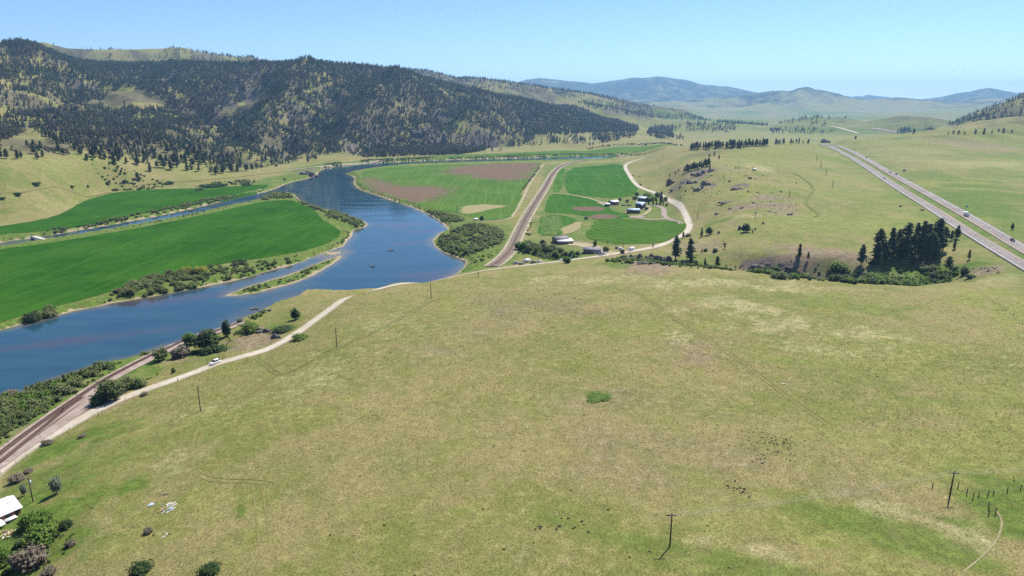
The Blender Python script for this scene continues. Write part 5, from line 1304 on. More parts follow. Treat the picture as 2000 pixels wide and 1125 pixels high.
# ridge rows right of the farm
for k in range(14):
    x = 1337 + 47*k/13; pine('small pine in the tight row on the rocky ridge above the farm road', x, 337 - 12*k/13 + random.uniform(-1, 1), random.uniform(12, 17), 'pine row on the rocky ridge')
for x, y, h in ((1325,336,7),(1319,341,7),(1308,346,6),(1386,332,12),(1385,308,8),(1395,305,9),(1404,311,9),(1371,316,5),(1418,325,4),(1437,330,5),(1443,330,5)):
    pine('tiny pine scattered round the rocky ridge above the farm', x, y, h, 'scattered pines round the rocky ridge')
for k in range(66):
    t = random.random(); x = 1348 + 150*t; y = 291.5 - 8*t + random.uniform(-1.6, 2.2)*(1.0 if t < .7 else .6)
    pine('dark pine in the long row along the hill crest behind the farm', x, y, random.uniform(9, 15), 'long pine row on the hill crest')
for k in range(16):
    x = random.uniform(1508, 1580); pine('dark pine on the crest of the highway hill left of the road', x, 281 + random.uniform(-2, 1), random.uniform(7, 12), 'pines on the crest left of the highway')
for x, y, h in ((1760,257,9),(1766,259,11),(1775,258,9),(1785,259,8),(1671,272,7),(1852,262,5),(1862,261,6),(1872,261,7),(1884,261,5),(1905,260,8),(1922,259,9),(1937,259,5),(1950,258,7),(1960,258,9),(1976,257,5)):
    pine('small round pine along the grassy crest right of the highway', x, y, h, 'pines along the right crest', 1.5)

# ------------------------------------------------------------------ broadleaf trees and shrubs
for a in [('slim dark poplar on the riverbank railway', 443,657,40,'poplar',.9), ('broad dark cottonwood clump left of the slim riverbank poplar', 408,681,47,'leaf_dark',1.5), ('round bright green tree left of the dark cottonwood clump', 373,672,29,'leaf',1.15), ('olive tree beside the rails right of the railway bend', 317,704,34,'leaf_olive',1.05), ('large olive bushy tree between the rails and the gravel road', 216,783,52,'leaf_olive',1.0), ('grey green tree joined to the large olive roadside tree', 248,762,36,'leaf_olive',1.1),
          ('green leaning juniper casting shadow on the river terrace', 577,624,27,'leaf_dark',.8), ('silver green young tree on the grass near the cabin pole', 112,963,40,'leaf_silver',.85), ('small sapling beside the white roofed cabin', 48,968,30,'leaf_silver',.6), ('lone dark tree by the small hut at the bend field corner', 940,431,12,'leaf_dark',1.2), ('round olive tree on the big field edge', 297,550,19,'leaf_olive',1.2), ('paler tree right of the round olive tree on the big field edge', 331,541,20,'leaf_olive',1.0),
          ('left yellow green willow on the big field edge', 364,536,20,'leaf_yellow',1.25), ('right yellow green willow on the big field edge', 392,535,20,'leaf_yellow',1.5), ('round dark tree beside a boulder on the open hillside', 1457,453,20,'leaf_dark',1.15), ('round dark tree right of the small pine on the road bend slope', 1386,458,18,'leaf_dark',1.15), ('yellow leafed tree beside the grey roofed house', 1162,481,18,'leaf_yellow',.5), ('round green tree at the right end of the grey roofed house', 1184,491,14,'leaf_olive',1.3), ('green tree at the yard entrance beside the gravel road', 1107,514,16,'leaf',1.15), ('dark leafed tree behind the parked trailers at the knob', 1216,495,10,'leaf_dark',1.4)]:
    leafy(a[0], a[1], a[2], a[3], a[4], a[5], name='broadleaf_tree')
for x, y, h, k in ((1013,487,20,'leaf'),(1024,490,22,'leaf'),(1036,493,20,'leaf_olive'),(1048,497,20,'leaf'),(1058,494,24,'leaf_olive'),(1062,486,22,'leaf_dark'),(1074,496,22,'leaf_olive'),(1086,506,20,'leaf'),(1093,497,18,'leaf_olive'),(1104,502,16,'leaf_olive'),(1117,503,16,'leaf_dark'),(1127,500,14,'leaf_olive'),(1080,490,16,'leaf_dark'),(1043,485,16,'leaf_olive')):
    leafy('green streamside tree in the grove in front of the grey roofed houses', x, y, h, k, 1.15, 'streamside grove before the houses', name='broadleaf_tree')
for x, y, h, k in ((1262,386,13,'leaf'),(1266,394,11,'leaf'),(1283,385,12,'leaf_dark'),(1274,393,11,'leaf'),(1240,390,9,'leaf_olive'),(1226,395,8,'leaf'),(1263,409,7,'leaf_olive'),(1299,392,10,'leaf'),(1244,382,8,'leaf_dark'),(1210,392,8,'leaf'),(1262,389,9,'leaf'),(1269,391,9,'leaf_olive'),(1275,388,8,'leaf'),(1280,392,8,'leaf'),(1268,383,6,'leaf_olive'),(1258,384,6,'leaf_dark'),(1302,402,6,'leaf_olive')):
    leafy('low green garden tree behind the farmhouse', x, y, h, k, 1.4, 'garden trees behind the farmhouse', name='broadleaf_tree')
for a in [('big bright green bush nearest below the cabin', 82,1062,76,42,'leaf'), ('bright green bush between the cabin pole and the big bush', 70,1026,62,34,'leaf'), ('large grey brown bush below the bright green bush', 58,1106,72,46,'greybrush'), ('green bush at the very left edge of the picture', 8,1096,40,34,'leaf'), ('grey bush at the bottom edge beside the large grey brown bush', 96,1123,34,20,'greybrush'), ('round dark green bush at the bottom edge of the pasture', 275,1122,56,26,'leaf_dark'), ('low dark green bush at the bottom edge right of the round one', 409,1118,46,22,'leaf_dark'), ('small grey bush alone in the lower pasture', 289,1040,22,13,'greybrush'),
          ('small grey bush right of the bright green bush', 138,1066,22,14,'greybrush'), ('dark bramble beside the big bright bush', 130,1030,30,18,'leaf_dark'), ('grey brown hedge above the cabin pole', 34,940,34,18,'greybrush'), ('second grey hedge clump toward the gravel road', 54,924,22,12,'greybrush'), ('small grey bush at the roadside bank by the leftmost posts', 92,868,24,12,'greybrush'), ('grey bush hugging the edge of the gravel road', 283,772,18,9,'greybrush'), ('grey bush on the bank above the mown green patch', 161,854,18,8,'greybrush'),
          ('low green roadside bush beyond the white pickup', 584,663,40,12,'leaf'), ('grey bush left of the cottonwood clump', 354,697,38,28,'greybrush'), ('low dark undergrowth beneath the cottonwood clump', 415,688,56,16,'leaf_dark'), ('dark bush under the large olive roadside tree', 196,788,40,24,'leaf_dark'), ('grey green bush behind the olive roadside tree', 268,756,40,24,'willow'), ('small green bush beside the bare track near the rails', 339,728,9,12,'leaf_dark'), ('lone riverbank bush at the left shore', 75,757,14,13,'leaf_dark'), ('grey willow at the left picture edge on the shore', 22,776,36,18,'greybrush'),
          ('green hedge on the river bluff edge', 488,648,44,22,'leaf'), ('dark hedge by the hollow in the river terrace', 552,646,44,12,'leaf_dark'), ('brownish brush by the river bluff', 470,629,16,10,'greybrush'), ('bright low green shrub spread flat in the middle of the pasture', 1163,779,64,6,'leaf'), ('right lobe of the flat green shrub in mid pasture', 1182,777,28,5,'leaf'), ('dark shrub on the big field bank near the island', 468,515,32,12,'leaf_dark'), ('dark green clump at the left end of the field shore', 66,627,38,22,'leaf_dark'), ('olive clump beside the dark one on the field shore', 98,619,34,20,'leaf_olive'),
          ('bright green bush below the leaning grove pine', 1637,531,36,26,'leaf'), ('bright green bush row below the dense grove', 1765,552,70,22,'leaf'), ('green bush at the gully mouth below the grove', 1712,547,44,18,'leaf'), ('grey bush on the gully floor left of the bright bush', 1634,545,26,12,'leaf_silver'), ('rounded olive bush on the slope right of the grove', 1815,527,42,18,'leaf_olive'), ('slim green bush beside the bare soil bank', 1882,536,18,22,'leaf_olive'), ('dark bush at the right end of the gully', 1895,543,24,8,'leaf_dark'), ('dark bush at the foot of the dark gully bank', 1500,533,34,16,'leaf_dark'), ('green bush in the gully between the bank pines', 1520,543,36,16,'leaf_olive'),
          ('dark round bush on the bare slope by the road bend', 1397,492,12,9,'leaf_dark'), ('dark round bush left of the bare slope bush', 1378,491,11,7,'leaf_dark'), ('brown bush at the gravel road corner', 1344,462,13,8,'greybrush'), ('small dark bush alone on the green highway bench', 1759,404,6,4,'leaf_dark'), ('low dark bush pair near the carriageway on the bench', 1801,411,9,3,'leaf_dark'), ('green bush hiding the road beside the yard', 1186,511,12,8,'leaf'), ('round green bush on the near side of the road below the yard', 1108,513,16,11,'leaf')]:
    shrub(*a)
for x, y, w, h in ((172,366,8,6),(210,360,9,7),(244,357,12,7),(272,354,5,6),(140,366,14,5),(70,360,20,6),(35,380,22,5),(5,388,12,4),(225,372,14,5),(330,359,20,7),(420,364,60,7),(390,372,18,5),(480,362,26,5),(556,352,6,5),(540,325,7,6),(275,369,8,4)):
    shrub('dark scrub bush on the grassland beside the left field', x, y, w, h, 'leaf_dark', 'scrub bushes on the left grassland')
for x, y, w, h in ((1328,367,6,4),(1312,373,12,4),(1339,374,4,4),(1335,358,5,3),(1425,355,6,4),(1465,349,8,4),(1555,358,4,2),(1461,374,4,2),(1490,438,5,6),(1475,449,4,5),(1404,456,6,6),(1251,362,5,4),(1294,305,4,2),(1250,345,4,2),(1237,343,4,3)):
    shrub('tiny dark bush on the rocky slope above the gravel road', x, y, w, h, 'leaf_dark', 'tiny bushes on the rocky slope')
for k in range(16):  # bushes stand in for the irrigation wheel line along the field
    t = k/15; shrub('dark bush in the ragged row standing in for the irrigation line', 1054 - 36*t, 329 + 46*t + random.uniform(-1, 1), random.uniform(3, 6), random.uniform(2.5, 4.5), 'leaf_dark', 'row standing in for the irrigation line')

# ------------------------------------------------------------------ rocks
M['rock'] = None
def rock_material():
    t = NT('purple_brown_rock', 0.9); n = t.noise(0.5, 5, 0.7); n2 = t.noise(2.5, 4, 0.7)
    c = t.mix(t.ramp(n, 0.35, 0.65), (0.095, 0.078, 0.074), (0.195, 0.165, 0.150)); c = t.mix(t.ramp(n2, 0.55, 0.7, 0, .5), c, (0.055, 0.045, 0.043)); t.bump(n2, 0.8, 0.4)
    return t.color(c)
M['rock'] = rock_material()
def rock_mesh(seed, lumps=7):
    import bmesh
    r = np.random.default_rng(seed); parts = []
    for k in range(lumps):
        bm = bmesh.new(); bmesh.ops.create_icosphere(bm, subdivisions=2, radius=1)
        V = np.array([v.co[:] for v in bm.verts]); F = np.array([[v.index for v in f.verts] for f in bm.faces]); bm.free()
        pl = r.normal(size=(9, 3)); pl /= np.linalg.norm(pl, axis=1)[:, None]
        for q in pl:                                                 # chop flat faces
            d = V@q - r.uniform(.45, .8); V = V - np.maximum(d, 0)[:, None]*q
        s = r.uniform(.25, .6)
        V = V*np.array([s*r.uniform(.7, 1.2), s*r.uniform(.5, .9), s*r.uniform(.7, 1.5)])
        V += [r.uniform(-.75, .75), r.uniform(-.35, .35), .12]
        parts.append((V, F))
    return join(parts)
ROCKS = [fast_mesh('rock', *rock_mesh(700 + k, 6 + k), M['rock']) for k in range(4)]
def rocks(label, px, py, wpx, hpx, group=None):
    _cnt[0] += 1
    p = hit(px, py); h = tall(p, hpx); w = wide(p, wpx)
    return tag(put('rock_outcrop', ROCKS[_cnt[0] % 4], loc=p - np.array([0, 0, .12*h]), rot=random.uniform(-.4, .4), scl=(w/2, w/2.4, h/.75)), label, 'rock', group)
for a in [('big dark boulder at the left end of the hillside outcrop', 1311,360,20,12), ('broken rock band below the pine row on the ridge', 1368,341,34,9), ('rock shelf at the right end of the pine row', 1390,335,18,8), ('rubble heap in the middle of the hillside outcrop', 1353,358,20,8), ('dark rock mound above the lime green patch', 1378,362,20,10), ('low dark rock mound at the foot of the outcrop', 1367,370,24,7), ('long dark rock rib on the open hillside', 1443,370,36,6), ('pale rock ledge with two dark bushes on the hillside', 1420,396,26,4), ('small dark rock low on the slope above the road', 1401,419,12,4), ('small rock on the brown soil streak', 1449,407,8,4), ('rock beside the upper brown soil streak', 1471,397,8,5), ('dark boulder on the bare soil under the ruts', 1544,420,10,6),
          ('brown boulder beside the round hillside tree', 1446,449,11,9), ('dark rocky crag at the left end of the knob by the road', 1242,508,36,13), ('tallest rocky crag of the knob by the gravel road', 1272,507,40,19), ('rocky crag next to the tallest knob pine', 1298,510,30,18), ('low rock spill in front of the knob', 1262,515,40,6), ('dark rock bank along the gully rim below the lone round pine', 1490,522,40,9), ('second dark rock bank right of the round topped pine', 1545,524,30,8), ('dark overhung bank in the river terrace hollow', 512,648,40,12), ('eroded dark bank face left of the green hedge', 540,660,22,9), ('reddish stones at the water edge below the bluff', 520,609,26,5),
          ('purple crag dropping into the river at the left bank', 600,341,36,12), ('lower purple rocks at the crag foot by the river', 612,346,22,7), ('red road cut rock at the highway crest', 1612,279,18,9), ('dark cliff at the foot of the forested hill beside the far river', 858,285,40,26), ('smaller cliff right of the dark cliff below the forest', 905,290,34,16), ('upper rock face on the forested hill above the river', 820,262,30,14)]:
    rocks(*a)

def stones():
    """loose stones and low sage over the rocky slope and along the gully rim"""
    P = []
    for (x, y, w, h, n) in ((1370,345,110,44,170),(1440,385,190,60,220),(1510,405,110,34,110),(1360,365,80,20,70),(1270,512,110,16,90),(1500,520,140,14,80),(1400,470,150,30,50),(1925,530,60,20,60),(700,298,50,16,80),(880,276,110,30,140),(1450,340,120,30,60)):
        for k in range(n):
            a, d = random.uniform(0, 6.28), math.sqrt(random.random()); P.append(hit(x + d*w/2*math.cos(a), y + d*h/2*math.sin(a)))
    P = np.array(P); n = len(P); r = np.hypot(P[:, 0], P[:, 1])
    me = [fast_mesh('stone', *rock_mesh(760 + k, 2), M['rock']) for k in range(3)]
    V, F = bush(790, 1.0, 0.8, 60, 0.22, 3); me.append(fast_mesh('low_sage', V, F, M['sagebrush']))
    s = np.clip(rng.lognormal(-0.35, 0.5, n), .25, 3.2)*np.clip(r/800, .8, 2.0)
    return scatter('loose_stones', 'loose dark stones and low sage over the rocky slopes', me, P, rng.uniform(0, 6.28, n), np.stack([s*1.3, s, s*.7], 1), rng.integers(0, 4, n), None)
stones()

# ------------------------------------------------------------------ buildings
M['white_roof'] = plain('white_metal_roof', (0.74, 0.74, 0.74), 0.5, .10, .8)
M['blue_roof'] = plain('pale_blue_roof', (0.36, 0.44, 0.54), 0.5, .2, .6)
M['grey_roof'] = plain('grey_shingle_roof', (0.20, 0.185, 0.20), 0.85, .2, 3)
M['dark_wall'] = plain('dark_stained_wall', (0.065, 0.045, 0.050), 0.8)
M['log_wall'] = plain('red_brown_log_wall', (0.115, 0.045, 0.032), 0.8, .3, 2)
M['taupe_wall'] = plain('taupe_siding', (0.235, 0.185, 0.160), 0.85)
M['teal_wall'] = plain('dark_teal_wall', (0.045, 0.085, 0.100), 0.8)
M['trim'] = plain('white_trim', (0.72, 0.72, 0.70), 0.6, .05)
M['wood'] = plain('raw_lumber', (0.42, 0.29, 0.16), 0.8, .25, 4)
M['pole'] = plain('weathered_pole', (0.20, 0.135, 0.095), 0.85, .25, 2)
M['pole_dark'] = plain('dark_creosote_pole', (0.050, 0.040, 0.034), 0.85, .25, 2)
M['window'] = plain('window_glass', (0.035, 0.045, 0.055), 0.08, .05, 1, 0, .6)
M['concrete'] = plain('pale_concrete', (0.58, 0.55, 0.50), 0.85)
M['lit_window_tan'] = plain('tan_lit_window', (0.42, 0.30, 0.13), 0.7)  # yellow window light painted in as a flat tan
def boxm(x0, x1, y0, y1, z0, z1):
    V = np.array([(x, y, z) for z in (z0, z1) for x, y in ((x0, y0), (x1, y0), (x1, y1), (x0, y1))], float)
    return V, np.array([(3, 2, 1, 0), (4, 5, 6, 7), (0, 1, 5, 4), (1, 2, 6, 5), (2, 3, 7, 6), (3, 0, 4, 7)])
def part(name, geo, mat, parent): return put(name, fast_mesh(name, geo[0], geo[1], mat), parent)
def gable_walls(L, W, H, R_):
    l, w = L/2, W/2
    V = [(-l,-w,0),(l,-w,0),(l,w,0),(-l,w,0),(-l,-w,H),(l,-w,H),(l,w,H),(-l,w,H),(-l,0,H+R_),(l,0,H+R_)]
    F = [(0,1,5),(0,5,4),(2,3,7),(2,7,6),(1,2,6),(1,6,5),(5,6,9),(3,0,4),(3,4,7),(7,4,8),(3,2,1),(3,1,0)]
    return np.array(V, float), np.array(F)
def roof_slab(L, W, H, R_, side, o=.5, t=.16):
    l, w = L/2 + o, (W/2 + o)*side; dz = R_/(W/2)*(W/2 + o)
    V = []
    for q in (0.02, t):
        V += [(-l, w, H + R_ - dz + q), (l, w, H + R_ - dz + q), (l, 0, H + R_ + q), (-l, 0, H + R_ + q)]
    F = [(0,1,2,3),(7,6,5,4),(0,4,5,1),(1,5,6,2),(2,6,7,3),(3,7,4,0)]
    if side > 0: F = [f[::-1] for f in F]
    return np.array(V, float), np.array(F)
def house(name, label, cat, p, rz, L, W, H, R_, wall, roof, wins=(), doors=(), wmat='window', chimney=None):
    r = tag(empty(name, p, rz), label, cat)
    part('wall', gable_walls(L, W, H, R_), M[wall], r)
    rf = [part('roof', roof_slab(L, W, H, R_, s), M[roof], r) for s in (-1, 1)]
    if chimney: part('chimney', boxm(chimney[0]-.35, chimney[0]+.35, chimney[1]-.35, chimney[1]+.35, H + R_*.3, H + R_ + .9), M['grey_roof'], rf[0])
    for side, u, z, w, h in wins:
        opening('window', r, side, u, z, w, h, L, W, M[wmat], True)
    for side, u, z, w, h in doors:
        opening('door', r, side, u, z, w, h, L, W, M['trim'], False)
    return r
def opening(nm, r, side, u, z, w, h, L, W, m, frame):
    if side in 'ns':
        s = -1 if side == 's' else 1; y = s*W/2
        o = part(nm, boxm(u - w/2, u + w/2, min(y, y + s*.06), max(y, y + s*.06), z, z + h), m, r)
        if frame: part('frame', boxm(u - w/2 - .08, u + w/2 + .08, min(y + s*.065, y + s*.09), max(y + s*.065, y + s*.09), z - .1, z - .01), M['trim'], o)
    else:
        s = -1 if side == 'w' else 1; x = s*L/2
        o = part(nm, boxm(min(x, x + s*.06), max(x, x + s*.06), u - w/2, u + w/2, z, z + h), m, r)
        if frame: part('frame', boxm(min(x + s*.065, x + s*.09), max(x + s*.065, x + s*.09), u - w/2 - .08, u + w/2 + .08, z - .1, z - .01), M['trim'], o)
def at(px, py, dz=-.1): return hit(px, py) + np.array([0, 0, dz])
W4 = lambda side, n, L, z=1.0, w=1.1, h=1.2: [(side, -L/2 + L*(k + .5)/n, z, w, h) for k in range(n)]
house('barn', 'white roofed barn at the left of the farmyard', 'barn', at(1198,399.5), 0.5, 10.5, 7.5, 3.8, 1.5, 'dark_wall', 'white_roof', W4('s', 3, 10), [('e', 0, 0, 3.0, 2.8)])
house('shed', 'small dark teal shed with white roof beside the barn', 'shed', at(1186,403), 0.1, 5, 4, 3.0, 1.0, 'teal_wall', 'white_roof', [('s', 0, 1, .9, .9)], [('e', 0, 0, 1, 2)])
house('farmhouse', 'upper farmhouse with pale blue roof behind the cross gabled house', 'house', at(1255,394.5), -0.55, 9.6, 7, 4.8, 2.0, 'dark_wall', 'blue_roof', W4('s', 4, 10) + W4('e', 2, 7), [('s', 0, 0, 1, 2.1)], chimney=(3, 1))
r = house('farmhouse', 'cross gabled farmhouse with pale blue roof in the middle of the farm', 'house', at(1251,406), -0.5, 9.8, 7.2, 5.0, 2.0, 'dark_wall', 'blue_roof', W4('s', 3, 10) + W4('e', 2, 6), [('s', 3.9, 0, 1, 2.1)])
wing = part('wing', gable_walls(7, 5.4, 4.4, 1.9), M['dark_wall'], r); wing.rotation_euler = (0, 0, math.pi/2); wing.location = (1.6, -5.0, 0)
for s in (-1, 1):
    o = part('wing_roof', roof_slab(7, 5.4, 4.4, 1.9, s), M['blue_roof'], r); o.rotation_euler = (0, 0, math.pi/2); o.location = (1.6, -5.0, 0)
part('porch', boxm(4.5, 7.6, -8.2, -4.4, 0.2, 0.5), M['wood'], r)
r = house('farm_building', 'long dark farm building with pale blue roof and lit windows painted tan', 'building', at(1237,416), 0.05, 13, 6.6, 3.8, 1.4, 'dark_wall', 'blue_roof', W4('s', 5, 13, .9, 1.2, 1.3), [('e', 0, 0, 2.6, 2.6)], 'lit_window_tan')
part('deck', boxm(-10.5, -7.4, -3.6, 3.4, .2, .5), M['wood'], r)
r = house('house', 'grey roofed house with low white roofed wings above the streamside trees', 'house', at(1094,473), 0.35, 12, 9, 3.6, 2.0, 'taupe_wall', 'grey_roof', W4('s', 2, 10) + [('w', 0, 1, 1.2, 1.2)], [('e', 0, 0, 2.4, 2.4)], chimney=(-4, 1))
for q, (x0, x1, y0, y1, h) in enumerate(((-5.5, 8.5, -9.6, -5.4, 2.6), (2.6, 9.4, -5.1, -1.5, 2.9))):
    part('wing', boxm(x0, x1, y0, y1, 0, h), M['taupe_wall'], r)
    V, F = boxm(x0 - .4, x1 + .4, y0 - .4, y1 + .4, h + .02, h + .2); V[:, 2] += (V[:, 1] - y0)*.12; part('wing_roof', (V, F), M['white_roof'], r)
house('house', 'low house with broad grey roof and brown walls beside the gravel road', 'house', at(1157,494), -0.18, 14, 9, 3.4, 1.5, 'taupe_wall', 'grey_roof', W4('w', 2, 8) + [('s', -5, 1, 1.4, 1.1), ('s', -1, 1, 1.4, 1.1)], [('s', 2.6, .05, 2.6, 2.2), ('s', 5.8, .05, 2.6, 2.2)], chimney=(0.5, .6))
house('shed', 'tiny white hut on the green hill above the outcrop', 'shed', at(1473,333), 0.2, 3.6, 3.0, 2.4, .6, 'trim', 'white_roof', [], [('s', 0, 0, 1, 1.9)])
house('shed', 'small pale hut beside the lone tree at the bend field corner', 'shed', at(929,431), 0.2, 3.0, 2.6, 2.2, .6, 'trim', 'white_roof', [], [('s', 0, 0, .9, 1.8)])

# the cabin at the lower left edge
def cabin():
    g = hit(40, 1007); ze, zr = g[2] + 3.0, g[2] + 4.9
    a = gp(38, 984, ze); b = gp(-2, 1001, ze); c = gp(10, 953, zr)
    u = (b - a)[:2]; u = u/np.hypot(*u)                                  # along the eave, away to the left
    v = np.array([u[1], -u[0]]); v = v if np.dot(v, (c - a)[:2]) > 0 else -v
    run = abs(float(np.dot((c - a)[:2], v)))
    W_, L_ = min(2*run, 10.0), 15.0
    ctr = a[:2] + u*(L_/2 - .5) + v*(W_/2 - .4)
    r = empty('cabin', (ctr[0], ctr[1], float(ground(*ctr)) - .2), math.atan2(-u[1], -u[0]))
    tag(r, 'red brown log cabin with bright white metal roof at the left edge', 'cabin')
    sgn = 1 if np.dot(np.array([-math.sin(r.rotation_euler[2]), math.cos(r.rotation_euler[2])]), v) > 0 else -1
    H, R_ = 3.0, 1.9; side = 's' if sgn > 0 else 'n'; q = -1 if side == 's' else 1
    for k in range(9):                                                   # courses of logs
        z0 = k*H/9
        part('log_course', boxm(-L_/2 + .5, L_/2 - .5, -W_/2 + .45, W_/2 - .45, z0 + .02, z0 + H/9 - .02), M['log_wall'], r)
    V, F = gable_walls(L_ - 1.1, W_ - 1, H, R_); part('wall', (V*[.995, .985, 1], F), M['log_wall'], r)
    for s in (-1, 1):
        rf = part('roof', roof_slab(L_ - 1, W_ - 1, H, R_, s), M['white_roof'], r)
        if s == q:
            for x in np.arange(-L_/2 + .8, L_/2, 1.0):
                V, F = roof_slab(.08, W_ - 1, H, R_, s, 0, .22); V[:, 0] += x; part('roof_seam', (V, F), M['trim'], rf)
            for x, w in ((L_/2 - 1.9, 1.3), (L_/2 - 4.6, .5)):
                V, F = roof_slab(w, 1.6, H, R_, s, 0, .3); V[:, 0] += x; V[:, 1] = V[:, 1] + s*1.9; V[:, 2] -= 1.9*R_/(W_/2 - .5); part('skylight', (V, F), M['window'], rf)
    opening('window', r, side, L_/2 - 3.6, 1.6, 1.5, .95, L_ - 1, W_ - .9, M['window'], True)
    opening('window', r, side, L_/2 - 7.0, 1.6, 1.5, .95, L_ - 1, W_ - .9, M['window'], True)
    opening('door', r, side, L_/2 - 9.2, .3, 1.0, 2.0, L_ - 1, W_ - .9, M['wood'], False)
    y0 = q*(W_/2 - .4); 
    def yb(a_, b_): return (min(y0 + q*a_, y0 + q*b_), max(y0 + q*a_, y0 + q*b_))
    V, F = boxm(-L_/2, L_/2 - 5.5, *yb(.1, 3.0), 2.0, 2.12); V[:, 2] -= np.abs(V[:, 1] - y0)*.18; part('porch_roof', (V, F), M['white_roof'], r)
    part('porch_floor', boxm(-L_/2, L_/2 - 2.2, *yb(.1, 3.2), .05, .25), M['wood'], r)
    for x in (-4, -1, 1.8): part('porch_post', boxm(x - .08, x + .08, *yb(2.7, 2.86), .25, 1.62), M['pole'], r)
    part('porch_bay', boxm(L_/2 - 5.2, L_/2 - 2.4, *yb(.1, 1.8), .26, 1.45), M['log_wall'], r)
    part('porch_bay_roof', boxm(L_/2 - 5.4, L_/2 - 2.2, *yb(.1, 2.0), 1.47, 1.6), M['trim'], r)
    w = part('bay_window', boxm(L_/2 - 4.6, L_/2 - 3.0, *yb(1.83, 1.9), .55, 1.3), M['window'], r)
    return r
cabin()
def pile(name, label, cat, px, py, n, sx, sy, ln, mats, wid=.16, seed=3, flat=False, piece='board'):
    r_ = np.random.default_rng(seed); p = hit(px, py); r = tag(empty(name, p, 0.0), label, cat)
    V, F = boxm(-.5, .5, -.5, .5, 0, 1)
    me = [fast_mesh(piece, V, F, M[m_]) for m_ in mats]
    for k in range(n):
        o = put(piece, me[k % len(me)], r, loc=(r_.uniform(-sx, sx), r_.uniform(-sy, sy), .03 + .05*(k % 4)), rot=(0, r_.uniform(-.05, .05), (r_.uniform(.9, 1.5) if not flat else r_.uniform(0, 3)) ), scl=(r_.uniform(.6, 1)*ln, wid*r_.uniform(.7, 1.6), .05))
        o.location.z = float(ground(p[0] + o.location.x, p[1] + o.location.y)) - p[2] + .04 + .05*(k % 4)
    return r
pile('lumber_pile', 'heap of white and grey boards scattered in the lower pasture', 'lumber pile', 328, 992, 26, 2.5, 2.1, 1.7, ['trim', 'blue_roof', 'wood', 'grey_roof', 'concrete'], .2, 5)
pile('board_stack', 'thin reddish boards lying in the grass above the white boards', 'boards', 320, 966, 5, 1.2, .5, 2.4, ['pole'], .2, 6, True)
pile('roofing_sheet', 'pale metal sheet lying alone left of the white boards', 'metal sheet', 296, 986, 2, .5, .2, 2.6, ['blue_roof'], .5, 7, True, 'sheet')
pile('scrap_heap', 'small heap of pale sticks below the white boards', 'scrap', 326, 1046, 7, .8, .8, 1.1, ['trim', 'wood'], .12, 8, True, 'stick')
pile('firewood_pile', 'jumbled firewood and lumber beside the cabin porch', 'firewood', 12, 1044, 26, 2.6, 2.2, 1.6, ['wood', 'trim', 'wood', 'log_wall'], .2, 9, True, 'log')
pile('scrap_heap', 'bleached white scrap lying beside the diagonal track', 'scrap', 1533, 751, 4, .9, .7, .9, ['concrete', 'trim'], .22, 10, True, 'sheet')

# ------------------------------------------------------------------ poles, wires, fences
def pole(label, px, ytop, ybase, m='pole', arm=False, dark=False):
    p = hit(px, ybase); h = tall(p, ybase - ytop)
    r = tag(empty('utility_pole', p, 0.0), label, 'pole')
    k = .14 + .00022*math.hypot(p[0], p[1])
    part('shaft', tube([(0, 0, -.4), (0, 0, h*.5), (0, 0, h)], [k*1.15, k, k*.75], 8), M[m], r)
    if arm:
        part('crossarm', boxm(-1.2, 1.2, -.09, .09, h - .55, h - .38), M[m], r)
        for x in (-1.05, -.35, .35, 1.05): part('insulator', tube([(x, 0, h - .38), (x, 0, h - .2), (x, 0, h - .1)], [.05, .08, .03], 6), M['trim'], r)
    return r, p, h
pA = pole('dark power pole casting a shadow at the bottom of the pasture', 1308, 1003, 1068, 'pole_dark', True)
pB = pole('dark power pole with crossarm beside the fence corner at right', 1854, 921, 974, 'pole_dark', True)
pC = pole('grey pole with crossarm and transformer beside the cabin', 65, 932, 980, 'pole', True)
V, F = tube([(.35, 0, pC[2] - 2.0), (.35, 0, pC[2] - 1.9), (.35, 0, pC[2] - 1.1), (.35, 0, pC[2] - 1.0)], [.1, .26, .26, .1], 8); part('transformer', (V, F), M['trim'], pC[0])
for a in [('brown roadside pole below the gravel road at left', 392,754,803), ('brown pole on the slope at the gravel road bend', 658,640,678), ('thin pole on the grass by the river overlook', 842,552,583), ('small pole where the gravel road meets the bench edge', 934,528,541), ('thin pole on the slope right of the farm road', 1328,382,394), ('thin pole at the lower gravel road bend', 1362,414,428), ('thin pole above the green strip on the hillside', 1475,415,427), ('reddish pole near the brown soil streaks on the hill', 1541,370,386), ('thin pole on the bench near the winding ruts', 1626,352,366), ('thin pole higher on the bench left of the highway', 1613,330,343), ('thin pole on the bench by the dark green patch', 1603,313,327), ('thin pole near the highway crest', 1595,302,314), ('tiny pole in the bend field corner', 892,401,416), ('thin pole beside the parked pickups', 1051,503,510), ('thin pole on the hay field edge behind the trees', 1187,468,476), ('thin pole on the hay field edge near the knob', 1217,475,483)]:
    pole(*a)
g2 = gp(2260, 925, 31); pD = hit(2150, 940) if False else np.array([g2[0], g2[1], float(ground(g2[0], g2[1]))])
rD = tag(empty('utility_pole', pD), 'dark power pole beyond the right edge of the pasture', 'pole'); part('shaft', tube([(0, 0, -.4), (0, 0, 4), (0, 0, 8.5)], [.2, .18, .13], 8), M['pole_dark'], rD); part('crossarm', boxm(-1.2, 1.2, -.09, .09, 7.95, 8.12), M['pole_dark'], rD)
M['wire'] = plain('aluminium_wire', (0.46, 0.44, 0.36), 0.5)
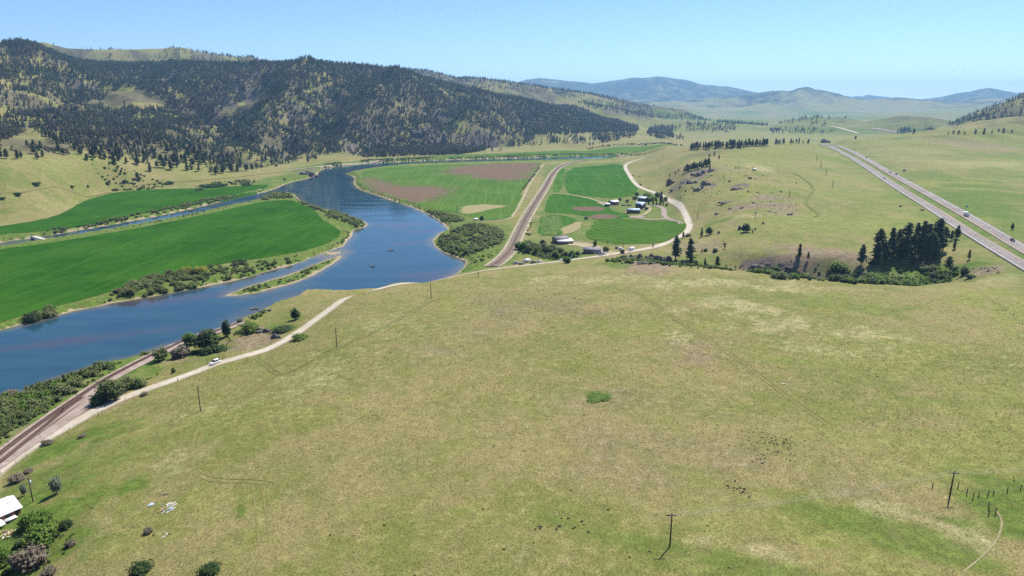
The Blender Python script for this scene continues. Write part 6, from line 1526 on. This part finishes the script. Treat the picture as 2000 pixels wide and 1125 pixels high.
def wires(label, a, b):
    r = tag(empty('power_line', a), label, 'wires')
    for off in (-1.05, -.35, 1.05):
        n = 18; t = np.linspace(0, 1, n)[:, None]; P = np.array(a)*(1 - t) + np.array(b)*t
        P[:, 0] += off*.5; P[:, 1] += off*.8; P[:, 2] -= (4*t*(1 - t))[:, 0]*1.1
        part('wire', tube(P - np.array(a), np.full(n, .028), 4), M['wire'], r)
wires('three pale wires between the two dark power poles', pA[1] + [0, 0, pA[2] - .15], pB[1] + [0, 0, pB[2] - .15])
wires('three pale wires running off the right edge from the fence corner pole', pB[1] + [0, 0, pB[2] - .15], pD + [0, 0, 8.3])
def fence(label, pts, hpx, m='pole', wire=True, rad=.07):
    P = [hit(*q) for q in pts]; r = tag(empty('fence', P[0]), label, 'fence')
    hs = []
    for k, p in enumerate(P):
        h = tall(p, hpx[k] if isinstance(hpx, (list, tuple)) else hpx); hs.append(h)
        part('post', tube([p - P[0] + [0, 0, -.2], p - P[0] + [0, 0, h*.6], p - P[0] + [random.uniform(-.06, .06), 0, h]], [rad*1.1, rad, rad*.9], 6), M[m], r)
    if wire:
        for f in (.45, .85):
            part('wire', tube(np.array([p - P[0] + [0, 0, h*f] for p, h in zip(P, hs)]), np.full(len(P), .012), 4), M['wire'], r)
    return r
fence('dark fence posts bending round the corner beside the right power pole', [(1821,953),(1871,953),(1888,966),(1900,975),(1911,971),(1929,969),(1940,967),(1967,962),(1993,957),(2030,950)], [11,12,12,13,11,12,10,11,10,10], 'pole_dark', True, .11)
g = hit(1931, 1006); gate = tag(empty('gate', g), 'wooden brace gate of three posts and rails at the footpath', 'gate')
gp_ = [hit(1931,1006), hit(1944,1005), hit(1930,994)]
for q in gp_: part('post', tube([q - g + [0, 0, -.2], q - g + [0, 0, 1.9]], [.12, .1], 6), M['pole_dark'], gate)
part('rail', tube([gp_[0] - g + [0, 0, .9], gp_[1] - g + [0, 0, 1.3]], [.07, .07], 5), M['pole'], gate); part('rail', tube([gp_[2] - g + [0, 0, 1.7], gp_[1] - g + [0, 0, 1.7]], [.07, .07], 5), M['pole'], gate)
fence('line of small posts climbing from the gully to the right edge', [(1908,570),(1912,574),(1918,577),(1927,583),(1933,587),(1938,590),(1944,594),(1950,597),(1955,601),(1961,605),(1966,608),(1972,612),(1979,616),(1984,624),(1991,629),(1997,632),(2010,640)], 4.5)
fence('short posts along the pasture side of the gravel road', [(2,928),(32,907),(52,895),(136,841),(192,811),(199,809),(245,784),(262,779),(347,746),(348,746)], 8)
fence('two stout posts where the ruts leave the gravel road', [(484,704),(507,699)], 7, 'pole', False, .1)
fence('row of posts along the bench edge beside the gravel road', [(692,586),(720,575),(734,570),(760,566)], 5)
fence('brown gate posts behind the white pickup', [(405,711),(413,708),(429,703),(435,702),(438,700)], [9,9,9,9,8], 'pole', False, .1)
fence('cluster of posts beside the diagonal double track', [(1417,675),(1433,671),(1436,671),(1439,670)], 6, 'pole', True)
fence('two posts beside the rails near the roadside trees', [(195,765),(79,855),(121,806)], 7, 'pole', False, .1)
fence('row of posts at the gully mouth under the bare soil bank', [(1880,550),(1886,550),(1891,550),(1896,552),(1900,552)], 5)
fence('short fence on the edge of the yard below the pickups', [(1050,517),(1064,516),(1068,516),(1078,514)], 4)

def guardrail():
    L = HWY_W[(np.hypot(HWY_W[:, 0], HWY_W[:, 1]) < 640)]; L = offset(resample(L, 3.8, 0), -5.5 if True else 0)
    z = ground(L[:, 0], L[:, 1]) + .3; o = np.array([L[0, 0], L[0, 1], z[0]])
    r = tag(empty('guardrail', o), 'long grey guardrail along the near edge of the highway above the gully', 'guardrail')
    P = np.c_[L[:, :2], z] - o
    part('rail', tube(P + [0, 0, .62], np.full(len(P), .15), 6), M['steel'], r)
    V, F = boxm(-.09, .09, -.09, .09, -.3, .75); me = fast_mesh('post', V, F, M['pole'])
    for q in P: put('post', me, r, loc=q + [.22, 0, 0])
M['steel'] = plain('galvanised_steel', (0.40, 0.40, 0.40), 0.4, .1, 1, .6)
guardrail()

# ------------------------------------------------------------------ bridge and switch stand
def bridge():
    a, b = gp(64, 461.5, 2.6), gp(86, 467.5, 2.6); c = (a + b)/2; d = b - a; L_ = float(np.hypot(d[0], d[1]))
    r = tag(empty('bridge', (c[0], c[1], 1.9), math.atan2(d[1], d[0])), 'small pale concrete bridge over the side channel at left', 'bridge')
    part('deck', boxm(-L_/2, L_/2, -2, 2, .5, .9), M['concrete'], r)
    for s in (-1, 1):
        part('abutment', boxm(s*L_/2 - .5, s*L_/2 + .5, -2.2, 2.2, -2.5, .48), M['concrete'], r); part('kerb', boxm(-L_/2, L_/2, s*1.85 - .12, s*1.85 + .12, .91, 1.15), M['concrete'], r)
M['concrete'] = plain('pale_concrete', (0.58, 0.55, 0.50), 0.85)
bridge()
p = hit(125, 804); r = tag(empty('switch_stand', p + [0, 0, .3], 0.35), 'rusty switch stand beside the railway junction', 'switch stand'); part('base', boxm(-1.4, .6, -.18, .18, 0, .22), M['rail'], r); part('lever', tube([(-.2, 0, .2), (-.2, 0, 1.5)], [.07, .06], 6), M['rail'], r); part('target', boxm(-.55, .15, -.03, .03, 1.15, 1.6), M['rail'], r)

# ------------------------------------------------------------------ road signs
M['sign_green'] = plain('green_sign_face', (0.02, 0.20, 0.13), 0.5, .05); M['sign_blue'] = plain('blue_sign_face', (0.10, 0.38, 0.50), 0.5, .05); M['steel'] = plain('galvanised_steel', (0.40, 0.40, 0.40), 0.4, .1, 1, .6)
def sign(label, px, py, w, h, clear, m, rz):
    p = hit(px, py); r = tag(empty('road_sign', p, rz), label, 'sign')
    part('panel', boxm(-w/2, w/2, -.04, .04, clear, clear + h), M[m], r)
    for s in (-.35, .35): part('leg', tube([(s*w, .12, -.3), (s*w, .12, clear + h)], [.09, .09], 6), M['steel'], r)
sign('wide green highway sign on the grass right of the far carriageway', 1766, 336, 5.6, 2.6, .9, 'sign_green', 0.3)
sign('small blue sign on legs behind the white box truck', 1888, 408, 2.4, 2.0, 1.6, 'sign_blue', 0.3)

# ------------------------------------------------------------------ vehicles
M['tyre'] = plain('tyre_rubber', (0.022, 0.022, 0.023), 0.9); M['rim'] = plain('wheel_rim', (0.35, 0.35, 0.36), 0.4, .05, 1, .7); M['glass'] = plain('car_glass', (0.018, 0.022, 0.026), 0.06, .05, 1, 0, .6)
PAINT = {k: plain(k + '_car_paint', c, 0.28, .04, 1, 0, .5) for k, c in {'white': (.78, .78, .77), 'silver': (.46, .47, .49), 'dark': (.035, .037, .042), 'maroon': (.085, .022, .025), 'lavender': (.40, .37, .47), 'slate': (.16, .17, .20), 'red': (.22, .03, .025), 'teal': (.05, .13, .16)}.items()}
def prism(prof, y0, y1, taper=0.0):
    prof = np.array(prof, float); n = len(prof); zc = (prof[:, 1] - prof[:, 1].min())/max(np.ptp(prof[:, 1]), 1e-6)
    a = np.c_[prof[:, 0], y0 + taper*zc, prof[:, 1]]; b = np.c_[prof[:, 0], y1 - taper*zc, prof[:, 1]]
    c = prof.mean(0); V = np.concatenate([a, b, [[c[0], y0 + taper*.5, c[1]], [c[0], y1 - taper*.5, c[1]]]]); F = []
    for k in range(n):
        k2 = (k + 1) % n; F += [(k, k2, n + k2), (k, n + k2, n + k), (k2, k, 2*n), (n + k, n + k2, 2*n + 1)]
    return V, np.array(F)
def wheel(r, x, y, rad, wid=.24):
    V, F = tube([(0, -wid/2, 0), (0, wid/2, 0)], [rad, rad], 14); n = 14
    V = np.concatenate([V, [[0, -wid/2, 0], [0, wid/2, 0]]]); F = np.concatenate([F, [(2*n, (k+1) % n, k) for k in range(n)], [(2*n + 1, n + k, n + (k+1) % n) for k in range(n)]])
    o = part('wheel', (V, F), M['tyre'], r); o.location = (x, y, rad)
    V, F = tube([(0, -wid/2 - .02, 0), (0, -wid/2 - .01, 0), (0, wid/2 + .01, 0), (0, wid/2 + .02, 0)], [.02, rad*.6, rad*.6, .02], 10); part('rim', (V, F), M['rim'], o)
def vehicle(name, label, cat, kind, paint, p, rz, s=1.0):
    r = tag(empty(name, p, rz), label, cat); r.scale = (s, s, s); m = PAINT[paint]
    if kind in ('car', 'suv'):
        t = 1.48 if kind == 'car' else 1.8; b = .92 if kind == 'car' else 1.05
        part('body', prism([(-2.3,.36),(2.25,.36),(2.36,.6),(2.25,b-.12),(1.1,b),(-2.15,b+.04),(-2.36,b-.2)], -.9, .9, .06), m, r)
        part('window_band', prism([(-2.0 if kind == 'suv' else -1.75, b+.03),(1.05,b),(.35,t-.07),(-1.8 if kind == 'suv' else -1.25,t-.07)], -.84, .84, .14), M['glass'], r)
        part('roof', prism([(-1.82 if kind == 'suv' else -1.3,t-.08),(.42,t-.08),(.2,t),(-1.7 if kind == 'suv' else -1.1,t)], -.70, .70, .05), m, r)
        wh, rad = ((1.42, .8), (-1.42, .8)), .34
        for s_ in (-.6, .6): part('headlight', boxm(2.26, 2.36, s_ - .2, s_ + .2, .62, .78), M['trim'], r); part('taillight', boxm(-2.37, -2.3, s_ - .16, s_ + .16, .7, .86), PAINT['red'], r)
    elif kind == 'pickup':
        part('body', prism([(-2.75,.45),(2.7,.45),(2.8,.75),(2.65,1.1),(1.35,1.16),(-2.75,1.1)], -.96, .96, .04), m, r)
        part('window_band', prism([(-.9,1.12),(1.4,1.14),(.75,1.76),(-.75,1.76)], -.88, .88, .14), M['glass'], r)
        part('roof', prism([(-.8,1.74),(.8,1.74),(.65,1.84),(-.7,1.84)], -.74, .74, .05), m, r)
        part('bed', boxm(-2.6, -1.0, -.8, .8, 1.1, 1.14), PAINT['dark'], r)
        wh, rad = ((1.75, .84), (-1.65, .84)), .4
        for s_ in (-.65, .65): part('headlight', boxm(2.7, 2.8, s_ - .2, s_ + .2, .78, .96), M['trim'], r)
    elif kind == 'box_truck':
        part('cab', prism([(2.4,.55),(4.6,.55),(4.7,1.2),(4.4,1.7),(3.9,2.5),(2.4,2.6)], -1.1, 1.1, .08), m, r)
        part('windscreen', prism([(3.95,1.72),(4.52,1.62),(4.05,2.42),(3.7,2.42)], -.98, .98, .06), M['glass'], r)
        part('cargo_box', boxm(-4.6, 2.3, -1.28, 1.28, 1.0, 3.7), m, r)
        part('roll_door', boxm(-4.66, -4.61, -1.1, 1.1, 1.1, 3.5), PAINT['silver'], r)
        part('chassis', boxm(-4.5, 4.4, -.8, .8, .55, .98), PAINT['dark'], r)
        wh, rad = ((3.3, 1.05), (-2.6, 1.05)), .5
    elif kind == 'trailer':
        part('body', prism([(-3,.55),(3,.55),(3.25,1.1),(3.1,2.7),(-3.1,2.7),(-3.2,1.0)], -1.15, 1.15, .05), m, r)
        part('stripe', boxm(-3.0, 3.0, -1.185, 1.185, 1.0, 1.25), PAINT['slate'], r)
        for x in (-1.9, .2, 1.9): part('window', boxm(x - .4, x + .4, -1.19, 1.19, 1.6, 2.15), M['glass'], r)
        part('hitch', boxm(3.1, 4.2, -.1, .1, .5, .62), PAINT['dark'], r)
        wh, rad = ((-.5, 1.0), (.4, 1.0)), .34
    elif kind == 'tractor':
        part('hood', boxm(.1, 1.7, -.4, .4, .75, 1.5), PAINT['dark'], r); part('cab', prism([(-1.1,.9),(.1,.9),(.05,2.4),(-.95,2.4)], -.7, .7, .08), M['glass'], r); part('cab_roof', boxm(-1.1, .2, -.75, .75, 2.42, 2.55), PAINT['maroon'], r)
        wheel(r, -.75, .85, .8, .4); wheel(r, -.75, -.85, .8, .4); wh, rad = ((1.25, .65),), .45
    for x, y in wh:
        for q in (-1, 1): wheel(r, x, q*y, rad)
    return r
HD = math.atan2(*( (HWY_W[20] - HWY_W[4])[[1, 0]] ))                       # heading of the highway
def on_road(px, py, L):
    """spot on a highway lane nearest that photo point"""
    p = hit(px, py); return np.array([p[0], p[1], p[2] + .32 + .0002*math.hypot(p[0], p[1])])
vehicle('box_truck', 'white box truck on the far carriageway of the highway', 'truck', 'box_truck', 'white', on_road(1887,423,0), HD + math.pi)
vehicle('car', 'dark maroon car on the far carriageway at the right edge', 'car', 'suv', 'maroon', on_road(1977,472,0), HD + math.pi, 1.1)
vehicle('car', 'silver car on the near carriageway of the highway', 'car', 'car', 'silver', on_road(1727,350,0), HD, 1.15)
vehicle('car', 'dark car leading the close pair on the far carriageway', 'car', 'suv', 'dark', on_road(1739,338.5,0), HD + math.pi, 1.15)
vehicle('car', 'dark car following close behind on the far carriageway', 'car', 'suv', 'slate', on_road(1750.5,342,0), HD + math.pi, 1.15)
vehicle('car', 'single dark car farther up the far carriageway', 'car', 'suv', 'dark', on_road(1692,309,0), HD + math.pi, 1.15)
vehicle('car', 'tiny dark car coming over the highway crest', 'car', 'suv', 'slate', on_road(1634,284,0), HD + math.pi, 1.2)
def heading(a, b):
    d = hit(*b) - hit(*a); return math.atan2(d[1], d[0])
rd = heading((440,704), (400,720))
vehicle('pickup_truck', 'white pickup parked at the edge of the gravel road', 'pickup', 'suv', 'white', at(420,711,.12), rd, 1.12).name = 'parked_car'
y = heading((1000,522), (1050,515))
vehicle('pickup_truck', 'pale lavender pickup parked left of the white camper trailer', 'pickup', 'pickup', 'lavender', at(1007.5,515.5,.1), y + .1)
vehicle('camper_trailer', 'white camper trailer parked on the grass by the gravel road', 'trailer', 'trailer', 'white', at(1028.5,513,.1), y + .15)
vehicle('car', 'low dark car parked on the roadside below the camper trailer', 'car', 'car', 'dark', at(1018,517.3,.1), y)
vehicle('pickup_truck', 'dark pickup parked right of the camper trailer', 'pickup', 'pickup', 'dark', at(1041,514.5,.1), y)
vehicle('pickup_truck', 'white pickup parked at the right end of the roadside vehicles', 'pickup', 'pickup', 'white', at(1053,512.8,.1), y + .4)
vehicle('car', 'pale car partly hidden by the green tree at the yard', 'car', 'car', 'white', at(1097,509.5,.1), y)
vehicle('car', 'dark teal car parked at the streamside grove', 'car', 'suv', 'teal', at(1115,506.5,.1), y + .8)
vehicle('pickup_truck', 'silver pickup with dark bed in front of the low grey roofed house', 'pickup', 'pickup', 'silver', at(1176,498.5,.1), y + .1, 1.4)
vehicle('camper_trailer', 'white camper trailer beside the rocky knob', 'trailer', 'trailer', 'white', at(1233,489.5,.1), y + .1, 1.0)
vehicle('van', 'pale van parked left of the knob camper trailer', 'van', 'suv', 'white', at(1213,488.5,.1), y + .3, 1.2)
vehicle('car', 'dark car parked near the pale van by the knob', 'car', 'suv', 'slate', at(1204,485.5,.1), y + .9)
vehicle('car', 'dark red car parked in front of the white roofed barn', 'car', 'suv', 'red', at(1204,401,.1), .1, 1.2)
vehicle('car', 'pale teal car parked between barn and farmhouse', 'car', 'car', 'teal', at(1218,402,.1), .1, 1.2)
vehicle('car', 'small dark red car nearest the farmhouse', 'car', 'car', 'maroon', at(1229,402,.1), .3, 1.1)
vehicle('car', 'white car on the dirt track beside the old rail bed', 'car', 'car', 'white', at(1029,386.5,.15), 1.3, 1.1)
vehicle('tractor', 'dark tractor standing at the tip of the bare garden plot', 'tractor', 'tractor', 'dark', at(1145,428.5,.1), .3, 1.2)

# ------------------------------------------------------------------ drift boats and their crews
M['hull'] = plain('dark_hull', (0.055, 0.058, 0.062), 0.4); M['seat'] = plain('boat_seat', (0.35, 0.33, 0.30), 0.7); M['oar'] = plain('oar_wood', (0.42, 0.30, 0.17), 0.6)
M['skin'] = plain('skin', (0.45, 0.28, 0.20), 0.6); CL = {k: plain(k + '_clothes', c, .85) for k, c in {'white': (.72, .71, .68), 'grey': (.28, .28, .30), 'blue': (.12, .18, .30), 'khaki': (.34, .28, .18), 'red': (.35, .06, .05)}.items()}
def boat(label, px, py, rz):
    p = gp(px, py, 0.02); r = tag(empty('drift_boat', p, rz), label, 'boat')
    xs = np.linspace(-2.5, 2.5, 11); V = []
    for x in xs:
        w = .86*math.cos(x/2.5*1.15)**.8 + .06; k = .10 + .35*(x/2.5)**2; g_ = .55 + .28*(x/2.5)**2
        V += [(x, -w, g_), (x, -w*.62, k), (x, w*.62, k), (x, w, g_), (x, w*.92, g_), (x, w*.56, k + .06), (x, -w*.56, k + .06), (x, -w*.92, g_)]
    i = np.arange(10)[:, None]*8; j = np.arange(8)[None]
    F = np.stack([i + j, i + (j + 1) % 8, i + 8 + (j + 1) % 8, i + 8 + j], -1).reshape(-1, 4)
    V = np.array(V); V[:, 2] -= .12
    part('hull', (V, F), M['hull'], r)
    for x in (-1.4, 0, 1.4): part('seat', boxm(x - .18, x + .18, -.5, .5, .32, .40), M['seat'], r)
    for s in (-1, 1):
        o = part('oar', tube([(0, s*.6, .62), (-.3, s*2.3, .12), (-.36, s*2.6, .05)], [.035, .03, .03], 6), M['oar'], r)
        V, F = boxm(-.55, -.2, s*2.55 - .35*(s < 0), s*2.55 + .35*(s > 0), -.02, .03); part('blade', (V, F), M['oar'], o)
    return r, p
def sitter(label, boat_root, x, top, pose=0):
    """one seated figure, body grown as a single skin"""
    J = {'hip': (0, 0, .42), 'chest': (.03, 0, .80), 'neck': (.05, 0, .98), 'head': (.07, 0, 1.16), 'kl': (.42, .12, .48), 'fl': (.46, .13, .08), 'kr': (.42, -.12, .48), 'fr': (.46, -.13, .08), 'el': (.12, .27, .68), 'hl': (.38, .24, .62), 'er': (.12, -.27, .68), 'hr': (.38, -.24, .62)}
    E_ = [('hip', 'chest'), ('chest', 'neck'), ('neck', 'head'), ('hip', 'kl'), ('kl', 'fl'), ('hip', 'kr'), ('kr', 'fr'), ('chest', 'el'), ('el', 'hl'), ('chest', 'er'), ('er', 'hr')]
    ks = list(J); me = bpy.data.meshes.new('person'); me.from_pydata([J[k] for k in ks], [(ks.index(a), ks.index(b)) for a, b in E_], []); me.materials.append(CL[top])
    o = put('person', me); rad = dict(hip=.15, chest=.17, neck=.06, head=.105, kl=.085, fl=.055, kr=.085, fr=.055, el=.055, hl=.045, er=.055, hr=.045)
    md = o.modifiers.new('skin', 'SKIN'); sk = me.skin_vertices[0].data
    for k, n_ in enumerate(ks): sk[k].radius = (rad[n_],)*2; sk[k].use_root = n_ == 'hip'
    o.modifiers.new('smooth', 'SUBSURF').levels = 1
    c, s = math.cos(boat_root.rotation_euler[2]), math.sin(boat_root.rotation_euler[2])
    o.location = (boat_root.location[0] + c*x, boat_root.location[1] + s*x, boat_root.location[2] - .02); o.rotation_euler = (0, 0, boat_root.rotation_euler[2])
    V, F = tube([(.07, 0, 1.2), (.07, 0, 1.22), (.07, 0, 1.3), (.07, 0, 1.33)], [.19, .11, .1, .02], 8); part('hat', (V, F), CL['khaki'], o)
    return tag(o, label, 'person')
b1, _ = boat('dark drift boat with three people near the riverbank', 497, 604, .25)
for x, c, l in ((-1.4, 'white', 'person in a white top at the stern of the three person boat'), (0, 'grey', 'person in grey rowing in the middle of the three person boat'), (1.4, 'white', 'person in a white top at the bow of the three person boat')): sitter(l, b1, x, c)
b2, _ = boat('small dark drift boat in mid river nearer the island', 727, 521, -.5)
for x, c, l in ((-.9, 'white', 'person in white seated in the boat nearer the island'), (.4, 'blue', 'person in blue rowing the boat nearer the island')): sitter(l, b2, x, c)
b3, _ = boat('small dark drift boat farthest up the wide river', 763, 489.5, .1)
for x, c, l in ((-.9, 'red', 'person in red seated in the farthest boat'), (.5, 'white', 'person in white rowing the farthest boat')): sitter(l, b3, x, c)

# ------------------------------------------------------------------ labels of small groups: where each one stands in its row
ORD = ['leftmost', 'second from the left', 'third from the left', 'fourth from the left', 'fifth from the left', 'sixth from the left', 'seventh from the left', 'eighth from the left', 'ninth from the left', 'tenth from the left', 'eleventh from the left', 'twelfth from the left', 'thirteenth from the left', 'fourteenth from the left', 'fifteenth from the left', 'sixteenth from the left', 'seventeenth from the left', 'eighteenth from the left', 'nineteenth from the left', 'twentieth from the left']
def ordered(group, text):
    L = [o for o in COL.objects if o.get('group') == group and o.parent is None]
    L.sort(key=lambda o: float(project(np.array(o.location))[0]))
    for k, o in enumerate(L):
        o['label'] = text % ORD[k] if k < len(L) - 1 else text % 'rightmost'
ordered('row of small spruces at the farm', 'small dark spruce, %s of the row beside the farmhouse')
ordered('pines of the dense grove by the highway', 'tall dark pine, %s in the dense grove below the highway')
ordered('pine row on the rocky ridge', 'small pine, %s in the tight row on the rocky ridge')
ordered('streamside grove before the houses', 'green streamside tree, %s in the grove before the houses')
ordered('garden trees behind the farmhouse', 'low garden tree, %s behind the farmhouse')
ordered('pines at the river end of the left slope', 'dark pine, %s at the river end of the left slope')
ordered('pines along the right crest', 'small round pine, %s along the grassy crest right of the highway')
ordered('pines on the crest left of the highway', 'dark pine, %s on the hill crest left of the highway')
ordered('scattered pines round the rocky ridge', 'tiny pine, %s of those scattered round the rocky ridge')
ordered('scrub bushes on the left grassland', 'dark scrub bush, %s on the grassland beside the left field')
ordered('tiny bushes on the rocky slope', 'tiny dark bush, %s on the rocky slope above the gravel road')
ordered('row standing in for the irrigation line', 'dark bush, %s of the row standing in for the irrigation line')

def sections(group, text, places):
    """a long row named by the stretch it stands in and its place within the stretch"""
    L = [o for o in COL.objects if o.get('group') == group and o.parent is None]
    L.sort(key=lambda o: float(project(np.array(o.location))[0]))
    n = math.ceil(len(L)/len(places))
    for k, o in enumerate(L):
        o['label'] = text % (ORD[k % n] if n <= len(ORD) else ORD[-1], places[k//n])
sections('loose pines on the left grass slope', 'dark pine, %s in the %s part of the slope stand', ['far left', 'left', 'middle', 'right', 'far right'])
sections('long pine row on the hill crest', 'dark pine, %s along the %s stretch of the hill crest row', ['left', 'middle left', 'middle right', 'right'])
